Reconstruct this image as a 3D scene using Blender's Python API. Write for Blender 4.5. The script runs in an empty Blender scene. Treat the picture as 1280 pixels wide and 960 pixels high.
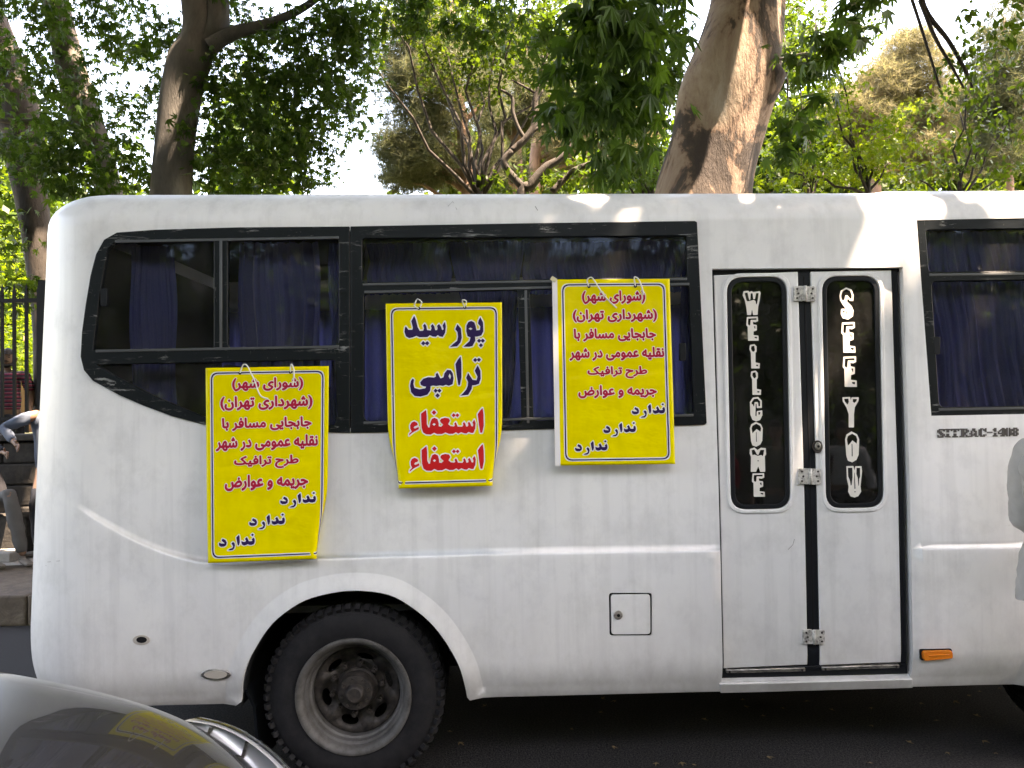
import bpy, bmesh, math, random, json, zlib, base64
import numpy as np
from mathutils import Vector, Matrix, geometry
R=math.radians
SC=bpy.context.scene; COL=SC.collection
rng=np.random.default_rng(7); random.seed(7)

# ------------------------------------------------------------------ camera
FPX=978.0; CAMP=Vector((0,-3.64,1.755))
cam=bpy.data.cameras.new('camera'); cam.lens=36*FPX/1280; cam.sensor_width=36; cam.clip_end=800; cam.clip_start=.05
camo=bpy.data.objects.new('camera',cam); COL.objects.link(camo)
CROT=Matrix.Rotation(R(-0.85),3,'Z')@Matrix.Rotation(R(91.5),3,'X')@Matrix.Rotation(R(-1.1),3,'Z')
camo.matrix_world=Matrix.Translation(CAMP)@CROT.to_4x4()
SC.camera=camo
# ------------------------------------------------------------------ sky, sun, exposure
SUN=Vector((0.34,-0.17,0.92)).normalized()
w=bpy.data.worlds.new('World'); SC.world=w; w.use_nodes=True
nt=w.node_tree; sky=nt.nodes.new('ShaderNodeTexSky'); sky.sky_type='NISHITA'; sky.sun_disc=False
sky.sun_elevation=math.asin(SUN.z); sky.sun_rotation=math.atan2(SUN.x,SUN.y); sky.dust_density=3.0; sky.air_density=1.2
nt.links.new(sky.outputs[0],nt.nodes['Background'].inputs[0]); nt.nodes['Background'].inputs[1].default_value=0.15
sl=bpy.data.lights.new('sun','SUN'); sl.energy=3.8; sl.angle=R(.53); sl.color=(1,.95,.87)
so=bpy.data.objects.new('sun',sl); COL.objects.link(so); so.rotation_euler=(SUN).to_track_quat('Z','Y').to_euler()
so.location=(0,0,30)
SC.view_settings.view_transform='Standard'; SC.view_settings.look='None'; SC.view_settings.exposure=3.66; SC.view_settings.gamma=1
SC.view_settings.use_white_balance=True; SC.view_settings.white_balance_temperature=8800; SC.view_settings.white_balance_tint=20
SC.render.engine='CYCLES'
cy=SC.cycles; cy.max_bounces=10; cy.transparent_max_bounces=24; cy.diffuse_bounces=4; cy.glossy_bounces=5; cy.transmission_bounces=6; cy.caustics_reflective=False; cy.caustics_refractive=False
try: cy.use_denoising=True; cy.sample_clamp_indirect=6
except Exception: pass

# ------------------------------------------------------------------ helpers
def ray(px,py):
    return CROT@Vector(((px-640)/FPX,-(py-480)/FPX,-1))
def at(px,py,Y):
    """world point on the plane y=Y seen at a photo pixel"""
    d=ray(px,py); t=(Y-CAMP.y)/d.y; return CAMP+d*t
def atz(px,py,z):
    d=ray(px,py); t=(z-CAMP.z)/d.z; return CAMP+d*t
def proj(p):
    q=CROT.transposed()@(Vector(p)-CAMP); return (640+FPX*q.x/-q.z, 480-FPX*q.y/-q.z)

def mat(name,color=(.8,.8,.8),rough=.5,metal=0,**k):
    m=bpy.data.materials.new(name); m.use_nodes=True; b=m.node_tree.nodes['Principled BSDF']
    b.inputs['Base Color'].default_value=(*color,1); b.inputs['Roughness'].default_value=rough; b.inputs['Metallic'].default_value=metal
    b.inputs['Specular IOR Level'].default_value=.2 if max(color)<.08 and not metal else .5
    for kk,v in k.items(): b.inputs[kk.replace('_',' ')].default_value=v
    return m
def N(m,t,**k):
    n=m.node_tree.nodes.new(t)
    for a,v in k.items(): setattr(n,a,v)
    return n
def L(m,a,b): m.node_tree.links.new(a,b)
def BS(m): return m.node_tree.nodes['Principled BSDF']
def noise(m,scale,detail=4,rough=.6,stretch=None,coord='Object',dist=0):
    tc=N(m,'ShaderNodeTexCoord'); mp=N(m,'ShaderNodeMapping'); n=N(m,'ShaderNodeTexNoise')
    n.inputs['Scale'].default_value=scale; n.inputs['Detail'].default_value=detail; n.inputs['Roughness'].default_value=rough; n.inputs['Distortion'].default_value=dist
    if stretch: mp.inputs['Scale'].default_value=stretch
    L(m,tc.outputs[coord],mp.inputs[0]); L(m,mp.outputs[0],n.inputs['Vector']); return n
def ramp(m,src,stops):
    r=N(m,'ShaderNodeValToRGB'); e=r.color_ramp.elements
    while len(e)<len(stops): e.new(.5)
    for i,(p,c) in enumerate(stops):
        e[i].position=p; e[i].color=(*c,1) if len(c)==3 else c
    L(m,src,r.inputs[0]); return r
def mixc(m,fac,a,b,mode='MIX'):
    x=N(m,'ShaderNodeMix',data_type='RGBA',blend_type=mode)
    for s,v in ((x.inputs[0],fac),(x.inputs[6],a),(x.inputs[7],b)):
        if hasattr(v,'links') or isinstance(v,bpy.types.NodeSocket): L(m,v,s)
        elif isinstance(v,(int,float)): s.default_value=v
        else: s.default_value=(*v,1)
    return x.outputs[2]
def bump(m,h,strength=.3,dist=.01):
    b=N(m,'ShaderNodeBump'); b.inputs['Strength'].default_value=strength; b.inputs['Distance'].default_value=dist
    L(m,h,b.inputs['Height']); L(m,b.outputs[0],BS(m).inputs['Normal']); return b
def g3(v): return (v,v,v)

def link(name,me,m=None,parent=None,smooth=False):
    o=bpy.data.objects.new(name,me); COL.objects.link(o)
    if m is not None:
        for mm in (m if isinstance(m,(list,tuple)) else [m]): me.materials.append(mm)
    if parent: o.parent=parent
    if smooth: me.polygons.foreach_set('use_smooth',[True]*len(me.polygons))
    return o
def meshpy(name,v,f,m=None,parent=None,smooth=False):
    me=bpy.data.meshes.new(name); me.from_pydata([tuple(x) for x in v],[],f); me.update()
    return link(name,me,m,parent,smooth)
def tag(o,label=None,cat=None,group=None,kind=None):
    if label: o['label']=label
    if cat: o['category']=cat
    if group: o['group']=group
    if kind: o['kind']=kind
    return o
def empty(name,label,cat,loc=(0,0,0),group=None,rz=0):
    o=bpy.data.objects.new(name,None); COL.objects.link(o); o.empty_display_size=.1
    o.location=loc; o.rotation_euler=(0,0,rz); return tag(o,label,cat,group)
def copy_tree(o,parent=None):
    c=o.copy(); COL.objects.link(c); c.parent=parent
    for ch in list(o.children): copy_tree(ch,c)
    return c
class MB:
    def __init__(s): s.v=[]; s.f=[]; s.mi=[]
    def add(s,v,f,mi=0):
        n=len(s.v); s.v+= [tuple(p) for p in v]; s.f+=[tuple(i+n for i in q) for q in f]; s.mi+=[mi]*len(f)
    def box(s,c,d,rot=None,mi=0):
        x,y,z=[a/2 for a in d]; P=[Vector(p) for p in ((-x,-y,-z),(x,-y,-z),(x,y,-z),(-x,y,-z),(-x,-y,z),(x,-y,z),(x,y,z),(-x,y,z))]
        if rot is not None: P=[rot@p for p in P]
        s.add([p+Vector(c) for p in P],[(0,3,2,1),(4,5,6,7),(0,1,5,4),(1,2,6,5),(2,3,7,6),(3,0,4,7)],mi)
    def tube(s,pts,rad,n=8,mi=0,caps=True):
        pts=[Vector(p) for p in pts]; k=len(pts)
        if not hasattr(rad,'__len__'): rad=[rad]*k
        ref=None; rings=[]
        for i in range(k):
            t=(pts[min(i+1,k-1)]-pts[max(i-1,0)]).normalized()
            if ref is None: ref=t.orthogonal().normalized()
            ref=(ref-t*ref.dot(t)); ref=ref.normalized() if ref.length>1e-6 else t.orthogonal().normalized()
            b=t.cross(ref)
            rings.append([pts[i]+(ref*math.cos(a)+b*math.sin(a))*rad[i] for a in [2*math.pi*j/n for j in range(n)]])
        v=[p for r in rings for p in r]; f=[]
        for i in range(k-1):
            for j in range(n): f.append((i*n+j,i*n+(j+1)%n,(i+1)*n+(j+1)%n,(i+1)*n+j))
        if caps: f.append(tuple(range(n-1,-1,-1))); f.append(tuple((k-1)*n+j for j in range(n)))
        s.add(v,f,mi)
    def lathe(s,prof,n=48,mat=None,mi=0,axis='Y'):
        """prof: list of (axial, radius)"""
        v=[];f=[]
        for a,r in prof:
            for j in range(n):
                t=2*math.pi*j/n; v.append((r*math.cos(t),a,r*math.sin(t)))
        for i in range(len(prof)-1):
            for j in range(n): f.append((i*n+j,(i+1)*n+j,(i+1)*n+(j+1)%n,i*n+(j+1)%n))
        s.add(v,f,mi)
    def build(s,name,m=None,parent=None,smooth=False,bevel=0,auto=None):
        o=meshpy(name,s.v,s.f,m,parent,smooth)
        if any(s.mi): o.data.polygons.foreach_set('material_index',s.mi)
        if bevel:
            b=o.modifiers.new('bevel','BEVEL'); b.width=bevel; b.segments=2; b.limit_method='ANGLE'; b.angle_limit=R(35)
        if auto: 
            o.data.polygons.foreach_set('use_smooth',[True]*len(o.data.polygons)); sharp(o.data,auto)
        return o
def sharp(me,ang=35):
    bm=bmesh.new(); bm.from_mesh(me)
    for e in bm.edges:
        if len(e.link_faces)==2 and e.calc_face_angle(0)>R(ang): e.smooth=False
    bm.to_mesh(me); bm.free()
def inpoly(P,loops):
    """even-odd test of Nx2 points against a list of loops"""
    c=np.zeros(len(P),bool); x=P[:,0]; y=P[:,1]
    for lp in loops:
        q=np.asarray(lp,float); x0,y0=q[:,0],q[:,1]; x1,y1=np.roll(x0,-1),np.roll(y0,-1)
        for a,b,cx,d in zip(x0,y0,x1,y1):
            if b==d: continue
            k=((b>y)!=(d>y))
            c^= k&(x<(cx-a)*(y-b)/(d-b)+a)
    return c
def cdt(loops,lines=(),pts=()):
    V=[];E=[]
    for lp in loops:
        n=len(V); V+=[Vector(p) for p in lp]; E+=[(n+i,n+(i+1)%len(lp)) for i in range(len(lp))]
    for ln in lines:
        n=len(V); V+=[Vector(p) for p in ln]; E+=[(n+i,n+i+1) for i in range(len(ln)-1)]
    V+=[Vector(p) for p in pts]
    r=geometry.delaunay_2d_cdt(V,E,[],0,1e-6,True)
    vs=np.array([tuple(p) for p in r[0]]); fs=[f for f in r[2]]
    T=np.array(fs); c=vs[T].mean(1); keep=inpoly(c,loops)
    T=T[keep]
    a=vs[T]; cr=(a[:,1,0]-a[:,0,0])*(a[:,2,1]-a[:,0,1])-(a[:,1,1]-a[:,0,1])*(a[:,2,0]-a[:,0,0])
    T=T[np.abs(cr)>1e-10]; cr=cr[np.abs(cr)>1e-10]
    T[cr<0]=T[cr<0][:,::-1]
    return vs,T
def rrect(tl,tr,br,bl,r,n=5):
    """rounded quad (pixel corners) as a loop"""
    c=[Vector(p).to_2d() for p in (tl,tr,br,bl)]; out=[]
    for i in range(4):
        p=c[i]; a=(c[i-1]-p).normalized()*r; b=(c[(i+1)%4]-p).normalized()*r
        for k in range(n+1):
            t=k/n; out.append(tuple((p+a)*(1-t)**2+p*2*t*(1-t)+(p+b)*t*t))
    return out
def dens(lp,step,closed=True):
    out=[]; n=len(lp)
    for i in range(n if closed else n-1):
        a=Vector(lp[i]);b=Vector(lp[(i+1)%n]); k=max(1,int((b-a).length/step))
        out+=[tuple(a+(b-a)*j/k) for j in range(k)]
    if not closed: out.append(tuple(lp[-1]))
    return out
def catmull(P,k=6,closed=False):
    P=[np.array(p,float) for p in P]; n=len(P); out=[]
    for i in range(n if closed else n-1):
        if closed: a,b,c,d=P[i-1],P[i],P[(i+1)%n],P[(i+2)%n]
        else: a,b,c,d=P[max(i-1,0)],P[i],P[i+1],P[min(i+2,n-1)]
        for j in range(k):
            t=j/k; out.append(tuple(.5*((2*b)+(-a+c)*t+(2*a-5*b+4*c-d)*t*t+(-a+3*b-3*c+d)*t**3)))
    if not closed: out.append(tuple(P[-1]))
    return out
# lettering outlines traced as plain integer coordinates: (filled contours, outline contours)
GLYPHS={
'council':([[597,0,590,7,589,11,593,160,601,170,613,171,618,167,623,160,621,11,611,0],
[44,3,28,21,9,55,3,74,-1,103,-1,126,3,149,9,166,17,183,28,200,44,218,59,218,82,207,104,187,118,168,143,172,155,195,172,210,183,215,200,215,211,210,224,197,228,187,228,174,231,171,250,168,261,161,279,171,298,170,315,162,330,170,347,171,363,163,376,147,381,132,381,113,371,73,365,66,359,66,347,70,339,78,339,84,350,120,350,128,347,132,331,132,332,101,324,93,315,91,311,92,303,99,300,120,296,132,279,132,281,103,273,95,263,93,259,94,252,101,247,124,243,132,221,133,217,130,220,115,220,97,216,82,200,64,187,62,176,68,158,86,150,99,142,130,139,132,130,133,126,130,111,90,103,79,97,80,86,87,80,94,79,97,92,132,90,151,79,168,57,180,50,181,42,162,35,134,35,88,45,48,62,13,53,3],
[947,3,939,11,938,17,958,61,965,97,965,126,958,160,947,189,938,204,940,212,947,218,950,218,956,217,973,197,991,164,999,132,999,92,991,57,978,31,956,5],
[311,15,297,29,296,38,284,53,284,63,291,73,300,79,303,79,313,70,328,79,334,75,344,65,344,52,332,38,329,25,319,15],
[870,15,859,26,857,36,845,50,845,65,859,79,866,77,874,71,882,77,889,79,898,73,903,65,903,50,893,38,892,31,888,25,878,15],
[555,61,546,63,532,70,511,91,503,109,503,128,505,134,521,149,544,160,545,164,540,170,529,176,511,180,490,180,477,176,469,170,466,158,472,126,464,118,452,113,448,114,442,120,434,149,435,172,437,179,445,193,464,210,489,218,511,218,523,216,534,212,552,202,575,177,581,160,579,147,564,132,537,118,534,115,538,107,550,101,559,99,574,102,582,94,586,84,586,74,579,67,569,63],
[918,66,908,71,900,80,900,88,909,116,909,130,905,133,891,132,892,101,880,91,872,91,864,99,857,130,855,132,840,132,840,103,832,95,821,92,813,99,803,130,800,133,788,133,784,130,777,103,758,82,744,78,737,80,727,85,719,94,710,107,705,120,705,143,709,153,719,162,735,172,727,176,712,179,701,187,700,193,704,210,712,218,737,212,759,198,769,188,779,172,803,170,821,161,828,166,840,171,857,170,872,162,891,171,906,171,918,166,934,151,939,137,940,130,940,107,932,76,924,66],
[670,80,660,85,652,95,665,134,661,155,653,166,645,172,626,181,618,189,617,197,622,210,630,218,645,212,660,201,682,179,693,155,696,134,689,103,682,88,674,80],
[185,103,187,102,189,107,185,122,181,126,176,127,179,113],
[740,118,744,117,748,120,751,126,751,132,742,133,737,130,736,124],
[177,166,193,166,198,169,199,174,197,176,185,176,179,174]],
[[597,-10,586,-3,580,8,580,54,576,55,555,51,531,60,505,84,496,101,493,120,496,135,511,154,525,163,525,167,508,171,490,170,481,167,476,158,481,130,477,118,468,109,450,104,443,106,435,115,425,149,427,177,438,200,462,220,489,228,506,228,540,220,560,208,590,174,609,182,608,197,614,214,626,226,634,227,651,220,687,189,699,219,710,227,721,226,754,214,773,198,786,181,802,180,821,174,844,180,855,180,872,175,895,180,920,176,940,158,950,136,952,141,947,164,929,202,933,218,947,227,960,225,974,212,991,187,1006,143,1008,90,1000,55,991,34,974,10,960,-4,950,-6,941,-4,931,6,929,15,945,52,953,80,955,122,952,131,949,107,937,67,927,57,915,55,896,19,884,8,872,5,863,9,852,19,835,52,838,71,857,90,852,101,838,88,817,83,805,94,798,118,794,122,781,92,760,72,744,69,729,73,718,81,700,101,683,75,676,71,668,71,655,78,644,92,643,99,653,124,655,139,649,156,635,166,632,162,630,10,627,2,616,-8],
[44,-6,31,3,11,31,-6,73,-10,101,-8,137,2,172,21,206,38,225,59,227,79,219,98,206,124,180,135,182,148,202,166,218,183,224,200,224,216,218,228,206,238,183,242,180,261,174,281,180,296,180,313,175,332,180,347,180,367,172,384,153,390,132,390,115,378,67,368,57,355,55,337,19,324,8,315,5,303,9,291,21,275,53,274,61,278,73,297,90,292,100,277,87,265,83,256,85,244,95,237,120,231,122,230,95,222,73,206,57,189,53,172,59,152,78,134,117,130,113,115,78,107,71,97,70,82,78,72,90,70,99,82,130,83,141,73,160,55,169,51,162,45,134,45,90,52,55,71,13,69,6,61,-3,52,-6],
[552,111,559,109,582,112,582,132,578,132,552,115],
[702,162,709,168,698,174,698,168]]),
'municipality':([[162,0,156,6,155,9,158,127,165,135,174,135,181,130,182,126,179,8,172,0],
[598,0,591,8,592,112,595,129,601,135,610,135,616,130,618,126,615,8,608,0],
[35,3,22,17,7,44,1,67,-1,98,3,118,13,145,30,168,35,173,39,173,42,173,46,169,49,163,36,138,30,115,27,88,28,70,36,38,49,11,42,3],
[956,3,950,9,949,12,961,35,969,61,970,74,970,103,969,115,961,141,949,163,952,169,956,173,959,173,964,172,974,161,990,135,996,115,999,83,996,59,990,41,984,29,973,14,964,4],
[896,12,887,21,885,29,877,38,875,42,876,51,884,60,888,62,900,56,908,62,911,62,922,53,924,48,923,42,913,30,911,21,902,12],
[334,18,323,30,325,41,333,49,339,50,348,44,355,50,359,51,371,39,371,29,363,19,356,18,348,24,339,18],
[92,36,83,47,83,56,91,66,95,69,100,67,107,60,110,50,107,45,100,37],
[664,42,651,51,650,57,664,83,669,97,669,101,661,105,649,105,634,100,626,107,621,118,621,121,629,129,646,135,664,135,675,132,687,122,694,107,694,91,689,76,673,48,667,42],
[508,48,496,51,486,57,470,76,465,89,466,101,470,109,483,120,499,128,498,132,495,135,486,140,472,143,457,143,445,140,439,135,437,129,437,120,441,104,441,100,434,93,427,90,423,91,417,97,411,124,413,141,421,156,437,168,455,173,472,173,487,170,505,160,520,145,524,139,527,129,527,120,525,115,511,103,491,92,492,86,502,80,510,78,523,81,528,76,533,65,533,61,525,53,519,50],
[287,50,280,54,264,71,260,80,254,103,253,105,245,105,241,102,229,70,222,63,219,63,213,66,207,73,205,79,214,100,214,115,211,124,203,133,185,143,177,151,180,165,186,172,189,173,192,171,211,160,226,145,233,134,236,133,242,135,254,136,262,152,275,165,286,170,303,170,307,167,320,154,323,147,324,136,343,133,359,123,367,107,367,86,360,61,354,52,342,56,335,64,336,70,343,92,342,103,339,105,318,105,313,103,315,94,315,74,312,64,300,51,295,49],
[796,50,785,57,771,74,767,85,763,103,761,105,753,105,750,103,739,73,731,64,728,63,722,66,715,73,713,79,722,100,723,110,720,121,716,129,705,138,692,144,687,150,686,157,688,163,696,173,705,170,719,161,736,144,743,133,750,135,762,136,770,152,784,165,796,170,809,170,819,165,826,157,831,148,831,138,834,136,847,133,856,127,865,133,871,135,887,135,891,133,899,127,906,133,911,135,924,135,935,131,949,115,951,109,951,83,944,59,938,52,935,52,926,56,919,64,928,98,926,104,912,104,914,80,908,74,900,72,897,73,891,79,887,98,884,105,871,104,871,98,874,86,873,82,867,75,856,73,850,79,843,104,826,105,822,103,824,95,824,73,820,64,811,53,803,49],
[561,63,552,69,547,76,557,104,556,120,548,132,526,143,520,150,520,156,523,165,531,172,545,167,557,157,572,141,580,124,582,110,580,91,571,68,566,63],
[129,66,120,72,114,79,115,85,122,104,123,121,118,135,112,140,98,143,89,143,80,141,74,138,71,135,69,129,69,118,73,100,67,93,57,90,54,90,50,95,43,121,44,135,47,145,51,153,67,167,88,173,109,171,124,164,143,144,147,129,147,101,138,74,132,67],
[288,82,290,81,291,83,289,94,286,99,281,101,281,97,283,91],
[796,82,799,81,799,83,798,95,796,98,790,100,791,92],
[282,132,295,131,298,133,299,138,297,140,287,140,283,136],
[790,132,803,131,806,133,808,138,805,140,796,140,791,136]],
[[162,-8,152,-2,148,8,148,72,147,73,132,59,116,64,117,51,115,44,101,30,95,28,88,30,77,42,75,56,79,65,92,75,107,74,107,83,114,104,115,123,110,132,98,135,88,135,77,130,76,120,80,100,77,93,68,86,57,82,51,83,44,91,38,105,36,104,35,88,37,61,42,42,56,14,53,3,45,-4,35,-5,27,-1,16,12,3,36,-5,57,-8,79,-8,98,-5,118,8,150,18,165,30,179,42,180,57,170,88,181,100,181,113,177,131,168,145,153,154,138,170,144,169,154,174,169,186,180,194,179,209,171,239,143,250,145,257,157,272,172,286,178,301,178,310,174,323,162,332,144,354,136,369,121,374,107,374,89,367,56,377,42,378,29,374,20,365,12,357,10,346,13,336,10,328,13,320,21,316,32,318,44,329,56,328,68,335,92,333,97,324,96,323,73,319,62,301,44,289,42,275,48,258,67,247,93,234,64,225,56,218,55,207,61,199,71,198,79,206,101,206,115,200,126,191,131,187,8,184,0,177,-6],
[598,-8,588,-2,583,8,583,73,573,59,566,55,557,57,542,67,539,56,531,48,522,43,510,41,489,47,468,65,460,82,458,100,464,113,483,129,481,133,458,135,446,132,444,121,448,103,445,94,439,88,428,83,416,87,411,92,408,103,403,127,407,145,417,162,433,174,454,181,470,181,487,177,513,164,525,178,533,179,548,174,562,163,573,152,585,132,602,143,613,142,623,135,644,142,658,143,678,138,687,132,698,118,701,107,701,94,695,71,686,53,670,35,664,34,657,38,645,47,642,56,645,65,658,88,660,96,649,97,635,93,625,94,622,6,619,0,613,-6],
[956,-5,946,2,942,12,955,39,961,62,963,98,961,107,958,83,950,54,941,45,931,42,921,27,918,18,909,8,902,4,896,4,890,7,881,15,868,42,870,56,885,70,884,77,880,79,868,68,858,66,852,67,844,74,839,94,836,97,832,94,831,71,827,61,817,48,805,42,790,44,774,57,764,71,756,92,753,91,744,67,737,58,728,56,716,61,708,70,706,77,715,101,714,116,707,128,688,137,681,145,679,157,684,171,694,180,708,176,723,167,746,144,750,143,758,145,765,157,781,172,796,178,811,177,820,173,831,164,839,145,843,143,856,138,873,143,885,143,899,139,912,143,926,142,938,138,949,127,959,109,961,113,958,127,942,165,945,172,952,179,959,181,967,179,984,160,996,139,1004,115,1007,83,1003,59,990,24,979,9,969,-2],
[537,76,539,75,547,95,550,107,546,123,537,129,530,109,521,100,504,89,508,86,526,88]]),
'moving':([[6,0,0,5,-1,9,1,74,2,78,2,105,4,112,8,119,19,129,29,132,46,133,41,142,41,152,50,161,55,162,64,155,67,149,65,139,57,130,71,117,76,105,76,83,70,58,62,50,52,54,45,60,45,65,53,96,52,101,49,102,34,103,28,100,26,91,24,18,23,7,16,0],
[257,0,251,5,250,9,253,103,258,118,270,129,280,132,296,132,305,129,313,124,320,130,326,132,341,132,353,125,364,132,378,132,383,130,395,122,406,130,412,132,420,132,428,130,437,123,454,130,465,132,477,127,488,114,490,108,490,90,487,78,472,61,463,57,453,59,440,69,435,77,424,100,420,102,412,102,407,99,403,86,401,66,395,60,391,60,386,60,380,66,381,97,378,102,366,102,368,78,361,72,354,70,351,71,345,77,341,96,338,102,326,102,325,96,328,86,328,80,322,73,311,71,305,77,301,94,298,102,282,102,278,99,277,88,275,9,267,0],
[702,0,696,7,695,46,697,52,698,108,703,118,717,130,724,132,745,132,765,127,794,114,805,126,813,130,837,133,832,142,832,152,842,162,845,162,850,160,857,152,858,143,855,138,848,130,861,117,866,106,866,83,859,56,854,51,851,51,842,54,836,60,836,65,844,96,841,102,820,102,821,86,815,78,805,77,777,62,761,58,751,58,743,60,738,65,737,72,739,83,745,89,765,88,774,90,776,91,776,93,760,99,745,102,726,102,722,96,719,7,712,0],
[881,0,875,5,874,9,877,106,880,117,891,128,895,130,904,132,925,132,940,129,954,123,982,107,993,105,998,100,999,97,999,86,993,78,984,77,959,63,947,59,931,58,923,60,916,68,917,83,923,89,945,88,954,91,954,93,932,101,922,103,904,102,901,94,897,7,891,0],
[211,1,201,9,198,15,199,22,209,34,204,38,191,50,186,62,184,71,184,83,186,88,196,102,175,102,172,99,164,75,159,65,153,61,145,66,139,72,138,75,147,100,147,111,143,121,137,129,117,140,110,149,113,161,121,168,137,161,145,156,159,142,167,130,174,132,196,132,214,129,227,122,239,108,244,94,244,69,242,60,236,48,225,37,217,34,216,32,225,22,225,13,215,2],
[670,51,662,55,656,62,656,68,663,90,663,99,661,102,642,102,611,92,603,98,601,108,601,115,608,121,621,126,623,128,618,133,606,138,597,139,578,139,571,137,562,133,559,127,558,119,563,102,562,97,556,91,549,88,546,88,540,94,535,112,535,134,541,148,558,163,577,169,596,169,615,164,627,158,637,149,639,149,641,153,650,163,655,163,662,157,671,163,677,161,686,150,687,145,685,140,676,131,671,131,662,137,658,133,658,131,664,130,675,124,683,114,687,105,687,84,683,68,678,55,673,50],
[210,65,214,64,218,66,220,74,218,77,212,77,208,75,208,71],
[458,87,462,87,465,88,468,96,467,100,463,102,456,101,451,99,454,91],
[770,129,759,140,759,149,768,160,773,161,778,159,784,153,785,149,785,142,776,131],
[951,130,941,140,940,149,950,160,954,161,959,159,965,153,967,149,967,142,957,131]],
[[6,-8,-4,-1,-8,9,-7,72,-3,112,1,122,10,132,32,141,35,155,43,164,50,169,58,169,65,164,72,155,74,145,70,130,78,119,83,105,83,83,77,58,74,51,65,44,58,44,45,50,40,56,38,63,45,91,41,95,35,94,33,90,32,18,30,6,27,0,21,-6],
[257,-8,249,-3,243,6,243,41,239,40,230,31,232,15,229,6,218,-4,211,-6,202,-2,193,9,191,21,196,34,183,50,176,78,173,77,164,60,156,54,149,55,134,66,131,77,139,100,138,115,132,124,111,136,105,143,103,149,108,165,117,174,125,175,142,167,170,139,198,139,221,133,232,127,246,113,253,124,262,133,283,139,296,139,311,134,327,139,339,139,353,135,366,139,376,139,394,133,410,139,420,139,438,132,465,139,481,133,494,118,498,108,498,91,493,74,476,55,463,50,450,52,441,58,429,72,420,91,416,95,412,91,407,62,400,55,391,52,381,56,370,69,355,63,348,64,336,77,324,67,308,64,299,72,294,93,288,95,284,87,282,9,279,1,271,-6],
[702,-8,693,-1,688,7,689,54,687,55,678,45,673,43,658,48,650,56,648,65,655,90,654,94,640,95,611,85,605,87,598,93,594,114,603,130,581,132,569,128,566,122,570,100,566,91,560,85,549,80,543,81,535,88,528,112,528,136,536,153,547,164,559,171,577,176,596,176,619,170,636,161,650,170,662,167,673,170,678,169,689,159,693,150,692,139,684,127,692,116,712,136,726,139,751,140,755,156,764,166,770,168,782,165,790,156,793,142,785,128,786,125,791,124,805,135,822,140,826,156,836,167,844,170,851,168,864,155,865,143,860,130,872,118,886,133,892,136,904,139,931,139,936,156,945,166,954,169,966,163,974,150,973,139,966,125,981,116,997,111,1005,102,1006,86,1001,76,960,56,945,51,929,51,919,55,910,63,907,62,905,7,902,0,894,-7,879,-7,869,1,867,10,867,50,864,51,857,44,851,43,838,48,830,56,828,65,835,90,832,95,829,93,826,80,820,73,805,69,776,54,764,51,751,51,739,55,729,62,725,3,717,-6],
[730,87,735,90,736,94,730,93],
[909,87,914,90,914,94,909,93]]),
'transport':([[884,0,878,6,879,68,881,74,881,80,879,84,863,84,859,82,859,76,861,64,856,59,850,58,846,59,841,64,839,76,836,82,833,84,824,84,818,82,816,78,815,32,810,26,801,26,795,31,793,38,785,41,776,48,766,61,764,65,765,78,767,82,776,91,782,95,788,96,800,96,810,105,818,108,833,109,829,115,829,125,834,131,839,134,841,134,847,129,852,132,857,134,865,127,866,125,866,116,861,110,862,109,878,108,884,107,892,102,903,108,921,108,938,104,959,108,976,108,987,105,996,96,999,87,999,69,994,47,989,42,987,41,979,45,975,48,974,53,978,67,981,80,979,83,977,84,963,84,964,69,961,57,956,48,946,40,951,36,957,29,957,21,948,13,944,13,938,17,932,13,927,13,920,21,918,24,919,29,925,37,931,38,938,34,944,39,931,41,919,51,914,61,912,68,914,84,905,84,903,83,900,76,899,16,898,6,892,0],
[168,9,161,17,159,24,152,32,152,41,156,47,161,50,166,49,171,45,176,49,181,50,189,41,189,32,182,23,180,16,173,9],
[982,14,973,23,973,29,975,33,979,38,985,41,994,32,994,24,993,20,988,16],
[327,33,317,41,316,46,326,64,330,73,331,81,325,84,315,84,303,80,297,86,293,95,294,98,299,103,313,108,327,108,336,106,345,97,351,86,351,73,347,61,335,38,330,33],
[701,36,688,41,677,53,675,61,675,75,677,82,675,84,668,84,665,82,652,57,641,47,632,47,624,52,614,63,604,82,601,84,594,84,589,65,578,53,570,49,561,52,550,63,548,67,544,79,544,88,546,96,556,105,562,108,563,109,554,113,549,114,542,119,541,125,543,133,549,139,564,135,576,128,585,119,592,109,605,108,610,105,618,98,632,108,641,111,648,108,655,103,665,108,693,107,705,105,727,96,732,91,733,88,729,79,725,75,722,74,710,79,705,79,697,75,694,70,694,67,696,63,703,60,714,61,719,56,721,51,720,44,714,38,707,36],
[88,40,82,43,70,57,63,75,62,81,59,84,53,84,51,82,44,62,40,55,36,50,34,50,29,53,24,58,22,63,29,81,30,91,27,99,23,105,19,108,6,115,0,121,2,132,8,138,22,132,28,128,39,116,46,107,52,108,62,109,68,122,79,132,87,136,98,136,104,134,114,124,117,116,117,110,119,109,130,107,137,102,142,106,149,108,160,108,171,103,181,108,192,108,200,105,208,97,211,91,213,85,213,69,211,63,208,48,201,41,193,45,187,51,188,56,193,74,193,81,192,84,182,84,182,64,177,59,172,58,169,58,165,63,161,78,159,84,149,84,149,65,144,60,137,58,132,63,126,83,124,84,113,84,109,82,111,74,111,59,108,51,98,41,95,39],
[510,47,503,51,496,58,481,84,474,84,463,81,450,76,446,77,441,84,440,95,445,100,456,103,457,107,448,112,438,114,422,114,408,110,404,101,408,85,408,80,401,74,394,72,389,79,385,95,385,108,389,119,398,129,406,135,419,139,435,139,444,137,457,132,465,127,472,120,478,109,486,107,493,100,509,107,516,108,525,106,534,97,536,93,538,88,537,70,533,61,521,49,515,47],
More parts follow.
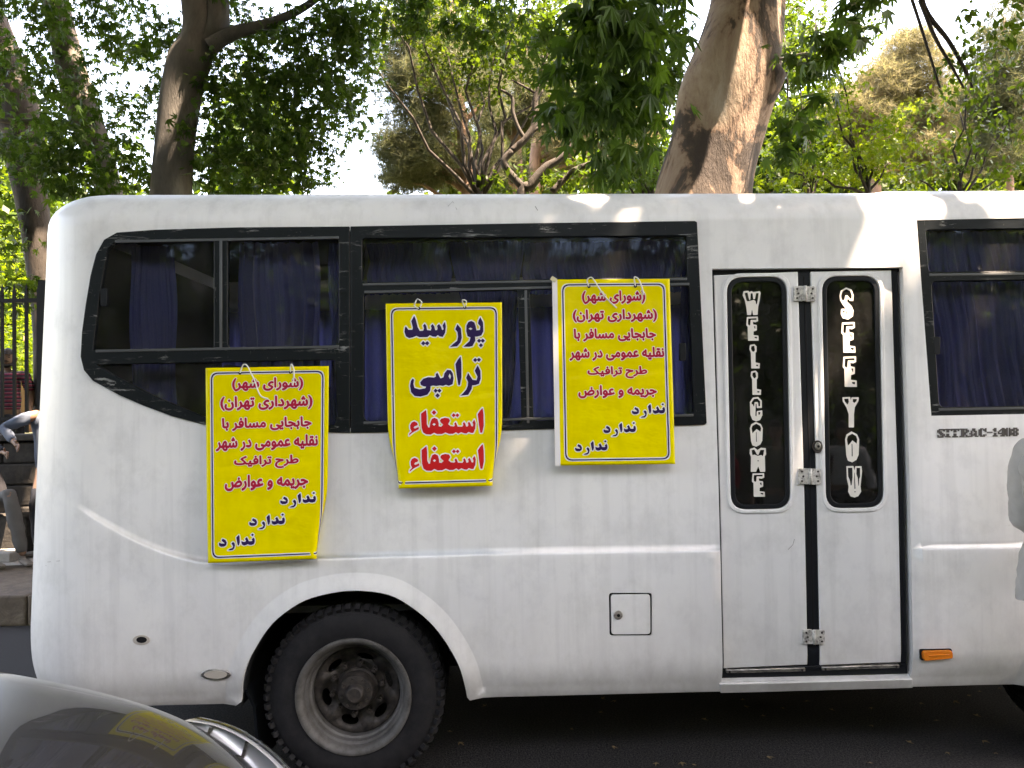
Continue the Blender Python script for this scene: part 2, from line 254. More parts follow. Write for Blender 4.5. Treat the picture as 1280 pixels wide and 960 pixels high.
[274,51,267,55,262,61,271,82,271,91,269,96,263,106,246,115,241,120,241,124,243,132,250,138,261,134,271,126,283,113,289,99,290,92,290,81,288,68,281,54,278,50],
[794,62,796,63,796,72,790,72,785,70,785,68,786,65],
[935,64,941,64,944,69,942,76,937,80,935,78,933,74,933,68],
[88,65,90,65,91,65,91,72,88,79,83,81,82,80,83,76],
[511,72,514,71,516,73,519,78,519,82,515,83,509,83,506,81,508,75],
[632,72,636,71,638,73,643,84,642,86,640,87,635,85,630,81,629,76],
[566,75,571,75,574,81,573,84,567,84,564,82],
[847,102,850,102,853,107,847,112,842,107],
[84,105,95,105,97,107,97,110,96,112,88,112,85,109]],
[[884,-6,876,-1,872,6,874,74,873,78,868,78,866,76,867,65,864,59,859,55,850,52,844,53,837,59,833,76,829,78,824,78,822,74,820,29,813,22,801,20,795,23,788,33,771,44,761,58,758,67,759,78,762,86,772,96,782,101,799,103,807,110,821,115,825,131,832,137,839,140,847,138,857,139,863,137,870,130,874,115,890,111,904,114,920,114,939,111,960,114,975,114,989,110,1000,100,1005,87,1005,69,1001,51,997,40,1000,32,1000,24,998,17,993,12,982,8,977,10,969,18,967,28,972,41,966,51,957,40,963,27,962,18,958,13,953,8,948,7,938,9,930,7,924,8,916,16,913,22,913,30,919,41,908,57,905,51,905,16,902,2,896,-5],
[168,3,164,6,157,12,146,33,146,40,149,47,160,57,158,64,155,64,148,56,135,53,127,59,122,75,120,78,117,76,117,58,114,48,103,37,96,34,90,34,82,36,71,46,65,55,56,74,46,52,40,46,33,44,24,49,18,56,16,62,23,81,23,92,17,102,2,110,-5,118,-6,124,-2,137,6,144,15,143,32,133,48,115,51,114,57,115,64,126,75,137,86,142,98,142,108,139,117,130,124,116,135,111,155,115,171,111,182,114,189,115,204,110,213,99,219,86,219,69,214,48,211,42,206,37,196,35,194,28,181,8,176,4],
[325,28,313,37,310,45,312,52,324,74,322,78,314,78,304,74,296,75,287,52,279,44,272,45,259,55,257,62,264,81,264,92,259,101,241,111,236,116,235,121,239,136,245,142,252,144,268,136,282,123,293,108,313,114,327,114,339,110,350,101,354,95,357,84,357,73,352,58,338,33,332,28],
[701,30,685,36,676,45,671,53,667,71,656,52,647,43,640,41,630,41,621,47,610,59,600,74,592,58,578,46,570,44,560,46,542,62,525,44,516,41,510,41,501,45,492,53,478,77,468,77,450,70,441,73,436,80,434,91,435,98,442,105,436,108,422,108,413,105,411,101,414,84,412,76,405,69,393,66,385,73,382,82,379,97,380,114,387,127,401,139,419,145,434,145,461,137,475,125,482,115,493,109,518,114,528,110,541,100,547,107,537,116,535,126,539,138,544,143,549,144,573,137,581,131,595,115,608,113,618,107,628,113,640,117,656,112,665,114,681,115,705,110,731,101,737,95,739,88,733,75,727,69,721,68,708,73,702,70,701,68,703,66,713,67,719,64,724,58,727,47,725,40,719,34,707,30],
[971,70,972,70,974,73,972,77,970,76]]),
'scheme':([[397,0,389,8,388,13,392,176,402,187,414,187,424,180,426,174,421,10,412,0],
[874,0,865,10,867,142,862,145,854,145,849,143,833,100,823,88,818,87,810,92,801,99,798,109,806,126,813,151,810,163,802,178,787,191,769,199,761,207,761,218,765,230,774,239,791,233,805,223,829,199,839,184,851,187,916,187,956,180,975,170,991,155,996,144,999,130,996,111,991,100,969,81,950,78,935,81,902,101,898,8,889,0],
[180,2,121,36,102,54,98,63,97,75,100,82,133,115,143,128,148,140,138,145,107,150,71,149,40,143,35,138,33,128,37,109,36,98,27,90,15,86,4,98,-1,119,-1,144,6,161,21,177,36,185,52,189,107,191,136,187,151,182,169,170,190,185,222,188,213,203,212,211,215,218,227,230,234,231,247,222,257,231,262,231,269,226,279,213,279,201,269,188,314,187,337,182,347,178,365,163,375,149,379,134,380,100,375,82,368,68,352,52,339,46,352,31,353,23,350,15,339,3,331,2,315,17,315,31,330,48,322,53,303,73,294,96,295,121,310,144,274,145,266,142,268,111,259,102,245,99,236,107,228,142,222,145,205,145,190,140,169,106,138,71,149,62,186,42,197,31,197,25,191,10,184,3],
[529,25,518,33,514,44,514,54,529,69,536,69,548,60,559,70,563,70,578,56,580,50,580,42,565,25,559,25,546,33,536,25],
[657,69,644,73,636,82,638,100,649,111,678,110,683,113,654,140,640,161,636,172,631,192,631,213,633,226,640,238,659,260,676,270,692,275,724,277,745,272,764,264,772,256,773,251,768,237,759,229,755,227,720,235,686,231,677,226,671,220,666,209,666,192,671,176,677,165,692,151,722,136,755,129,760,126,767,117,766,96,757,87,730,84,692,71,682,68],
[548,73,538,79,530,88,531,96,541,130,541,140,536,145,513,145,507,142,492,100,481,87,469,92,458,102,458,111,470,140,470,159,463,176,455,184,446,191,429,198,418,209,418,215,422,226,431,237,435,239,463,224,488,199,498,184,510,187,529,187,542,185,552,179,569,162,574,144,574,121,570,98,562,77,556,72],
[334,90,339,91,342,94,346,105,343,109,335,110,328,107,328,103,330,94],
[942,121,956,120,962,123,965,130,962,136,941,143,925,145,912,144,922,132],
[244,178,249,177,256,184,247,194,235,184]],
[[397,-11,387,-5,379,6,377,52,374,58,360,44,363,23,356,6,339,-8,331,-9,322,-5,306,15,305,29,311,48,291,73,284,94,282,111,280,112,275,103,264,93,241,89,228,100,220,132,211,135,198,132,178,100,156,73,159,69,195,49,207,31,205,19,197,1,186,-7,174,-7,113,28,93,48,88,61,87,75,92,88,124,121,130,130,130,135,107,139,77,139,48,134,44,128,47,105,44,92,33,82,13,76,-2,88,-9,107,-11,142,-7,159,-1,169,17,186,52,199,77,202,126,199,172,186,201,199,207,224,220,237,230,241,245,237,259,241,270,239,287,222,292,199,326,195,349,189,379,165,387,187,410,201,408,215,418,238,429,248,441,247,471,231,502,198,529,197,548,193,559,187,576,169,584,146,585,126,575,77,587,61,591,44,584,29,567,15,546,18,531,14,516,21,506,33,503,52,508,63,521,78,520,94,529,132,523,135,515,132,499,92,490,81,479,77,464,82,451,94,447,105,459,140,458,161,450,175,437,181,432,10,428,0,418,-8],
[874,-11,861,-2,855,10,856,121,851,119,839,90,828,79,818,77,800,86,791,96,788,107,802,146,799,163,789,177,756,197,749,215,745,220,715,225,688,220,678,209,677,190,686,172,699,159,728,144,762,137,771,130,777,115,777,98,773,88,759,78,730,73,680,58,657,58,638,65,629,73,625,84,629,105,639,117,652,126,638,144,627,165,621,192,621,213,630,243,651,266,669,279,703,287,724,287,745,283,772,271,780,262,785,247,812,231,843,199,916,198,948,193,979,180,999,161,1009,132,1009,117,1000,96,979,75,960,68,946,68,916,79,912,78,907,4,895,-8],
[280,121,282,119,286,128,285,134,278,132]]),
'fines':([[282,0,275,6,275,9,276,127,278,134,283,140,294,142,301,136,303,131,300,8,293,0],
[168,23,159,30,156,36,156,47,166,59,150,66,136,77,111,106,109,106,106,100,102,81,97,75,84,77,77,84,75,89,81,111,83,127,78,141,68,148,60,149,44,149,30,144,25,131,29,112,29,104,21,96,11,94,4,103,-1,123,-1,141,1,149,6,157,21,172,30,178,43,181,62,181,74,178,87,170,102,153,108,139,130,143,155,143,179,138,191,130,203,119,208,109,210,98,208,85,204,77,190,63,175,57,184,44,184,38,182,33,176,26],
[669,35,663,41,660,49,642,59,626,76,623,84,623,101,629,112,646,124,653,126,671,126,684,138,695,142,707,142,714,140,726,128,729,129,739,138,756,145,767,141,775,135,786,141,795,142,788,152,787,161,795,171,801,175,804,174,812,168,823,175,826,174,832,169,842,180,845,181,861,173,869,167,884,152,892,139,902,142,918,142,929,140,946,133,973,118,992,113,999,104,999,92,991,84,978,81,959,69,948,65,940,63,924,63,916,65,910,71,909,81,911,89,918,95,940,94,951,98,943,103,927,108,918,110,902,109,898,106,885,71,880,66,877,65,866,72,860,79,871,108,871,120,864,135,854,143,840,150,835,149,824,140,818,142,812,147,808,144,808,141,824,134,833,125,838,114,838,89,836,79,831,62,824,55,821,54,812,58,805,65,805,70,810,87,814,104,810,109,789,109,771,74,759,63,748,61,738,65,724,79,707,109,696,110,693,108,691,103,689,54,687,41,680,35],
[422,47,416,49,405,55,397,63,392,71,388,82,389,97,393,108,391,110,377,109,374,93,369,82,356,69,351,66,343,65,334,68,319,82,313,93,311,101,311,120,315,127,321,134,336,142,329,146,316,148,308,157,308,166,310,174,315,180,318,181,332,178,347,171,363,157,373,142,400,142,422,138,456,127,463,120,464,116,461,104,454,97,451,97,437,103,429,104,421,100,416,95,415,89,418,82,426,78,440,79,448,71,450,62,450,57,443,50,432,47],
[244,66,234,72,229,79,240,109,240,117,236,128,228,139,207,150,201,157,200,163,204,174,210,181,223,176,242,162,254,149,261,134,265,114,261,90,253,71,248,66],
[538,66,531,70,522,79,512,100,512,120,515,128,524,136,536,142,530,146,514,150,508,157,511,174,517,181,538,176,554,166,568,150,575,134,577,108,575,97,570,84,560,72,552,66],
[661,81,664,82,663,93,657,94,649,92,648,89,650,85],
[170,90,176,90,182,93,184,98,180,105,174,108,157,111,140,111,150,99,165,91],
[745,93,750,93,753,95,758,108,758,112,747,110,741,103,742,98],
[340,98,347,98,349,109,342,110,337,108,337,104],
[540,98,544,97,547,99,550,104,549,111,543,111,538,109,537,104],
[948,139,938,147,936,152,936,160,938,165,943,170,951,173,962,163,964,153,962,148,954,140]],
[[282,-8,271,-2,267,8,267,76,264,75,255,61,247,57,231,65,222,74,221,82,231,108,232,117,223,133,202,144,194,153,194,168,198,179,204,186,214,188,236,177,252,163,269,138,285,149,304,147,300,160,303,176,310,186,318,188,335,184,351,177,366,165,378,150,400,149,429,144,460,133,469,125,472,119,471,112,467,100,459,91,451,89,432,96,426,93,424,90,426,87,438,88,445,86,454,76,458,59,455,51,448,44,427,39,407,45,391,58,380,81,359,62,345,57,329,62,312,77,309,73,306,3,297,-6],
[168,16,158,20,150,30,148,40,150,57,131,71,116,87,112,87,107,74,97,67,79,71,71,79,68,89,75,125,72,134,66,139,46,142,36,138,33,131,37,111,35,100,27,91,17,87,11,86,6,89,-2,98,-9,125,-8,142,-1,161,16,178,25,184,43,189,62,189,79,184,91,177,103,165,114,149,133,151,166,149,184,144,196,137,208,125,214,114,217,98,215,84,209,71,190,52,192,40,188,28,179,19],
[669,27,661,32,652,44,634,55,618,74,615,84,615,100,623,117,639,129,668,134,680,145,695,149,709,149,726,140,744,149,756,152,777,146,780,149,779,160,782,168,793,179,799,182,813,179,823,182,831,182,840,187,847,188,873,173,896,150,924,148,928,150,930,165,936,174,948,181,956,180,967,169,972,158,970,147,963,134,978,125,997,119,1004,112,1007,106,1006,90,997,79,983,74,953,58,937,55,913,58,903,66,899,81,887,62,881,58,875,58,860,66,853,78,854,85,863,108,862,122,855,133,839,140,835,136,845,116,846,90,838,59,829,49,818,47,807,52,799,60,797,70,804,95,802,101,793,100,782,76,767,59,752,53,741,55,731,61,717,76,704,98,701,101,697,85,697,55,694,38,685,28],
[538,58,527,63,517,73,509,85,504,100,505,122,514,139,503,150,500,160,505,179,511,186,517,188,543,182,562,170,576,152,584,125,582,97,573,74,557,60,546,57],
[905,97,908,101,905,100],
[311,138,313,140,309,143]]),
'poor':([[5174,3945,5137,4012,5156,4092,5149,4118,5100,4118,5069,4076,5066,4077,5056,4092,5049,4144,5067,4198,5070,4200,5108,4221,5156,4212,5199,4194,5238,4212,5336,4212,5368,4187,5405,4205,5442,4209,5469,4187,5492,4205,5529,4212,5532,4209,5561,4162,5564,4146,5572,4085,5561,4026,5559,4023,5531,4068,5543,4118,5528,4125,5525,4126,5523,4124,5511,4086,5486,4050,5460,4075,5468,4100,5461,4126,5437,4126,5426,4080,5405,4050,5381,4074,5391,4100,5380,4130,5336,4124,5333,4119,5326,4074,5308,4046,5305,4045,5285,4068,5297,4100,5287,4129,5278,4132,5245,4134,5242,4132,5218,4088,5194,3990,5179,3954],
[6005,3973,5985,4011,5975,4049,6005,4086,6001,4124,5998,4131,5956,4136,5947,4085,5932,4040,5929,4036,5892,4018,5858,4030,5852,4036,5831,4074,5827,4144,5843,4205,5879,4221,5880,4224,5868,4268,5799,4328,5792,4335,5792,4337,5862,4339,5905,4330,5943,4262,5938,4213,5962,4214,6015,4200,6019,4198,6043,4149,6041,4058,6039,4036,6008,3975],
[5719,4057,5716,4060,5690,4118,5718,4155,5719,4164,5724,4212,5713,4259,5708,4265,5660,4301,5631,4328,5621,4338,5621,4339,5711,4330,5755,4281,5771,4224,5762,4112],
[5880,4101,5901,4112,5905,4116,5885,4130,5881,4129,5859,4115,5862,4111],
[5988,4239,5962,4266,5989,4292,6012,4270,6036,4292,6063,4266,6061,4263,6036,4239,6012,4261,5990,4239],
[5282,4259,5256,4288,5284,4315,5309,4292,5334,4315,5361,4288,5360,4284,5334,4259,5309,4282,5285,4259],
[6010,4296,5985,4322,6011,4348,6036,4324,6038,4321,6013,4296]],
[[5169,3931,5157,3944,5122,4011,5140,4091,5138,4101,5134,4103,5107,4102,5081,4068,5069,4061,5057,4066,5042,4088,5035,4144,5054,4202,5062,4212,5098,4233,5106,4235,5160,4225,5199,4210,5230,4225,5240,4227,5336,4227,5345,4224,5370,4205,5401,4219,5440,4224,5451,4221,5469,4207,5488,4219,5528,4226,5536,4225,5544,4218,5575,4168,5587,4090,5575,4025,5568,4011,5556,4008,5547,4014,5516,4064,5494,4037,5485,4035,5478,4038,5446,4070,5446,4079,5452,4100,5450,4109,5447,4106,5439,4072,5419,4043,5412,4037,5405,4035,5396,4038,5368,4068,5367,4078,5375,4100,5371,4112,5349,4111,5339,4066,5316,4034,5308,4030,5300,4031,5288,4042,5271,4064,5271,4074,5281,4100,5276,4115,5254,4118,5249,4114,5232,4082,5208,3985,5189,3940,5180,3931],
[6000,3959,5992,3965,5972,4005,5960,4049,5962,4058,5989,4090,5985,4117,5972,4119,5967,4118,5960,4080,5942,4029,5935,4023,5899,4005,5886,4005,5849,4018,5840,4029,5819,4065,5816,4076,5812,4136,5816,4160,5831,4212,5838,4219,5860,4229,5862,4232,5854,4261,5779,4329,5777,4340,5784,4349,5810,4353,5860,4354,5910,4344,5919,4336,5952,4278,5979,4304,5971,4318,5972,4330,6005,4362,6012,4363,6019,4361,6050,4330,6052,4319,6045,4305,6075,4274,6077,4266,6076,4259,6042,4225,6030,4225,6012,4240,5992,4222,6021,4213,6030,4206,6055,4158,6058,4146,6056,4059,6053,4031,6019,3965,6011,3959],
[5712,4044,5703,4052,5675,4118,5677,4126,5704,4164,5709,4211,5700,4249,5696,4255,5652,4288,5608,4330,5606,4336,5606,4344,5615,4353,5635,4353,5704,4347,5718,4343,5767,4290,5770,4282,5786,4222,5776,4111,5774,4104,5732,4050,5724,4044],
[5975,4226,5979,4226,5978,4229,5958,4247,5955,4231],
[5279,4245,5245,4277,5241,4286,5245,4296,5278,4328,5290,4328,5309,4312,5326,4328,5339,4329,5375,4294,5376,4286,5374,4279,5340,4245,5328,4245,5309,4262,5291,4246]]),
'trumpi':([[5748,4467,5712,4511,5684,4562,5699,4701,5717,4819,5720,4824,5738,4824,5739,4822,5759,4725,5759,4546,5751,4471],
[5980,4486,5956,4508,5935,4488,5932,4488,5907,4515,5934,4541,5959,4518,5980,4538,5982,4538,6008,4511,5983,4486],
[5964,4583,5927,4649,5962,4724,5950,4766,5946,4768,5906,4763,5899,4761,5848,4681,5845,4677,5842,4676,5819,4736,5843,4788,5837,4838,5818,4882,5781,4923,5769,4936,5745,4954,5742,4959,5842,4949,5887,4875,5894,4831,5938,4827,5979,4813,5981,4810,6002,4749,5999,4650,5967,4585],
[5581,4631,5544,4674,5532,4721,5528,4725,5498,4735,5492,4735,5455,4663,5435,4681,5436,4712,5412,4724,5336,4718,5275,4738,5238,4779,5237,4782,5242,4809,5246,4814,5274,4830,5310,4838,5301,4854,5295,4857,5224,4868,5162,4849,5149,4799,5159,4750,5149,4738,5142,4732,5119,4761,5106,4822,5119,4900,5162,4949,5238,4959,5321,4938,5326,4935,5361,4888,5367,4838,5369,4831,5371,4830,5398,4824,5438,4831,5488,4824,5524,4831,5561,4818,5599,4831,5645,4813,5648,4806,5659,4738,5649,4674,5624,4637],
[5608,4681,5610,4680,5611,4682,5627,4712,5617,4745,5614,4749,5595,4712],
[5429,4863,5404,4890,5430,4916,5454,4894,5478,4916,5504,4890,5502,4887,5478,4863,5454,4885,5431,4863],
[5452,4921,5425,4950,5454,4978,5481,4952,5483,4949,5456,4921]],
[[5744,4452,5733,4461,5700,4504,5673,4551,5669,4564,5685,4701,5702,4819,5708,4833,5712,4837,5721,4839,5744,4838,5752,4830,5774,4724,5773,4535,5763,4462,5755,4453],
[5976,4471,5956,4488,5940,4474,5928,4474,5895,4506,5893,4514,5895,4522,5926,4554,5934,4556,5940,4555,5959,4538,5975,4552,5986,4553,6020,4520,6022,4511,6019,4502,5989,4472],
[5959,4569,5947,4581,5916,4639,5913,4649,5918,4665,5945,4724,5939,4750,5936,4752,5908,4747,5856,4668,5844,4661,5836,4663,5831,4667,5804,4736,5805,4744,5828,4789,5822,4834,5804,4875,5767,4918,5729,4951,5727,4962,5734,4971,5742,4974,5756,4973,5835,4965,5850,4961,5859,4951,5899,4882,5906,4846,5941,4840,5980,4828,5988,4824,5995,4816,6017,4749,6014,4650,5978,4575,5970,4569],
[5581,4616,5569,4622,5531,4666,5519,4710,5514,4714,5502,4718,5499,4716,5469,4656,5462,4650,5455,4648,5446,4651,5422,4674,5419,4684,5420,4702,5411,4708,5336,4703,5267,4725,5226,4771,5222,4781,5231,4819,5239,4826,5265,4842,5267,4845,5264,4847,5225,4853,5175,4838,5165,4799,5174,4751,5173,4744,5151,4720,5144,4718,5135,4720,5105,4756,5091,4822,5106,4908,5156,4962,5238,4974,5325,4952,5333,4948,5375,4894,5381,4849,5385,4842,5400,4839,5435,4846,5486,4839,5524,4845,5561,4834,5599,4845,5652,4825,5659,4819,5662,4811,5674,4738,5663,4669,5639,4632,5631,4625,5618,4621],
[5425,4849,5392,4880,5389,4888,5390,4894,5421,4929,5411,4944,5410,4950,5412,4958,5445,4990,5458,4993,5464,4989,5495,4958,5497,4950,5496,4944,5486,4929,5516,4898,5518,4885,5514,4878,5482,4849,5471,4849,5454,4864,5435,4848]]),
'resign':([[6017,5125,5990,5152,5957,5198,5973,5335,5987,5418,5990,5425,6012,5425,6014,5422,6033,5337,6031,5203,6020,5129],
[5305,5135,5250,5174,5245,5178,5245,5183,5245,5258,5249,5347,5267,5405,5305,5429,5364,5434,5405,5411,5445,5430,5504,5430,5548,5411,5594,5430,5643,5430,5682,5411,5712,5430,5747,5411,5783,5426,5810,5430,5817,5429,5840,5411,5873,5424,5898,5425,5901,5423,5924,5375,5930,5308,5914,5264,5890,5297,5901,5325,5894,5346,5875,5340,5864,5308,5848,5288,5831,5302,5838,5322,5836,5339,5833,5342,5813,5346,5810,5345,5801,5312,5785,5288,5770,5305,5775,5327,5760,5346,5704,5343,5692,5312,5682,5290,5679,5288,5660,5307,5669,5327,5658,5340,5653,5341,5613,5336,5586,5314,5584,5310,5607,5272,5594,5245,5589,5241,5544,5232,5499,5243,5481,5265,5481,5270,5494,5292,5523,5317,5494,5341,5465,5335,5465,5298,5451,5250,5448,5246,5414,5230,5380,5243,5360,5288,5350,5345,5332,5346,5316,5307,5315,5213,5308,5137,5308,5135],
[5407,5137,5379,5164,5378,5167,5405,5194,5408,5196,5435,5169,5437,5165,5410,5138],
[5653,5181,5629,5205,5654,5230,5678,5208,5702,5230,5726,5205,5702,5181,5678,5203,5655,5181],
[5154,5270,5124,5282,5104,5315,5106,5357,5123,5390,5094,5415,5090,5433,5090,5438,5120,5414,5154,5393,5214,5365,5212,5337,5164,5356,5149,5347,5150,5343,5162,5327,5185,5322,5202,5310,5192,5287,5160,5270],
[5406,5295,5423,5305,5427,5309,5408,5326,5402,5323,5386,5309]],
[[6013,5110,5977,5144,5945,5189,5942,5199,5959,5335,5972,5418,5978,5433,5983,5438,5992,5440,6017,5438,6026,5430,6048,5335,6044,5192,6032,5119,6024,5111],
[5303,5120,5237,5166,5232,5172,5230,5182,5230,5257,5235,5352,5254,5413,5299,5443,5313,5446,5364,5448,5405,5428,5437,5443,5447,5445,5504,5445,5548,5427,5595,5445,5643,5445,5680,5428,5704,5443,5712,5444,5748,5428,5778,5439,5812,5445,5823,5443,5843,5428,5873,5439,5897,5440,5907,5437,5913,5430,5937,5382,5944,5307,5928,5258,5923,5251,5915,5248,5908,5250,5903,5254,5875,5294,5872,5293,5857,5275,5845,5273,5836,5278,5820,5292,5815,5307,5796,5277,5787,5273,5779,5275,5757,5299,5755,5308,5759,5324,5752,5331,5714,5327,5693,5280,5685,5274,5675,5274,5648,5299,5646,5309,5651,5323,5643,5325,5618,5322,5604,5309,5619,5280,5622,5272,5607,5237,5599,5230,5542,5218,5493,5230,5469,5255,5462,5240,5456,5234,5424,5218,5414,5215,5379,5227,5368,5235,5346,5283,5341,5315,5338,5321,5331,5303,5330,5214,5323,5135,5320,5127,5315,5122],
[5402,5123,5367,5156,5363,5167,5366,5175,5396,5205,5408,5210,5417,5207,5447,5177,5451,5165,5448,5157,5417,5125,5408,5122],
[5649,5167,5618,5196,5614,5205,5618,5215,5648,5244,5660,5244,5678,5229,5695,5244,5707,5244,5740,5212,5741,5204,5739,5198,5708,5167,5695,5167,5678,5182,5660,5167],
[5153,5255,5115,5270,5090,5310,5088,5323,5091,5355,5104,5385,5082,5407,5079,5414,5074,5439,5077,5447,5084,5453,5097,5452,5128,5427,5162,5405,5218,5380,5228,5370,5230,5359,5226,5333,5214,5320,5216,5307,5204,5279,5198,5273,5165,5256],
[5480,5302,5483,5301,5499,5315,5492,5324,5484,5325,5480,5322],
[5818,5313,5822,5320,5822,5325]]),
'nadarad':([[3919,6169,3901,6186,3917,6203,3919,6204,3936,6188,3937,6186,3921,6169],
[3754,6179,3724,6211,3722,6215,3731,6271,3739,6316,3741,6318,3754,6318,3755,6316,3765,6280,3763,6207,3756,6180],
[3850,6215,3827,6236,3840,6257,3831,6275,3807,6274,3801,6273,3790,6262,3788,6261,3783,6280,3791,6309,3816,6323,3843,6317,3862,6307,3881,6317,3900,6320,3904,6320,3932,6312,3946,6283,3946,6252,3936,6223,3932,6225,3909,6243,3909,6245,3918,6259,3916,6262,3907,6269,3877,6268,3874,6266,3863,6238,3852,6216],
[3555,6223,3546,6242,3544,6250,3579,6281,3579,6283,3574,6288,3539,6285,3535,6284,3518,6272,3516,6273,3509,6286,3514,6312,3537,6328,3574,6327,3599,6310,3606,6275,3591,6241,3558,6223],
[3681,6269,3663,6290,3673,6306,3684,6328,3674,6349,3672,6351,3640,6361,3623,6375,3621,6378,3652,6379,3676,6377,3697,6356,3706,6320,3706,6315,3700,6285]],
[[3915,6156,3911,6159,3893,6177,3889,6183,3889,6190,3892,6195,3910,6213,3920,6217,3898,6237,3896,6246,3900,6255,3898,6256,3884,6255,3861,6207,3857,6204,3851,6202,3840,6206,3816,6230,3815,6240,3825,6257,3824,6261,3808,6261,3798,6251,3793,6249,3785,6249,3778,6254,3775,6207,3767,6175,3764,6170,3759,6167,3751,6167,3746,6170,3714,6204,3710,6215,3727,6316,3731,6327,3736,6330,3743,6331,3754,6330,3762,6327,3767,6321,3774,6298,3779,6313,3783,6319,3805,6332,3815,6335,3847,6329,3861,6322,3877,6329,3902,6333,3936,6324,3941,6321,3957,6291,3959,6283,3959,6253,3956,6241,3945,6215,3941,6211,3933,6209,3947,6194,3949,6185,3946,6177,3928,6159,3923,6156],
[3552,6211,3545,6216,3532,6243,3531,6249,3534,6257,3546,6269,3548,6272,3540,6272,3523,6261,3513,6261,3506,6266,3498,6280,3497,6286,3504,6319,3528,6338,3538,6341,3574,6340,3582,6337,3609,6317,3612,6307,3618,6278,3618,6271,3604,6239,3599,6231,3561,6211],
[3677,6257,3670,6262,3653,6281,3650,6290,3652,6298,3669,6326,3669,6331,3664,6340,3634,6351,3610,6369,3607,6375,3607,6381,3610,6386,3614,6389,3621,6391,3650,6391,3680,6389,3686,6385,3706,6365,3709,6361,3719,6319,3712,6281,3709,6275,3689,6259,3682,6256]]),
'welcome':([[9367,3623,9323,3629,9314,3632,9311,3638,9301,3683,9328,3742,9346,3823,9358,3925,9362,3929,9400,3929,9405,3927,9409,3919,9418,3864,9420,3863,9431,3919,9434,3927,9439,3929,9486,3928,9489,3925,9491,3911,9496,3831,9515,3747,9527,3652,9519,3633,9512,3628,9438,3641,9411,3628,9389,3640,9373,3624],
[9360,3647,9363,3648,9376,3709,9386,3739,9389,3742,9394,3739,9399,3723,9402,3666,9405,3656,9425,3656,9427,3662,9434,3727,9439,3730,9450,3730,9455,3728,9458,3722,9470,3658,9477,3654,9503,3653,9493,3731,9480,3792,9473,3793,9470,3791,9464,3754,9459,3750,9441,3740,9366,3758,9351,3747,9348,3742,9327,3655,9330,3652],
[9469,3950,9381,3952,9359,3954,9354,3958,9346,4056,9365,4077,9368,4217,9370,4247,9373,4252,9497,4252,9503,4248,9502,4208,9499,4191,9489,4187,9444,4182,9438,4178,9439,4136,9473,4125,9480,4120,9480,4061,9478,4057,9472,4054,9436,4048,9432,4039,9431,4017,9438,4016,9462,4021,9491,4008,9496,4002,9492,3953,9488,3949],
[9460,3970,9475,3970,9475,3989,9406,3990,9403,3994,9401,4005,9397,4052,9388,4062,9370,4048,9368,4033,9372,3975],
[9442,4070,9461,4072,9461,4104,9453,4100],
[9449,4203,9483,4205,9484,4209,9480,4225,9453,4217],
[9447,4295,9400,4304,9394,4309,9391,4317,9387,4362,9405,4406,9409,4595,9414,4601,9511,4601,9516,4595,9515,4577,9519,4541,9512,4536,9466,4526,9463,4523,9463,4406,9477,4386,9477,4325,9452,4297],
[9437,4317,9447,4317,9457,4373,9436,4395,9422,4383,9407,4356,9412,4323],
[9472,4553,9491,4554,9497,4556,9495,4572,9488,4573,9470,4569,9470,4562],
[9462,4628,9416,4637,9409,4642,9407,4650,9402,4695,9421,4739,9424,4928,9430,4934,9527,4934,9532,4928,9531,4909,9535,4873,9528,4868,9481,4858,9479,4856,9479,4739,9493,4719,9493,4658,9468,4630],
[9452,4650,9463,4650,9472,4706,9452,4728,9438,4716,9423,4689,9428,4656],
[9488,4886,9506,4887,9513,4889,9511,4905,9503,4905,9486,4902,9485,4895],
[9492,4959,9432,4967,9426,4973,9393,5025,9398,5181,9424,5245,9430,5250,9473,5267,9519,5250,9523,5246,9551,5188,9548,5133,9542,5128,9489,5137,9481,5140,9479,5144,9475,5203,9472,5203,9462,5194,9466,5047,9473,5046,9476,5048,9479,5095,9483,5100,9538,5098,9543,5092,9542,5005,9498,4960],
[9482,4981,9491,4982,9522,5016,9521,5075,9514,5077,9505,5077,9501,5075,9496,5034,9492,5026,9488,5024,9456,5024,9451,5030,9446,5075,9439,5080,9432,5055,9428,5052,9417,5052,9415,5050,9415,5027,9444,4986],
[9512,5150,9523,5149,9525,5153,9517,5180,9503,5187,9497,5153,9498,5151],
[9466,5273,9422,5296,9409,5306,9393,5350,9393,5358,9407,5516,9423,5564,9430,5571,9473,5585,9523,5559,9549,5509,9555,5355,9536,5311,9528,5299],
[9473,5297,9484,5301,9520,5322,9534,5353,9527,5395,9522,5394,9478,5363,9425,5416,9415,5353,9426,5322],
[9469,5400,9473,5399,9476,5402,9477,5420,9480,5520,9480,5523,9477,5524,9470,5523,9470,5520],
[9448,5597,9400,5611,9393,5617,9390,5672,9407,5714,9404,5898,9409,5902,9468,5902,9472,5897,9498,5833,9523,5901,9528,5902,9581,5902,9585,5897,9585,5870,9580,5706,9598,5680,9592,5608,9589,5604,9577,5602,9530,5599,9489,5627,9452,5597],
[9441,5622,9449,5622,9479,5680,9484,5685,9497,5689,9502,5684,9525,5628,9538,5626,9572,5625,9564,5681,9553,5704,9550,5704,9538,5690,9491,5701,9450,5685,9428,5691,9425,5691,9415,5631,9420,5628],
[9487,5755,9505,5755,9498,5776,9492,5767],
[9548,5918,9431,5923,9426,5927,9418,6023,9438,6044,9441,6197,9443,6211,9447,6214,9577,6215,9583,6211,9579,6155,9567,6151,9519,6146,9515,6142,9516,6102,9552,6091,9559,6084,9558,6027,9552,6021,9509,6014,9507,5995,9507,5986,9509,5984,9539,5988,9564,5978,9574,5972,9572,5922,9567,5918],
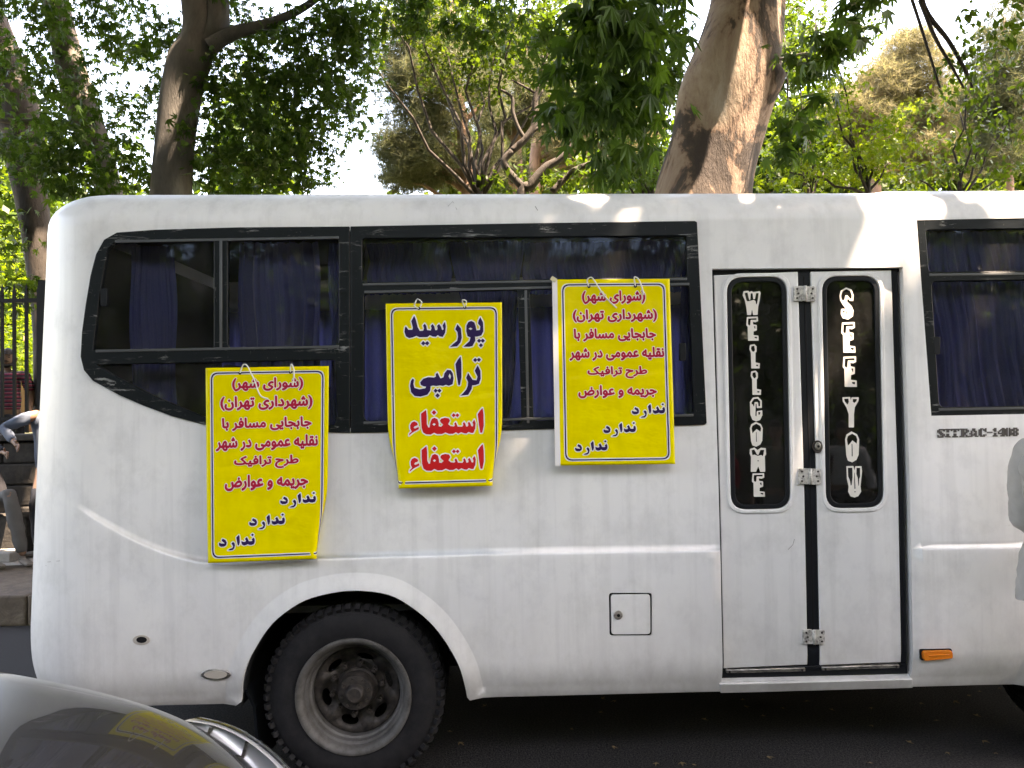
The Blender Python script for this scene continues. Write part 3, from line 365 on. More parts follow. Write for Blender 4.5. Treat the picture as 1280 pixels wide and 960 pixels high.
[9532,5939,9553,5939,9553,5958,9481,5959,9476,5969,9472,6018,9464,6027,9461,6028,9443,6016,9441,5983,9444,5944,9456,5941],
[9518,6038,9539,6038,9539,6071,9529,6066,9518,6042],
[9525,6167,9545,6166,9562,6169,9558,6189,9531,6181]],
[]),
'see':([[10603,3584,10537,3620,10534,3625,10520,3688,10528,3747,10562,3802,10596,3847,10595,3849,10589,3851,10561,3851,10545,3852,10541,3855,10538,3869,10536,3919,10556,3962,10562,3970,10627,3987,10681,3950,10688,3944,10696,3873,10673,3818,10615,3761,10621,3722,10623,3720,10652,3752,10689,3752,10693,3747,10696,3677,10674,3612,10670,3609,10667,3606],
[10603,3606,10609,3607,10653,3627,10674,3677,10671,3722,10669,3724,10653,3724,10620,3682,10598,3681,10592,3688,10582,3734,10577,3739,10559,3749,10545,3723,10541,3691,10542,3681,10553,3641,10559,3631],
[10609,3869,10612,3870,10619,3880,10620,3911,10617,3915,10605,3915,10603,3912],
[10584,3872,10586,3872,10587,3877,10583,3892,10567,3907,10563,3875],
[10694,4018,10577,4023,10556,4024,10551,4028,10542,4155,10563,4180,10568,4397,10572,4403,10716,4404,10722,4400,10718,4327,10708,4323,10656,4316,10646,4312,10647,4256,10691,4241,10696,4236,10696,4161,10692,4154,10642,4144,10638,4105,10639,4103,10645,4102,10675,4108,10709,4091,10713,4088,10710,4022,10705,4018],
[10666,4044,10691,4044,10691,4069,10614,4070,10609,4071,10606,4078,10601,4147,10591,4161,10588,4162,10566,4142,10570,4049],
[10650,4172,10666,4171,10673,4174,10673,4218,10664,4211,10650,4175],
[10659,4342,10694,4341,10700,4344,10695,4372,10692,4372,10664,4361],
[10711,4448,10594,4452,10573,4454,10568,4458,10559,4584,10580,4609,10585,4827,10589,4833,10733,4834,10739,4830,10735,4756,10725,4752,10673,4746,10663,4742,10664,4686,10708,4671,10713,4666,10713,4591,10709,4584,10659,4573,10656,4534,10656,4532,10662,4532,10692,4538,10727,4521,10730,4517,10727,4452,10722,4448],
[10684,4473,10708,4474,10708,4498,10631,4499,10627,4501,10623,4508,10618,4577,10608,4591,10605,4591,10584,4572,10588,4478],
[10667,4602,10683,4601,10691,4603,10691,4647,10681,4641,10667,4605],
[10676,4772,10711,4771,10717,4773,10712,4801,10709,4802,10681,4791],
[10638,4959,10559,4964,10556,4970,10560,5008,10564,5020,10608,5094,10635,5178,10636,5339,10641,5343,10697,5343,10702,5338,10702,5177,10712,5091,10758,5009,10763,4969,10758,4963,10673,4964,10668,4972,10662,4998,10660,4995,10655,4962,10650,4959],
[10620,4981,10630,4981,10632,4983,10637,5022,10619,5057,10586,5017,10579,4988,10581,4984],
[10688,4986,10734,4985,10738,4988,10732,5012,10709,5035,10706,5035,10687,5020],
[10670,5393,10608,5432,10592,5484,10590,5498,10604,5686,10607,5705,10622,5752,10628,5763,10680,5782,10732,5752,10761,5686,10768,5494,10741,5428],
[10678,5422,10686,5425,10728,5452,10744,5492,10736,5547,10734,5547,10683,5505,10643,5555,10625,5571,10613,5494,10626,5452],
[10672,5550,10680,5550,10682,5559,10685,5659,10685,5705,10683,5707,10675,5707,10673,5703],
[10672,5828,10611,5831,10606,5834,10613,5994,10634,6086,10629,6150,10657,6208,10662,6211,10708,6226,10756,6209,10793,6150,10784,6083,10804,5895,10798,5842,10796,5834,10792,5831,10722,5831,10717,5838,10710,5873,10706,5879,10696,5831,10691,5827],
[10652,5850,10680,5850,10682,5878,10684,5966,10673,6062,10670,6069,10662,6074,10660,6072,10650,6008,10629,5962,10627,5931,10626,5853,10628,5851],
[10734,5852,10775,5851,10779,5853,10780,5961,10766,5994,10765,6055,10763,6073,10761,6076,10758,6075,10756,6067,10749,5978,10732,5930],
[10705,5911,10708,5911,10710,5922,10721,6109,10720,6114,10717,6115,10709,6115,10707,6111,10704,5956],
[10712,6144,10716,6143,10724,6152,10714,6162,10704,6153]],
[]),
}

# ------------------------------------------------------------------ materials
def M_paint():
    m=mat('white_bus_paint',(.82,.82,.81),.4); b=BS(m); b.inputs['Coat Weight'].default_value=.25; b.inputs['Coat Roughness'].default_value=.22
    n1=noise(m,1.6,5,.65); n2=noise(m,5,6,.7,(1,1,.8)); n3=noise(m,60,3,.7,(.3,1,1))
    a=ramp(m,n1.outputs[0],[(.3,(.76,.765,.775)),(.6,(.84,.84,.83))])
    c=ramp(m,n2.outputs[0],[(.30,g3(.86)),(.52,g3(1))]); x=mixc(m,1,a.outputs[0],c.outputs[0],'MULTIPLY')
    n5=noise(m,16,4,.6,(1,1,.05)); s5=ramp(m,n5.outputs[0],[(.36,g3(.93)),(.5,g3(1))]); x=mixc(m,1,x,s5.outputs[0],'MULTIPLY')
    # fine scuffs and specks
    d=ramp(m,n3.outputs[0],[(.70,g3(0)),(.78,g3(1))]); d2=ramp(m,n2.outputs[0],[(.5,g3(0)),(.62,g3(1))])
    mm=N(m,'ShaderNodeMath',operation='MULTIPLY'); L(m,d.outputs[0],mm.inputs[0]); L(m,d2.outputs[0],mm.inputs[1])
    m2=N(m,'ShaderNodeMath',operation='MULTIPLY'); L(m,mm.outputs[0],m2.inputs[0]); m2.inputs[1].default_value=.5
    x=mixc(m,m2.outputs[0],x,(.42,.41,.38))
    # road dirt thrown up along the skirt
    tc=N(m,'ShaderNodeTexCoord'); sp=N(m,'ShaderNodeSeparateXYZ'); L(m,tc.outputs['Object'],sp.inputs[0])
    mr=N(m,'ShaderNodeMapRange'); L(m,sp.outputs[2],mr.inputs[0]); mr.inputs[1].default_value=.30; mr.inputs[2].default_value=.95; mr.inputs[3].default_value=1.0; mr.inputs[4].default_value=0
    n4=noise(m,5,6,.75,(1,1,.6)); k=N(m,'ShaderNodeMath',operation='MULTIPLY'); L(m,mr.outputs[0],k.inputs[0]); L(m,n4.outputs[0],k.inputs[1])
    x=mixc(m,k.outputs[0],x,(.30,.27,.25))
    L(m,x,b.inputs['Base Color'])
    r=ramp(m,n2.outputs[0],[(.3,g3(.55)),(.7,g3(.38))]); L(m,r.outputs[0],b.inputs['Roughness'])
    nb=noise(m,2.2,2,.4); bump(m,nb.outputs[0],.06,.012)
    return m
def M_frame(name='worn_black_frame_paint',base=(.0055,.008,.010)):
    m=mat(name,base,.38); b=BS(m)
    n1=noise(m,26,6,.75,(.22,1,1.6),dist=.6); n2=noise(m,5,3,.6); n3=noise(m,90,3,.6,(1,1,.25))
    s=ramp(m,n1.outputs[0],[(.575,g3(0)),(.63,g3(1))]); s2=ramp(m,n2.outputs[0],[(.46,g3(0)),(.62,g3(1))])
    mm=N(m,'ShaderNodeMath',operation='MULTIPLY'); L(m,s.outputs[0],mm.inputs[0]); L(m,s2.outputs[0],mm.inputs[1])
    x=mixc(m,mm.outputs[0],base,(.24,.25,.25)); t=ramp(m,n3.outputs[0],[(.68,g3(0)),(.72,g3(.5))]); x=mixc(m,t.outputs[0],x,(.12,.125,.12))
    L(m,x,b.inputs['Base Color']); bump(m,n1.outputs[0],.35,.003); return m
def M_glass(name,tint,refl=1.0,rough=.028):
    m=bpy.data.materials.new(name); m.use_nodes=True; t=m.node_tree; t.nodes.clear()
    o=t.nodes.new('ShaderNodeOutputMaterial'); mx=t.nodes.new('ShaderNodeMixShader'); tr=t.nodes.new('ShaderNodeBsdfTransparent'); g=t.nodes.new('ShaderNodeBsdfGlossy')
    fr=t.nodes.new('ShaderNodeFresnel'); fr.inputs[0].default_value=1.36+.10*refl; tr.inputs[0].default_value=(*tint,1); g.inputs['Roughness'].default_value=rough; g.inputs[0].default_value=(.95,.97,1,1)
    di=t.nodes.new('ShaderNodeBsdfDiffuse'); di.inputs[0].default_value=(.32,.32,.30,1); m3=t.nodes.new('ShaderNodeMixShader')
    n=noise(m,9,6,.75,(1,1,.5)); r=ramp(m,n.outputs[0],[(.4,g3(.014)),(.7,g3(.060))])
    L(m,fr.outputs[0],mx.inputs[0]); L(m,tr.outputs[0],mx.inputs[1]); L(m,g.outputs[0],mx.inputs[2])
    L(m,r.outputs[0],m3.inputs[0]); L(m,mx.outputs[0],m3.inputs[1]); L(m,di.outputs[0],m3.inputs[2]); L(m,m3.outputs[0],o.inputs[0]); return m
PAINT=M_paint(); FRAME=M_frame(); GLASS=M_glass('tinted_window_glass',(.86,.88,.92)); DGLASS=M_glass('dark_door_glass',(.12,.13,.13),2.4)
RUBBER=mat('black_rubber',(.008,.010,.013),.45); bump(RUBBER,noise(RUBBER,40,3).outputs[0],.2,.002)
TYRE=mat('tyre_rubber',(.018,.018,.020),.72); _n=noise(TYRE,9,6,.8); L(TYRE,ramp(TYRE,_n.outputs[0],[(.35,(.010,.010,.012)),(.75,(.026,.025,.026))]).outputs[0],BS(TYRE).inputs['Base Color']); bump(TYRE,noise(TYRE,120,2).outputs[0],.3,.002)
STEEL=mat('dusty_steel_rim',(.2,.19,.185),.62,.3); _n=noise(STEEL,8,6,.75); L(STEEL,ramp(STEEL,_n.outputs[0],[(.35,(.06,.055,.05)),(.6,(.135,.13,.125))]).outputs[0],BS(STEEL).inputs['Base Color'])
GRIME=mat('greasy_black_steel',(.035,.030,.028),.6,.3); _n=noise(GRIME,30,5,.7); L(GRIME,ramp(GRIME,_n.outputs[0],[(.35,(.02,.018,.018)),(.7,(.085,.07,.06))]).outputs[0],BS(GRIME).inputs['Base Color']); bump(GRIME,_n.outputs[0],.5,.004)
UNDER=mat('underbody_black',(.012,.012,.013),.8)
CHROME=mat('worn_bright_metal',(.62,.60,.56),.32,.85); _n=noise(CHROME,60,4,.7,(.3,1,1)); L(CHROME,ramp(CHROME,_n.outputs[0],[(.4,(.62,.60,.56)),(.62,(.22,.21,.2))]).outputs[0],BS(CHROME).inputs['Base Color'])
HINGE=mat('painted_hinge_metal',(.62,.60,.55),.45,.2); _n=noise(HINGE,50,4,.7); L(HINGE,ramp(HINGE,_n.outputs[0],[(.45,(.66,.64,.60)),(.66,(.2,.19,.18))]).outputs[0],BS(HINGE).inputs['Base Color'])
AMBER=mat('amber_plastic',(.75,.20,.02),.25); BS(AMBER).inputs['Subsurface Weight'].default_value=.15
LENS=mat('dirty_clear_lens',(.46,.42,.37),.3)
CREAM=mat('cream_vinyl_lettering',(.78,.74,.68),.55)
def M_curtain():
    m=bpy.data.materials.new('blue_curtain_cloth'); m.use_nodes=True; b=BS(m); b.inputs['Roughness'].default_value=.8; b.inputs['Sheen Weight'].default_value=.3
    n=noise(m,300,2,.5,(1,1,.4)); r=ramp(m,n.outputs[0],[(.3,(.075,.079,.215)),(.7,(.12,.125,.31))]); L(m,r.outputs[0],b.inputs['Base Color'])
    t=N(m,'ShaderNodeBsdfTranslucent'); t.inputs[0].default_value=(.12,.13,.38,1); mx=N(m,'ShaderNodeMixShader'); mx.inputs[0].default_value=.45
    L(m,b.outputs[0],mx.inputs[1]); L(m,t.outputs[0],mx.inputs[2]); L(m,mx.outputs[0],m.node_tree.nodes['Material Output'].inputs[0]); return m
CURT=M_curtain(); INTER=mat('grey_interior_lining',(.05,.048,.046),.8); SEATM=mat('dark_seat_cloth',(.07,.07,.085),.9)

# ------------------------------------------------------------------ bus surface: u runs along the bus, v up it
BW=2.10; CA,CB=.45,.40; Z0=2.60; RA=.20; RY=.35; RX=.28
XC=at(40,720,.206).x+.394
ZB=at(640,871,.03).z
def smooth01(x): x=np.clip(x,0,1); return x*x*(3-2*x)
def P0(u,v):
    u=np.asarray(u,float); v=np.asarray(v,float)
    th=np.clip((v-Z0)/RA,0,math.pi/2); z=np.where(v<Z0,v,Z0+RA*np.sin(th)); dzr=np.clip(.024-.013*u,-.01,.055)*smooth01((v-2.53)/.12)
    lean=.03*np.clip((z-1.3)/1.2,0,1.2); iy=lean+RY*(1-np.cos(th))
    zk=ZB+.17; iy=iy+.05*(np.clip(zk-z,0,1)/.17)**2
    ix=.085*np.clip((z-.9)/1.8,-.1,1)+RX*(1-np.cos(th))+.06*(np.clip(zk+.1-z,0,1)/.27)**2
    t=np.clip((XC-u)/.42,0,math.pi/2)
    x=np.where(u>=XC,u,XC-np.maximum(CA-ix,.02)*np.sin(t)); y=CB-np.maximum(CB-iy,.01)*np.cos(t)
    over=np.maximum(XC-.42*math.pi/2-u,0); y=y+over
    return np.stack([x,y,z+dzr],-1)
def Sn(u,v):
    e=2e-3; a=(P0(np.asarray(u)+e,v)-P0(np.asarray(u)-e,v)); b=P0(u,np.asarray(v)+e)-P0(u,np.asarray(v)-e)
    n=np.cross(a,b); l=np.linalg.norm(n,axis=-1,keepdims=True); return n/np.maximum(l,1e-12)
def Sf(u,v,off=0):
    return P0(u,v)+Sn(u,v)*np.asarray(off)[...,None]
def S(u,v,off=0): return Vector(Sf(np.array([u]),np.array([v]),np.array([off]))[0])
def pz(px,py,off=0):
    p=at(px,py,0); u,v=p.x,p.z
    for _ in range(14):
        qx,qy=proj(S(u,v,off)); u+=(px-qx)/268*.8; v-=(py-qy)/268*.8
    return (u,v)
def PL(loop,off=0): return [pz(x,y,off) for x,y in loop]

def disp(u,v): return np.zeros_like(u)
def smooth01(x): x=np.clip(x,0,1); return x*x*(3-2*x)
G1=np.array(PL(catmull([(88,628),(130,654),(180,680),(228,697),(272,703),(330,701),(400,698),(600,692),(760,689),(900,687)],5)))
G2=np.array(PL([(1149,684),(1290,682),(1420,680),(1700,675)]))
ARC_IN=[(304,884),(304,857),(308,836),(318,813),(341,779),(375,753),(406,742),(444,737),(486,742),(517,759),(543,782),(563,810),(576,836),(584,866),(585,873)]
ARC=np.array(PL(catmull(ARC_IN,4)))
FRONT_DX=pz(1275+136,864)[0]-pz(442,864)[0]
ARC2=ARC+np.array([FRONT_DX,0]); 
def segdist(u,v,P):
    d=np.full(u.shape,9.)
    for a,b in zip(P[:-1],P[1:]):
        ab=b-a; t=np.clip(((u-a[0])*ab[0]+(v-a[1])*ab[1])/(ab@ab),0,1); d=np.minimum(d,np.hypot(u-a[0]-t*ab[0],v-a[1]-t*ab[1]))
    return d
UP1=pz(1133,600)[0]; UP2=pz(1149,600)[0]
def disp(u,v):
    d=np.zeros_like(u)
    for G,fade in ((G1,1),(G2,0)):
        gv=np.interp(u,G[:,0],G[:,1]); below=gv-v; a=smooth01((u-G[0,0])/.16) if fade else 1.
        on=(u>=G[0,0]-(.0 if fade else .001))&(u<=G[-1,0]+.001)
        prof=np.where(below<0,-.004*smooth01(1+below/.03)*(below>-.03),.0062*smooth01(below/.012)*(1-smooth01((below-.012)/.30)))
        d+=np.where(on,prof*a,0)
    for A in (ARC,ARC2):
        r=segdist(u,v,A); d+=np.where(r<.078,.018*(1-r/.078),0)
    d+=.008*smooth01((ZB+.034-v)/.012)
    d+=.010*smooth01((u-UP1)/(UP2-UP1))*(u<UP2+5)*smooth01((v-.4)/.2)
    return d
def arcoff(A,o):
    A=np.asarray(A); c=A[[0,-1]].mean(0); c=np.array([c[0],ARC[:,1].min()+.0]); 
    t=np.gradient(A,axis=0); n=np.stack([-t[:,1],t[:,0]],1); n/=np.linalg.norm(n,axis=1,keepdims=True); return A+n*o
UMIN=XC-.42*math.pi/2-1.3; UMAX=pz(1275+136,864)[0]+1.45; VTOP=Z0+RA*math.pi/2
SILL=PL([(890,336),(1128,334),(1138,848),(902,852)])
def bottomline():
    return [(UMIN,ZB)]+[(ARC[0,0]-.02,ZB)]+[tuple(p) for p in ARC if p[1]>ZB+.004]+[(ARC[-1,0]+.01,ZB)]+[(ARC2[0,0]-.01,ZB)]+[tuple(p) for p in ARC2 if p[1]>ZB+.004]+[(ARC2[-1,0]+.02,ZB),(UMAX,ZB)]
WF1_o=[(196,287.5),(301,284.5),(437.3,283.5),(437.8,541),(430,541),(385,539.5),(330,536),(256,531),(215,520),(180,507),(150,494),(117,476),(106,463),(102,446),(103.6,415),(108,382),(114,345),(121,318),(131,300),(147,291)]
WF2_o=[(438.4,283.4),(650,279.6),(868,276.6),(871,278),(883,529),(880,531),(700,536),(560,539),(438.8,541)]
WF3_o=[(1141,271),(1290,268.5),(1420,266),(1545,263),(1545,517),(1420,519),(1290,522.5),(1160,525)]
FLAP=rrect((761,741),(815,741),(815,795),(762,795),4,3)
REAR_UW=[UMIN-.02,0]
bus=empty('bus','white minibus with worn black window frames and a folding double door','bus',(0,0,0))
def shell():
    outer=dens(bottomline()+[(UMAX,VTOP),(UMIN,VTOP)],.06)
    h=[]
    for W in (WF1_o,WF2_o,WF3_o):
        p=np.array(PL(W)); h.append(p)
    # windows share one hole per group (rear two are joined)
    a=np.array(PL(WF1_o[:2]+[(600,283),(866,279.5),(869,281),(880,527),(870,529),(700,533),(560,536),(430,538)]+WF1_o[5:])); cen=a.mean(0)
    h1=[tuple(p) for p in cen+(a-cen)*np.array([.992,.975])]
    b=h[2]; cen=b.mean(0); h3=[tuple(p) for p in cen+(b-cen)*np.array([.985,.96])]
    holes=[dens(h1,.05),dens(h3,.05),dens(SILL,.05),PL(FLAP)]
    us=np.concatenate([np.arange(UMIN+.15,XC-.7,.15),np.arange(XC-.66,XC+.1,.03),np.arange(XC+.1,UMAX,.05)])
    vs=np.concatenate([np.arange(ZB+.055,ZB+.2,.03),np.arange(ZB+.22,Z0-.02,.05),np.linspace(Z0,VTOP,12)[:-1]])
    pts=np.array([(u,v) for u in us for v in vs])
    lines=[]
    for G in (G1,G2):
        for o in (.03,.0,-.006,-.012,-.03): lines.append([(u,v+o) for u,v in G if UMIN<u<UMAX-.05])
    for A in (ARC,ARC2):
        for o in (.02,.05,.077,.081):
            q=[tuple(p) for p in arcoff(A,o) if p[1]>ZB+.03]; lines.append(q)
    segs=[(ARC[-1,0]+.09,ARC2[0,0]-.09),(XC-.3,ARC[0,0]-.09)]
    for s0,s1 in segs:
        for o in (.022,.034): lines.append([(u,ZB+o) for u in np.arange(s0,s1,.08)])
    for G in (UP1,UP2): lines.append([(G,v) for v in np.arange(ZB+.1,2.2,.08)])
    ok=inpoly(pts,[outer]+holes); pts=pts[ok]
    keep=np.ones(len(pts),bool)
    for lp in [outer]+holes: keep&=segdist(pts[:,0],pts[:,1],np.array(list(lp)+[lp[0]]))>.012
    for ln in lines: keep&=segdist(pts[:,0],pts[:,1],np.array(ln))>.012
    vv,T=cdt([outer]+holes,lines,[tuple(p) for p in pts[keep]])
    u,v=vv[:,0],vv[:,1]; D=disp(u,v); X=Sf(u,v,D)
    e=.0015
    a=Sf(u+e,v,disp(u+e,v))-Sf(u-e,v,disp(u-e,v)); b=Sf(u,v+e,disp(u,v+e))-Sf(u,v-e,disp(u,v-e)); nn=np.cross(a,b); nn/=np.maximum(np.linalg.norm(nn,axis=1,keepdims=True),1e-12)
    nv=len(X); Vs=[tuple(p) for p in X]; F=[tuple(t) for t in T]; nshell=len(F)
    # returns along every opening
    for lp,dep in ((outer,.02),(holes[0],.03),(holes[1],.03),(holes[2],.07),(holes[3],.012)):
        q=np.array(lp); A=Sf(q[:,0],q[:,1],disp(q[:,0],q[:,1])); B=Sf(q[:,0],q[:,1],disp(q[:,0],q[:,1])-dep); n=len(Vs); k=len(q)
        Vs+=[tuple(p) for p in A]+[tuple(p) for p in B]; F+=[(n+i,n+(i+1)%k,n+k+(i+1)%k,n+k+i) for i in range(k)]
    o=meshpy('body_shell',Vs,F,PAINT,bus)
    me=o.data; sm=[i<nshell for i in range(len(F))]; me.polygons.foreach_set('use_smooth',sm)
    nrm=[Vector(p) for p in nn]; ln=[]
    for p in me.polygons:
        for vi in p.vertices: ln.append(nrm[vi] if p.index<nshell else p.normal)
    me.normals_split_custom_set(ln)
    return o
shell()
# roof skin, far side and front/rear closing panels
WC_x=pz(442,864)[0]
def closing():
    mb=MB(); us=np.linspace(UMIN,UMAX,60); 
    top=P0(us,np.full(60,VTOP)); ys=np.linspace(0,1,9); V=[]
    xs=np.linspace(P0(np.array([UMIN]),np.array([VTOP]))[0,0],UMAX,50)
    for x in xs:
        for t in ys: V.append((x,.36+(BW-.72)*t,Z0+RA-.004+min(.055,max(-.01,.024-.013*x))+.03*math.sin(math.pi*t)))
    n=len(ys); F=[(i*n+j,(i+1)*n+j,(i+1)*n+j+1,i*n+j+1) for i in range(len(xs)-1) for j in range(n-1)]
    mb.add(V,F); mb.build('roof',PAINT,bus,True)
    # far side with window openings
    wins=[[(x,1.72),(x+1.15,1.72),(x+1.15,2.42),(x,2.42)] for x in (-1.95,-.72,.51,1.74)]
    outer=[(XC-.1,ZB),(UMAX,ZB),(UMAX,VTOP),(XC-.1,VTOP)]
    pts=[(u,v) for u in np.arange(XC,UMAX-.1,.3) for v in list(np.arange(ZB+.1,1.6,.3))+[2.5,2.62,2.7,2.76,2.82,2.87]]
    V,T=cdt([dens(outer,.2)]+wins,(),pts); X=P0(V[:,0],V[:,1]); X[:,1]=BW-X[:,1]
    meshpy('far_side_panel',X,[tuple(t[::-1]) for t in T],PAINT,bus,True)
    for wn in wins:
        V=[(u,BW-.03,v) for u,v in wn]; meshpy('far_pane',V,[(0,1,2,3)],GLASS,bus)
    # far rear corner
    uc=np.linspace(XC-.42*math.pi/2-.02,XC-.1,16); vc=np.concatenate([np.linspace(ZB,Z0,14),np.linspace(Z0,VTOP,7)[1:]]); U_,V_=np.meshgrid(uc,vc); X=P0(U_.ravel(),V_.ravel()); X[:,1]=BW-X[:,1]; k_=len(uc)
    meshpy('far_rear_corner',X,[(j*k_+i,(j+1)*k_+i,(j+1)*k_+i+1,j*k_+i+1) for j in range(len(vc)-1) for i in range(k_-1)],PAINT,bus,True)
    # front wall with windscreen opening
    y0,y1=.0,BW
    V,T=cdt([[(y0+.05,ZB),(y1-.05,ZB),(y1,1.4),(y1-.05,2.6),(y1-.35,2.79),(y0+.35,2.79),(y0+.05,2.6),(y0,1.4)],[(.15,1.35),(1.95,1.35),(1.9,2.4),(.2,2.4)]],(),[])
    meshpy('front_panel',[(UMAX,a,b) for a,b in V],[tuple(t) for t in T],PAINT,bus)
    meshpy('windscreen',[(UMAX-.01,.15,1.35),(UMAX-.01,1.95,1.35),(UMAX-.01,1.9,2.4),(UMAX-.01,.2,2.4)],[(0,1,2,3)],GLASS,bus)
    xr=P0(np.array([UMIN]),np.array([1.2]))[0,0]
    # inner lining
    mb=MB(); mb.box(((xr+UMAX)/2+.1,BW/2,.80),(UMAX-xr-.5,BW-.24,.03)); mb.build('cabin_floor',INTER,bus)
    mb=MB(); mb.box(((xr+UMAX)/2+.1,BW/2,2.66),(UMAX-xr-.6,BW-.5,.02)); mb.build('cabin_ceiling',INTER,bus)
    mb=MB(); mb.box((xr+.34,BW/2,1.7),(.02,BW-.3,1.8)); mb.build('rear_lining',INTER,bus)
    mb=MB(); mb.box((0.2,BW-.10,1.25),(4.4,.02,.9)); mb.build('side_lining',INTER,bus)
    # under body
    mb=MB(); mb.box(((xr+UMAX)/2+.2,BW/2,ZB+.14),(UMAX-xr-.6,BW-1.36,.06)); mb.box(((WC_x+WC_x+FRONT_DX)/2,BW/2,ZB+.14),(FRONT_DX-1.3,BW-.22,.06))
    for y in (.74,1.36): mb.box(((xr+UMAX)/2,y,ZB+.02),(UMAX-xr-.5,.09,.18))
    mb.build('chassis',UNDER,bus)
    mb=MB(); mb.box((.75,1.1,ZB+.1),(.9,.5,.22)); mb.build('fuel_tank',UNDER,bus,bevel=.02)
closing()
def plate(name,outer,holes,o1,o0,m,parent,bevel=.002,step=.05,grid=None,uv=False):
    lo=[outer if uv else PL(outer)]+[h if uv else PL(h) for h in holes]
    lo=[dens(l,step) for l in lo]; pts=[]
    if grid:
        q=np.array(lo[0]); P=np.array([(a,b) for a in np.arange(q[:,0].min(),q[:,0].max(),grid) for b in np.arange(q[:,1].min(),q[:,1].max(),grid)])
        P=P[inpoly(P,lo)]; k=np.ones(len(P),bool)
        for l in lo: k&=segdist(P[:,0],P[:,1],np.array(list(l)+[l[0]]))>.015
        pts=[tuple(p) for p in P[k]]
    V,T=cdt(lo,(),pts); A=Sf(V[:,0],V[:,1],np.full(len(V),o1)); n=len(V); Vs=[tuple(p) for p in A]; F=[tuple(t) for t in T]
    if o0 is not None:
        B=Sf(V[:,0],V[:,1],np.full(len(V),o0)); Vs+=[tuple(p) for p in B]
        cnt={}
        for a,b,c in T:
            for e in ((a,b),(b,c),(c,a)): cnt[e]=1
        for a,b in list(cnt):
            if (b,a) not in cnt: F.append((b,a,a+n,b+n))
    o=meshpy(name,Vs,F,m,parent)
    o.data.polygons.foreach_set('use_smooth',[True]*len(F)); sharp(o.data,30)
    if bevel and o0 is not None:
        b=o.modifiers.new('bevel','BEVEL'); b.width=bevel; b.segments=2; b.limit_method='ANGLE'; b.angle_limit=R(50); b.harden_normals=False
    return o
def glassp(name,loop,off,m,parent): return plate(name,loop,[],off,None,m,parent,0,.06,.12)
# windows: frame > panes, latch
UL=[(144,303.5),(200,301.5),(268,300),(268,437),(117,438),(119,418),(127,360),(135,313)]
UR=rrect((285,300),(424,298.5),(424,431.5),(285,435),5,3)
LO=[(123,456),(419,450),(422,520),(418,531),(405,532),(330,529),(256,521),(196,496),(144,470)]
wf1=plate('rear_window_frame',WF1_o,[UL,UR,LO],.009,-.02,FRAME,bus,.003,grid=.06)
glassp('pane',UL,-.006,GLASS,wf1); glassp('pane',UR,-.010,GLASS,wf1); glassp('pane',LO,-.006,GLASS,wf1)
TOP2=rrect((452.8,298.5),(858,295),(858.5,346),(452.8,353.6),4,2)
B2a=rrect((455,367),(647,362.5),(652,531),(455,526),6,3); B2b=rrect((662,362),(861,357),(867,517),(667,526),6,3)
wf2=plate('side_window_frame',WF2_o,[TOP2,B2a,B2b],.009,-.02,FRAME,bus,.003)
for l,o in ((TOP2,-.006),(B2a,-.006),(B2b,-.010)): glassp('pane',l,o,GLASS,wf2)
TOP3=rrect((1156,288),(1500,283),(1503,337),(1160,340),4,2); B3=rrect((1163,352),(1500,347),(1504,503),(1173,509),8,4)
wf3=plate('front_window_frame',WF3_o,[TOP3,B3],.009,-.02,FRAME,bus,.003)
glassp('pane',TOP3,-.006,GLASS,wf3); glassp('pane',B3,-.006,GLASS,wf3)
def strip(name,a,b,wpx,o1,o0,m,parent,bevel=.0015):
    a=Vector(a).to_2d(); b=Vector(b).to_2d(); n=(b-a).normalized(); n=Vector((-n.y,n.x))*wpx/2
    return plate(name,[tuple(a+n),tuple(b+n),tuple(b-n),tuple(a-n)],[],o1,o0,m,parent,bevel,.2)
ALU=mat('scuffed_aluminium_channel',(.10,.105,.11),.4,.5)
for (a,b,wf) in (((121,439),(424,433.5),wf1),((277,300.5),(277,436),wf1),((145,302.5),(424,297.5),wf1),((454,356),(858,349),wf2),((657,363),(660,529),wf2),((455,528.5),(866,519),wf2),((456,365.5),(861,355.5),wf2),((1160,344),(1500,340),wf3),((1172,512),(1500,506),wf3)):
    strip('sliding_channel',a,b,3.2,.012,.0,ALU,wf)
for (p,wf) in (((131,372),wf1),((1170,432),wf3),((853,440),wf2)):
    x,y=p; plate('latch',rrect((x-4,y-11),(x+4,y-11),(x+4,y+11),(x-4,y+11),1,1),[],.010,-.006,RUBBER,wf,.002)
    
# curtains: pleated cloth hanging behind the glass
def curtain(x0,x1,ytop,ybot,pleats,depth=.06,back=.13,shear=0,gather=1.0,seed=0):
    rr=random.Random(seed); a=pz(x0,ytop); b=pz(x1,ytop); c=pz(x0,ybot)
    nx=pleats*8; nz=10; V=[];F=[]; ph=[rr.uniform(.6,1.4) for _ in range(pleats+1)]
    for j in range(nz+1):
        t=j/nz
        for i in range(nx+1):
            s=i/nx; k=s*pleats; am=depth*ph[int(min(k,pleats))]*(.55+.45*t)
            u=a[0]+(b[0]-a[0])*(s*(1-t)+(.5+(s-.5)*gather)*t)+shear*t+.008*math.sin(9*t+seed+s*4); z=a[1]+(c[1]-a[1])*t
            V.append((u,back+am*.5*math.sin(2*math.pi*k+.6*math.sin(3*t+s*5))+.01*math.sin(17*k),z))
    for j in range(nz):
        for i in range(nx): F.append((j*(nx+1)+i,j*(nx+1)+i+1,(j+1)*(nx+1)+i+1,(j+1)*(nx+1)+i))
    return meshpy('curtain',V,F,CURT,bus,True)
curtain(146,206,300,545,8,.03,.16,0,1,1)
curtain(288,392,297,545,7,.07,.14,0,1.02,2)
curtain(404,418,297,545,3,.03,.15,0,1,3)
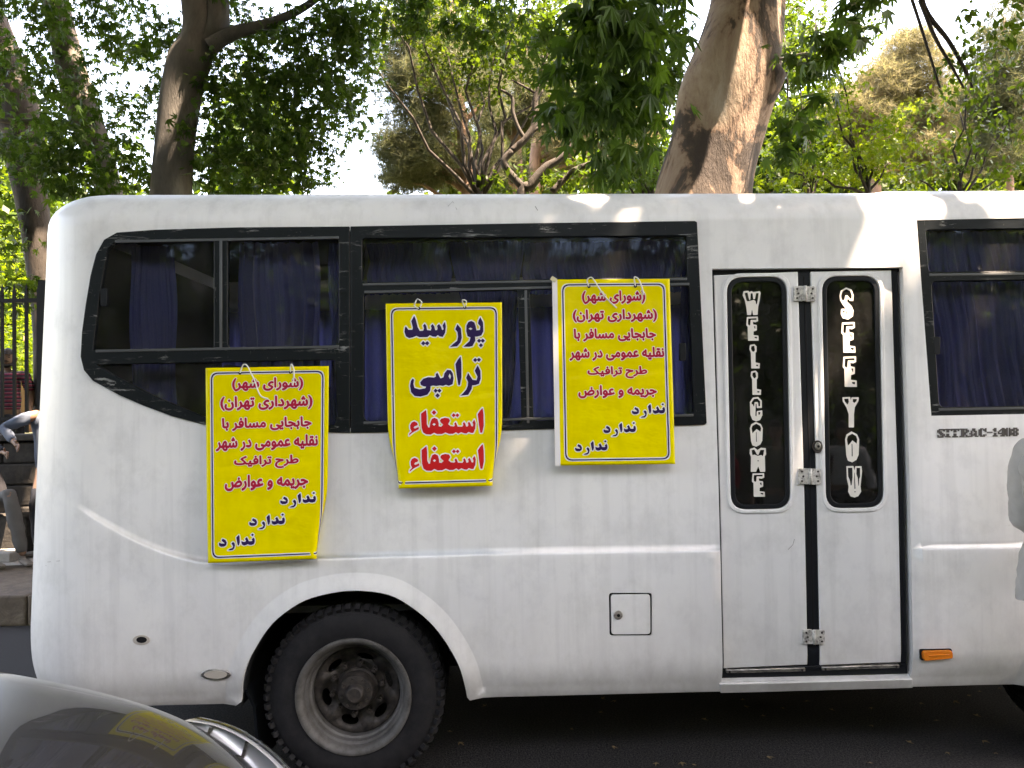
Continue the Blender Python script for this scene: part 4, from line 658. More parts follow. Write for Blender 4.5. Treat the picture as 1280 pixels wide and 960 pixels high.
curtain(560,655,294,545,9,.04,.17,.03,.35,4)
curtain(452,560,294,362,10,.03,.20,0,1,5); curtain(655,862,294,362,16,.03,.2,0,1,6)
curtain(860,905,294,540,4,.05,.2,0,1,7)
curtain(1150,1270,286,520,11,.05,.12,.09,1.1,8); curtain(1262,1500,286,520,18,.05,.13,.03,1,9)
def farcurtain(x0,x1,seed):
    V=[];F=[];n=60;rr=random.Random(seed)
    for z in (2.45,1.6):
        for i in range(n+1): V.append((x0+(x1-x0)*i/n,BW-.16+.025*math.sin(i*1.25+seed),z))
    F=[(i,i+1,n+2+i,n+1+i) for i in range(n)]
    meshpy('far_curtain',V,F,CURT,bus,True)
for a,b,s in ((-2.0,-.78,1),(-.76,.46,3),(.48,1.70,4),(1.72,2.95,6)): farcurtain(a,b,s)
# seats
def seat(x,y):
    mb=MB(); rot=Matrix.Rotation(R(-10),3,'Y')
    mb.box((x,y,1.55),(.11,.46,.72),rot); mb.box((x-.02,y,1.97),(.09,.30,.16),rot); mb.box((x+.26,y,1.22),(.46,.46,.13)); mb.box((x+.24,y,.98),(.08,.3,.36))
    return mb.build('seat',SEATM,bus,bevel=.035)
for x in (-1.75,-1.0,-.25,.5):
    for y in (.42,1.60): seat(x,y)
seat(2.2,1.6); seat(2.2,.5)

# fuel flap
BACK=mat('dark_gap',(.01,.01,.011),.9)
plate('flap_recess',[(759,739),(817,739),(817,797),(759,797)],[],-.011,-.016,BACK,bus,0)
fl=plate('fuel_flap',rrect((763.6,743.4),(812.6,743),(813,792.6),(764.3,793),4,3),[],.002,-.01,PAINT,bus,.0015)
def disc(name,px,py,r,o1,o0,m,parent,n=20,rx=1,bevel=.0015,rot=0):
    lp=[]
    for i in range(n):
        a=2*math.pi*i/n; dx,dy=r*rx*math.cos(a),r*math.sin(a); lp.append((px+dx*math.cos(rot)-dy*math.sin(rot),py+dx*math.sin(rot)+dy*math.cos(rot)))
    return plate(name,lp,[],o1,o0,m,parent,bevel,.5)
k=disc('flap_lock',772.5,768.5,5.6,.008,.0,CHROME,fl); k=disc('keyhole',772.8,768.8,2.0,.0095,.006,BACK,fl)
# rear corner details
cap=disc('drain_hole',177,800,6.2,.004,-.01,LENS,bus,rx=1.75); disc('hole',177.5,799.5,3.9,.0055,.0,BACK,cap,rx=1.7)
lm=disc('side_reflector',270.5,842.3,6.6,.010,-.01,CHROME,bus,26,rx=2.8,bevel=.003); disc('lens',270.5,842.3,4.9,.013,.0,LENS,lm,26,rx=2.9)
mk=plate('marker_lamp',rrect((1150,812),(1186,811),(1187,820),(1151,823),3,3),[],.030,.0,AMBER,bus,.006); strip('lamp_rib',(1157,817.3),(1182,815.8),1.5,.032,.02,AMBER,mk)
plate('lamp_gasket',rrect((1148,810.5),(1188,809.5),(1189,821.5),(1149,824.5),3,3),[],.013,.0,RUBBER,bus,.001)
# scratches
SCR=mat('dark_scratch',(.28,.27,.26),.6)
def scratch(pts,wd,name='scratch',m=None):
    P=PL(pts); mb=MB()
    mb.tube([S(u,v,.0005+float(disp(np.array([u]),np.array([v]))[0])) for u,v in P],wd,4); return mb.build(name,m or SCR,bus)
scratch([(40,701),(60,702.5),(75,701)],.0012); scratch([(42,706),(58,707)],.0010)
scratch([(560,258),(566,252),(571,262)],.0012); scratch([(669,258),(672,263)],.0018)
scratch([(985,687),(991,681),(993,674)],.0012)

# ------------------------------------------------------------------ folding door
plate('doorway_shade',[(880,328),(1136,326),(1146,856),(892,860)],[],-.068,-.075,BACK,bus,0)
def leaf(corn,win,rot,label=None):
    rim=rrect(*win,20,7)
    rimo=[(x,y) for x,y in rrect((win[0][0]-5,win[0][1]-5),(win[1][0]+5,win[1][1]-5),(win[2][0]+5,win[2][1]+5),(win[3][0]-5,win[3][1]+5),24,7)]
    d=plate('door_leaf',corn,[rim],-.020,-.05,PAINT,bus,.004)
    plate('window_rim',rimo,[rim],-.013,-.021,PAINT,d,.004)
    gi=rrect((win[0][0]+6,win[0][1]+6),(win[1][0]-6,win[1][1]+6),(win[2][0]-6,win[2][1]-6),(win[3][0]+6,win[3][1]-6),15,7)
    plate('gasket',rrect(*[(a+s[0]*.8,b+s[1]*.8) for (a,b),s in zip(win,((1,1),(-1,1),(-1,-1),(1,-1)))],19,7),[gi],-.016,-.03,RUBBER,d,.003)
    g=plate('pane',gi,[],-.024,None,DGLASS,d,0)
    return d
dl=leaf([(894,343),(999.5,338.5),(1011.5,834),(906,839)],[(909.5,346),(985,345),(990,636.5),(915,638)],0)
dr=leaf([(1015.5,338.5),(1117,336.5),(1129,831),(1027,835)],[(1029,344.5),(1101,344),(1107,635),(1034.5,636.5)],0)
cs=plate('centre_seal',[(1000,339),(1015,338.5),(1026.5,842),(1012,842)],[],-.026,-.06,RUBBER,bus,.004); strip('seal_seam',(1007.5,345),(1019.2,838),1.6,-.024,-.03,BACK,cs)
ss=plate('side_seal',[(1117.6,336),(1125,336),(1136.5,832),(1129.6,832)],[],-.024,-.06,RUBBER,bus,.003)
plate('side_seal',[(889.5,340),(893.4,340),(905.5,848),(902,848)],[],-.022,-.06,RUBBER,bus,.001)
plate('door_header',[(889,335),(1128,333.5),(1128,338),(889,341.5)],[],-.030,-.06,RUBBER,bus,.001)
plate('bottom_seal',[(903,839.5),(1137,832.5),(1137.5,846.5),(903,852.5)],[],-.022,-.06,RUBBER,bus,.004)
for a,b in (((909,841.6),(1008,839.2)),((1029,838.2),(1126,834.8))):
    t=strip('trim_strip',a,b,4.2,-.012,-.03,CHROME,bus,.003)
    for q in (a,b): disc('screw',q[0]+(4 if q==a else -4),q[1],1.5,-.009,-.014,GRIME,t,8)
st=plate('step_sill',[(899,853.5),(1139,847),(1139.5,857.5),(900,864)],[],.012,-.05,PAINT,bus,.003)
def hinge(x,y,w_,h_):
    h=plate('hinge',rrect((x-w_/2,y-h_/2),(x-1.5,y-h_/2),(x-1.2,y+h_/2),(x-w_/2,y+h_/2),1.5,2),[],-.008,-.021,HINGE,bus,.0015)
    plate('hinge_leaf',rrect((x+1.8,y-h_/2+.5),(x+w_/2,y-h_/2+.5),(x+w_/2,y+h_/2+.5),(x+2,y+h_/2+.5),1.5,2),[],-.008,-.021,HINGE,h,.0015)
    p=[S(*pz(x,y-h_/2,0),-.006),S(*pz(x+.4,y+h_/2,0),-.006)]; mb=MB(); mb.tube(p,.0075,10); mb.build('hinge_pin',HINGE,h,True)
    for sx in (-1,1):
        for sy in (-.55,0,.55):
            disc('screw',x+sx*w_*(.30 if sy==0 else .36),y+sy*h_*.55,1.4,-.0055,-.009,GRIME,h,8,bevel=.0006)
hinge(1007,366.5,27,19); hinge(1013.3,595.5,28,20); hinge(1018.5,797,27,18)
lk=disc('door_lock',1023.2,558.5,8.2,-.006,-.021,GRIME,dr,18,rx=.72); disc('lock_face',1022.6,557.6,5.0,.001,-.007,CHROME,lk,14,rx=.7); disc('keyhole',1023,558,1.8,.002,.0,BACK,lk,8)

# ------------------------------------------------------------------ lettering (outlines traced to integer coordinates)
GL={k:tuple([list(zip(c[0::2],c[1::2])) for c in part] for part in v) for k,v in GLYPHS.items()}
def eoc(name,loops,fn,m,parent):
    """flat lettering: contour loops (with counters) carried onto a surface by fn(Nx2)->Nx3"""
    V,T=cdt(loops,(),())
    X=fn(V); return meshpy(name,X,[tuple(t) for t in T],m,parent,True)
for key,dd in (('welcome',dl),('see',dr)):
    a=GL[key][0]; comps=[]
    # one mesh per letter: group contours by vertical position
    bs=[(min(p[1] for p in c),max(p[1] for p in c),c) for c in a]; bs.sort(key=lambda t:t[0]); groups=[]
    for lo,hi,c in bs:
        if groups and lo<groups[-1][1]-3: groups[-1][1]=max(hi,groups[-1][1]); groups[-1][2].append(c)
        else: groups.append([lo,hi,[c]])
    for lo,hi,cs_ in groups:
        loops=[PL([(x/10,y/10) for x,y in c]) for c in cs_]
        eoc('letter',loops,lambda V: Sf(V[:,0],V[:,1],np.full(len(V),-.0225)),CREAM,dd)
# model badge: slab serif stencil characters
BADGE=mat('tarnished_badge_metal',(.13,.12,.12),.35,.6)
def badge():
    G={'S':['01111','11001','11100','01110','00111','10011','11110'],'I':['1111','0110','0110','0000','0110','0110','1111'],'T':['111111','101101','001100','000000','001100','001100','011110'],
       'R':['111110','011011','011011','011110','011100','011010','111011'],'A':['001100','001100','010110','010010','110110','011110','110011'],'C':['01101','11011','11001','11000','11000','11011','01110'],
       '-':['0000','0000','0000','1111','0000','0000','0000'],'1':['0110','1110','0110','0000','0110','0110','1111'],'4':['00011','00111','01011','10011','11111','00011','00111'],'0':['01010','11011','11011','11011','11011','11011','01010'],'8':['01110','11011','11011','01110','11011','11011','01110']}
    x=1170.0; y0=536.2
    for ch,wd in zip('SITRAC-1408',(9.2,6.2,10.2,11.4,10.8,9.6,6.6,5.6,8.0,8.0,8.0)):
        g=G[ch]; nx=len(g[0]); cw=wd/nx*1.0; chh=10.6/7; mb=MB()
        for j,row in enumerate(g):
            i=0
            while i<nx:
                if row[i]=='1':
                    k=i
                    while k<nx and row[k]=='1': k+=1
                    q=[pz(x+i*cw-.1,y0+j*chh-.1-(x-1170)*.018),pz(x+k*cw+.1,y0+j*chh-.1-(x-1170)*.018),pz(x+k*cw+.1,y0+(j+1)*chh+.1-(x-1170)*.018),pz(x+i*cw-.1,y0+(j+1)*chh+.1-(x-1170)*.018)]
                    V=[S(u,v,.013) for u,v in q]+[S(u,v,.0095) for u,v in q]; mb.add(V,[(3,2,1,0),(0,1,5,4),(1,2,6,5),(2,3,7,6),(3,0,4,7)]); i=k
                else: i+=1
        mb.build('badge_letter',BADGE,bus); x+=wd+.75
badge()

# ------------------------------------------------------------------ wheels
WC=at(441.5,866,.03); WR=.42; WZ=WR-.004
def wheel(cx,cy_,label=None):
    root=bpy.data.objects.new('wheel',None); COL.objects.link(root); root.parent=bus; root.location=(cx,cy_,WZ); root.empty_display_size=.1
    def tyre(y0,nm):
        mb=MB(); mb.lathe([(y0+.022,.238),(y0+.010,.245),(y0+.002,.262),(y0-.006,.29),(y0-.008,.325),(y0-.004,.355),(y0+.004,.375),(y0+.006,.379),(y0+.010,.379),(y0+.020,.400),(y0+.036,.412),(y0+.05,.415),(y0+.17,.415),(y0+.19,.405),(y0+.205,.38),(y0+.215,.33),(y0+.20,.26),(y0+.19,.238)],96)
        nl=58
        for i in range(nl):
            a=2*math.pi*i/nl; rot=Matrix.Rotation(-a,3,'Y')
            mb.box(rot@Vector((.398,y0+.024,0)),(.040,.030,.024),rot@Matrix.Rotation(R(-38),3,'Z'))
            for yy in (.08,.14): mb.box(rot@Vector((.412,y0+yy,0)),(.016,.05,.030),rot)
        o=mb.build(nm,TYRE,root,auto=32); return o
    tyre(0,'tyre'); tyre(.26,'inner_tyre')
    # raised sidewall ring
    mb=MB(); mb.lathe([(.004,.262),(-.004,.270),(-.012,.268),(-.013,.262),(-.012,.255),(-.004,.243),(.010,.236),(.03,.232),(.034,.221),(.058,.217),(.064,.208),(.095,.205),(.125,.203),(.14,.196)],80); mb.build('rim',STEEL,root,auto=40)
    # disc with slots
    lo=[[(.203*math.cos(2*math.pi*i/64),.203*math.sin(2*math.pi*i/64)) for i in range(64)]]
    for k in range(6):
        a=R(195+60*k); pts=[]
        for i in range(20):
            b=2*math.pi*i/20; q=(.155+.018*math.sin(b)); w_=.042*math.cos(b)/.155; pts.append((q*math.cos(a+w_),q*math.sin(a+w_)))
        lo.append(pts)
    V,T=cdt(lo,(),[(r*math.cos(t),r*math.sin(t)) for r in (.06,.12) for t in np.linspace(0,6.1,16)])
    def dz(r): return .132+.02*np.cos(np.clip((r-.12)/.083,0,1)*math.pi)-.02
    rr_=np.hypot(V[:,0],V[:,1]); X=np.stack([V[:,0],dz(rr_),V[:,1]],1)
    d=meshpy('wheel_disc',X,[tuple(t) for t in T],GRIME,root,True); sol=d.modifiers.new('thick','SOLIDIFY'); sol.thickness=.008; sol.offset=0
    mb=MB(); mb.lathe([(.135,.10),(.11,.098),(.10,.088),(.055,.084),(.045,.078),(.042,.045),(.02,.040),(.012,.032),(.010,.0)],40); mb.build('hub',GRIME,root,auto=35)
    mb=MB(); mb.tube([(0,.012,0),(0,-.008,0)],.008,6); sm_=mb.build('hub_bolt',GRIME,root); mb=MB(); mb.tube([(0,.02,0),(0,-.022,0)],.014,6); mb.tube([(0,-.022,0),(0,-.034,0)],.008,8); bg=mb.build('wheel_nut',GRIME,root)
    for nn_,o_,R_,y_ in ((8,sm_,.063,.038),(10,bg,.120,.112)):
        for k in range(nn_):
            a=2*math.pi*(k+.3)/nn_; q=o_ if k==0 else o_.copy()
            if k: COL.objects.link(q); q.parent=root
            q.location=(R_*math.cos(a),y_,R_*math.sin(a))
    mb=MB(); mb.lathe([(.15,.2),(.45,.2)],32); mb.build('brake_drum',UNDER,root)
    return root
wheel(WC.x,.035); FW=wheel(WC.x+FRONT_DX,.035)
for x in (WC.x,WC.x+FRONT_DX):
    r=copy_tree(FW,bus); r.location=(x,BW-.035,WZ); r.rotation_euler=(0,0,math.pi)
mb=MB(); mb.tube([(WC.x,.4,WZ),(WC.x,BW-.4,WZ)],.07,12); mb.box((WC.x,BW/2,WZ),(.34,.34,.30)); mb.build('rear_axle',UNDER,bus,bevel=.04)
# wheel wells
def well(A,dx):
    q=A.copy(); V=[];F=[]; n=len(q)
    for y in (.005,.62):
        for p in q: V.append((p[0]+(0),y+.03,p[1]+.012))
    F=[(i,i+1,n+i+1,n+i) for i in range(n-1)]; V.append((q[:,0].mean(),.65,ZB)); 
    for i in range(n-1): F.append((n+i,n+i+1,2*n))
    meshpy('wheel_well',V,F,UNDER,bus)
well(ARC,0); well(ARC2,0)
# mud flap behind the rear wheel
a=at(305,862,.05); b=at(316,884,.06); c=at(322,956,.10)
mb=MB(); V=[]
for p in (a,b,c): V+= [(p.x,p.y,p.z),(p.x+.012,p.y,p.z),(p.x+.03,p.y+.40,p.z),(p.x+.018,p.y+.40,p.z)]
F=[]
for i in range(2):
    for j in range(4): F.append((i*4+j,i*4+(j+1)%4,i*4+4+(j+1)%4,i*4+4+j))
mb.add(V,F+[(8,9,10,11)]); mb.build('mud_flap',RUBBER,bus)

# ------------------------------------------------------------------ posters
YEL=mat('yellow_laminated_print',(.84,.70,.0),.38); BS(YEL).inputs['Coat Weight'].default_value=.0; BS(YEL).inputs['Specular IOR Level'].default_value=.22; BS(YEL).inputs['Coat Roughness'].default_value=.3
_n=noise(YEL,14,4,.6,(1,1,.6)); L(YEL,ramp(YEL,_n.outputs[0],[(.35,(.80,.655,.0)),(.65,(.86,.72,.0))]).outputs[0],BS(YEL).inputs['Base Color']); bump(YEL,noise(YEL,7,3,.5,(1,1,1.8)).outputs[0],.45,.012)
WHT=mat('white_print',(.82,.80,.80),.4); REDI=mat('crimson_ink',(.50,.012,.045),.4); RED2=mat('bright_red_ink',(.66,.016,.018),.4); REDI.node_tree.nodes['Principled BSDF'].inputs['Specular IOR Level'].default_value=.2; RED2.node_tree.nodes['Principled BSDF'].inputs['Specular IOR Level'].default_value=.2; NAVY=mat('navy_ink',(.028,.012,.075),.35)
STR=mat('white_string',(.8,.79,.76),.7); TAPE=mat('yellowed_tape',(.72,.66,.42),.35)
def poster(label,tl,tr,br,bl,lines,curl,tilt,strings,margin=0,y00=-.014,kseed=0):
    """hanging sheet: the straight quad tl,tr,br,bl (photo pixels of the unrolled sheet), lower corners curling back"""
    root=empty('poster',label,'poster',tuple(at((tl[0]+tr[0])/2,tl[1],y00)),'yellow posters tied to the bus')
    base=Vector(root.location)
    tl,tr,br,bl=[np.array(p,float) for p in (tl,tr,br,bl)]
    W=np.linalg.norm(tr-tl); H=np.linalg.norm(bl-tl)
    rs=random.Random(kseed); ph=[rs.uniform(0,6) for _ in range(6)]
    def fn(P,off=0.0):
        """P in sheet pixels: x 0..W, y 0..H"""
        P=np.asarray(P,float); x,y=P[:,0]/W,P[:,1]/H
        cx=(x-.5); cy_=y
        kL,kR,y0=curl            # curl strength of the left and right edge, start height
        g=smooth01((cy_-y0)/(1-y0))
        out=np.zeros((len(P),3)); xx=cx.copy(); dep=np.zeros(len(P))
        for sgn,kk in ((-1,kL),(1,kR)):
            if kk==0: continue
            fold=.5-.14*g*kk; s=np.maximum(sgn*cx-fold,0)
            rad=.055; ang=s/rad; 
            xx=np.where(s>0,sgn*(fold+rad*np.sin(ang)),xx); dep=dep+np.where(s>0,rad*(1-np.cos(ang)),0)
        px=tl[0]*(1-y)+bl[0]*y; px2=tr[0]*(1-y)+br[0]*y; py=tl[1]*(1-y)+bl[1]*y; py2=tr[1]*(1-y)+br[1]*y
        a=xx+.5; X=px+(px2-px)*a; Y=py+(py2-py)*(x)
        wm=W/268.
        yy=y00-tilt*np.maximum(cy_,0)**1.3+dep*wm-.004*np.sin(3.1*x*3+ph[0])*np.sin(2.2*y*3+ph[1])-.0018*np.sin(11*x+ph[2]+4*y)*np.sin(9*y+ph[3])+.0022*np.exp(-((y-.5-.01*np.sin(5*x))/.02)**2)+.0018*np.exp(-((x-.52)/.026)**2)*smooth01((y-.5)*6)-.002*np.exp(-((y+.35*x-1.02)/.026)**2)*smooth01((x-.4)*5)-off
        for i in range(len(P)):
            q=at(X[i],Y[i],yy[i]); out[i]=(q.x-base.x,q.y-base.y,q.z-base.z)
        return out
    # sheet
    nx,ny=44,72; G=np.array([(W*i/nx,H*j/ny) for j in range(ny+1) for i in range(nx+1)]); F=[(j*(nx+1)+i,(j+1)*(nx+1)+i,(j+1)*(nx+1)+i+1,j*(nx+1)+i+1) for j in range(ny) for i in range(nx)]
    me=meshpy('sheet',fn(G),F,[YEL,WHT],root,True); s=me.modifiers.new('thick','SOLIDIFY'); s.thickness=.0012; s.offset=-1; s.material_offset=1
    def flat(name,loops,off,m,grid=None):
        V,T=cdt([dens(l,4) for l in loops],(),()); return meshpy(name,fn(V,off),[tuple(t[::-1]) for t in T],m,root,True)
    if margin:
        flat('white_margin',[dens([(0,0),(margin,0),(margin,H),(0,H)],6)],.0007,WHT)
    i0=7.5
    def ringl(a,w_):
        m_=margin*.9
        o=rrect((a+m_,a*.9),(W-a,a*.9),(W-a,H-a*.9),(a+m_,H-a*.9),9,6); b=a+w_
        n_=rrect((b+m_,a*.9+w_),(W-b,a*.9+w_),(W-b,H-a*.9-w_),(b+m_,H-a*.9-w_),9-w_*.6,6); return [dens(o,7),dens(n_,7)]
    flat('border_line',ringl(5.4,3.9),.0007,WHT); flat('border_line',ringl(6.5,1.7),.0012,NAVY)
    for key,x0,x1,y0,y1,ink in lines:      # box of the printed line, in sheet pixels
        A,B=GL[key]; q=np.array([p for c in A for p in c],float); mn=q.min(0); mx=q.max(0)
        sc=np.array([(x1-x0)/(mx[0]-mn[0]),(y1-y0)/(mx[1]-mn[1])])
        for nm,src,off,m in (('print_outline',B,.0012 if 0 else .0009,WHT),('print_line',A,.0015,ink)):
            loops=[[tuple((np.array(p,float)-mn)*sc+np.array([x0,y0])) for p in c] for c in src]
            lo_=np.array([p for c in loops for p in c]); gx,gy=np.meshgrid(np.arange(lo_[:,0].min(),lo_[:,0].max(),2.6),np.arange(lo_[:,1].min(),lo_[:,1].max(),2.6)); gp_=np.stack([gx.ravel(),gy.ravel()],1); gp_=gp_[inpoly(gp_,loops)]
            V,T=cdt([dens(l,3) for l in loops],(),[tuple(p) for p in gp_]); meshpy(nm,fn(V,off),[tuple(t[::-1]) for t in T],m,root,True)
    for ex,ey,pts in strings:
        c=fn([(ex,ey)],.001)[0]; mb=MB(); mb.tube([c+[0,.001,0],c+[0,-.0015,0]],.0072,14); mb.build('eyelet',BACK,root)
        if pts:
            mb=MB(); P=[c]+[Vector(fn([(a,b)],o)[0]) for a,b,o in pts]; P=catmull([tuple(p) for p in P],6); mb.tube(P,.0032,6); mb.build('string',STR,root,True)
    return root,fn
# left poster (A)
def sheet_lines(ox,oy,dat): return [(k,a-ox,b-ox,c-oy,d-oy,m) for k,a,b,c,d,m in dat]
LA=sheet_lines(257,459,[('council',290,379,472,489,REDI),('municipality',275,391,495,513,REDI),('moving',277,390,522,539,REDI),('transport',269,398,545,564,REDI),('scheme',292,374,570,587,REDI),('fines',280,386,594,614,REDI),('nadarad',350.5,396,618,637,NAVY),('nadarad',311,356.5,644,663,NAVY),('nadarad',272,318,668,688,NAVY)])
pA,fA=poster('yellow Persian poster hanging lowest, nearest the wheel, lower corners curled',(257,460),(411,457.5),(409,698),(259,704),LA,(.35,1.0,.42),.05,[(43,7,[(47,-3,.006),(52,-2,.010),(57,8,.012),(61,16,.006),(68,35,.006),(78,40,.004)]),(106,7,[(107,-3,.006),(110,2,.012),(110.5,12,.006),(109,24,.004)])],kseed=3)
LB=sheet_lines(482,379,[('poor',505,606,394.5,435.5,NAVY),('trumpi',511,601,446.5,498,NAVY),('resign',509,604,512,544.5,RED2),('resign',509,604,557.5,590,RED2)])
pB,fB=poster('yellow Persian poster with four big lines, both lower corners bent back',(482,379.5),(627.5,378),(628,607),(486,611),LB,(1,1,.5),.055,[(41.5,6.5,[(36,3,.005),(40,-5,.008),(45,-1,.010),(43,5,.006)]),(99,6,[(96,-3,.006),(101,-2,.008),(100,4,.006)])],kseed=5)
LC=sheet_lines(690,349,[('council',727,806,363,380,REDI),('municipality',715,820,386.5,403,REDI),('moving',716,818,410.5,427,REDI),('transport',710,827.5,434,451,REDI),('scheme',732,806,458,473.5,REDI),('fines',720,817,481.5,498,REDI),('nadarad',785.5,826.5,505,523,NAVY),('nadarad',750,790,528,546,NAVY),('nadarad',714.5,754.5,550.5,568.5,NAVY)])
pC,fC=poster('flat yellow Persian poster with white left margin, highest, beside the door',(690,349.5),(837,348.5),(844,580),(694,582),LC,(0,0,.5),.045,[(46,9,[(44,1,.006),(50,-2,.010),(58,10,.008),(66,22,.006),(80,36,.004)]),(104,9,[(103,-2,.006),(108,0,.008),(112,10,.006),(114,20,.004)])],margin=6.5,kseed=9)
mb=MB(); mb.box(at(692,349,-.02)-Vector(pC.location),(.028,.003,.02),Matrix.Rotation(R(35),3,'Y')); mb.build('tape',TAPE,pC)

# ------------------------------------------------------------------ ground
ASPH=mat('asphalt',(.05,.05,.052),.85); _n=noise(ASPH,95,4,.8); L(ASPH,ramp(ASPH,_n.outputs[0],[(.40,(.009,.009,.010)),(.66,(.060,.058,.057))]).outputs[0],BS(ASPH).inputs['Base Color']); bump(ASPH,_n.outputs[0],.8,.006)
PAVE=mat('pale_pavement',(.36,.34,.31),.8); _n=noise(PAVE,5,6,.7); L(PAVE,ramp(PAVE,_n.outputs[0],[(.3,(.27,.25,.22)),(.7,(.42,.40,.37))]).outputs[0],BS(PAVE).inputs['Base Color']); bump(PAVE,noise(PAVE,60,4).outputs[0],.4,.006)
STONE=mat('brown_kerb_stone',(.22,.18,.13),.75); _n=noise(STONE,7,7,.75,dist=.8); L(STONE,ramp(STONE,_n.outputs[0],[(.3,(.06,.045,.033)),(.55,(.12,.09,.062)),(.75,(.19,.16,.12))]).outputs[0],BS(STONE).inputs['Base Color']); bump(STONE,_n.outputs[0],.7,.02)
WALLS=mat('dark_wall_stone',(.05,.046,.042),.8); _n=noise(WALLS,6,7,.7); L(WALLS,ramp(WALLS,_n.outputs[0],[(.3,(.028,.026,.024)),(.7,(.075,.068,.060))]).outputs[0],BS(WALLS).inputs['Base Color']); bump(WALLS,noise(WALLS,30,6).outputs[0],.6,.01)
SOIL=mat('park_soil',(.13,.12,.06),.95); _n=noise(SOIL,1.2,6,.7); L(SOIL,ramp(SOIL,_n.outputs[0],[(.4,(.06,.09,.025)),(.65,(.17,.14,.09))]).outputs[0],BS(SOIL).inputs['Base Color'])
def sheet(name,x0,x1,y0,y1,z,m,n=1):
    o=meshpy(name,[(x0,y0,z),(x1,y0,z),(x1,y1,z),(x0,y1,z)],[(0,1,2,3)],m); tag(o,kind='structure'); return o
sheet('ground',-300,300,-300,300,-.02,SOIL)
sheet('road',-80,80,-14,2.95,0,ASPH)
KY=3.0; KZ=.24
mb=MB(); rr=random.Random(3)
kerb=empty('kerb','long kerb of brown stone slabs along the shaded gutter','kerb',(0,KY,0)); kerb['kind']='structure'
x=-9.0; protos=[]
for q in range(4):
    mb=MB(); Lk=1.0; V=[];nx=10;ny=8
    mb.box((0,.65,KZ/2-.01),(Lk-.014,1.3,KZ+.02)); o=mb.build('kerb_slab',STONE,kerb,bevel=.02); protos.append(o)
for i in range(22):
    o=protos[i%4] if i<4 else protos[i%4].copy()
    if i>=4: COL.objects.link(o); o.parent=kerb
    o.location=(-9.5+i*1.0,rr.uniform(-.012,.012),rr.uniform(-.012,.008))
sheet('pavement',-80,80,KY+1.29,KY+2.36,KZ+.004,PAVE)
sheet('park_ground',-150,150,5.55,200,1.45,SOIL)
# retaining wall of stone blocks
wall=empty('retaining_wall','dark stone block retaining wall below the iron fence','wall',(0,5.3,KZ))
bl=[]
for q in range(3):
    mb=MB(); mb.box((0,0,0),(.78,.32,.232)); bl.append(mb.build('stone',WALLS,wall,bevel=.018))
k=0
for r_ in range(5):
    for i in range(26):
        x=-10+i*.8+(.4 if r_%2 else 0); o=bl[k%3] if k<3 else bl[k%3].copy()
        if k>=3: COL.objects.link(o); o.parent=wall
        o.location=(x,.05+.012*r_+rr.uniform(-.012,.012),.12+r_*.24); o.rotation_euler=(0,0,rr.uniform(-.012,.012)); k+=1
mb=MB(); mb.box((0,.28,.6),(22,.1,1.22)); mb.build('core',WALLS,wall)
for i in range(16):
    mb=MB(); mb.box((-9.6+i*1.3,.08,1.25),(1.29,.44,.07)); mb.build('coping',WALLS,wall,bevel=.012)
# low bench ledge in front of the wall
led=MB(); led.box((0,0,.21),(3.4,.42,.42)); o=led.build('stone_bench',WALLS,None,bevel=.02); o.location=(-6.75,4.98,KZ+.005); tag(o,'low dark stone bench at the foot of the park wall','bench')
sl_=MB(); sl_.box((0,0,.045),(1.6,.30,.09)); o=sl_.build('pale_step',PAVE,None,bevel=.01); o.location=(at(0,678,4.55).x-.64,4.6,KZ+.006); tag(o,'pale stone block on the pavement beside the shoe','stone block')
# fence
IRON=mat('black_iron',(.012,.012,.013),.5)
fence=empty('iron_fence','black iron bar fence on top of the park wall','fence',(0,5.36,1.55))
BARM=MB(); BARM.box((0,0,.80),(.030,.030,1.62)); BARM.tube([(0,0,1.61),(0,0,1.70)],[.018,.002],4); b0=BARM.build('bar',IRON,fence)
n=0
for i in range(-64,65):
    o=b0 if n==0 else b0.copy()
    if n: COL.objects.link(o); o.parent=fence
    o.location=(i*.138-.02,0,0); n+=1
for z in (.15,1.50):
    mb=MB(); mb.box((0,0,z),(17.9,.045,.045)); mb.build('rail',IRON,fence)
for i in range(-3,4):
    mb=MB(); mb.box((i*2.9+.6,0,.85),(.09,.09,1.75)); mb.build('post',IRON,fence)

# ------------------------------------------------------------------ foliage
def M_leaf(name,c1,c2,t1,t2,mixf=.45,rough=.45):
    m=bpy.data.materials.new(name); m.use_nodes=True; b=BS(m); b.inputs['Roughness'].default_value=rough; b.inputs['Specular IOR Level'].default_value=.18
    g=N(m,'ShaderNodeNewGeometry'); r=ramp(m,g.outputs['Random Per Island'],[(.0,c1),(1,c2)]); L(m,r.outputs[0],b.inputs['Base Color'])
    t=N(m,'ShaderNodeBsdfTranslucent'); r2=ramp(m,g.outputs['Random Per Island'],[(.0,t1),(1,t2)]); L(m,r2.outputs[0],t.inputs[0])
    mx=N(m,'ShaderNodeMixShader'); mx.inputs[0].default_value=mixf
    L(m,b.outputs[0],mx.inputs[1]); L(m,t.outputs[0],mx.inputs[2]); L(m,mx.outputs[0],m.node_tree.nodes['Material Output'].inputs[0]); return m
LF_PLANE=M_leaf('plane_leaf',(.020,.044,.014),(.048,.085,.024),(.06,.14,.012),(.13,.24,.02),.38)
LF_LIME=M_leaf('lime_leaf',(.035,.07,.010),(.065,.10,.014),(.13,.24,.008),(.26,.34,.015),.48)
LF_MID=M_leaf('garden_leaf',(.018,.040,.008),(.040,.070,.013),(.05,.105,.006),(.115,.18,.012),.42)
LF_OAK=M_leaf('oak_leaf',(.013,.030,.007),(.032,.058,.011),(.032,.07,.005),(.13,.19,.010),.4)
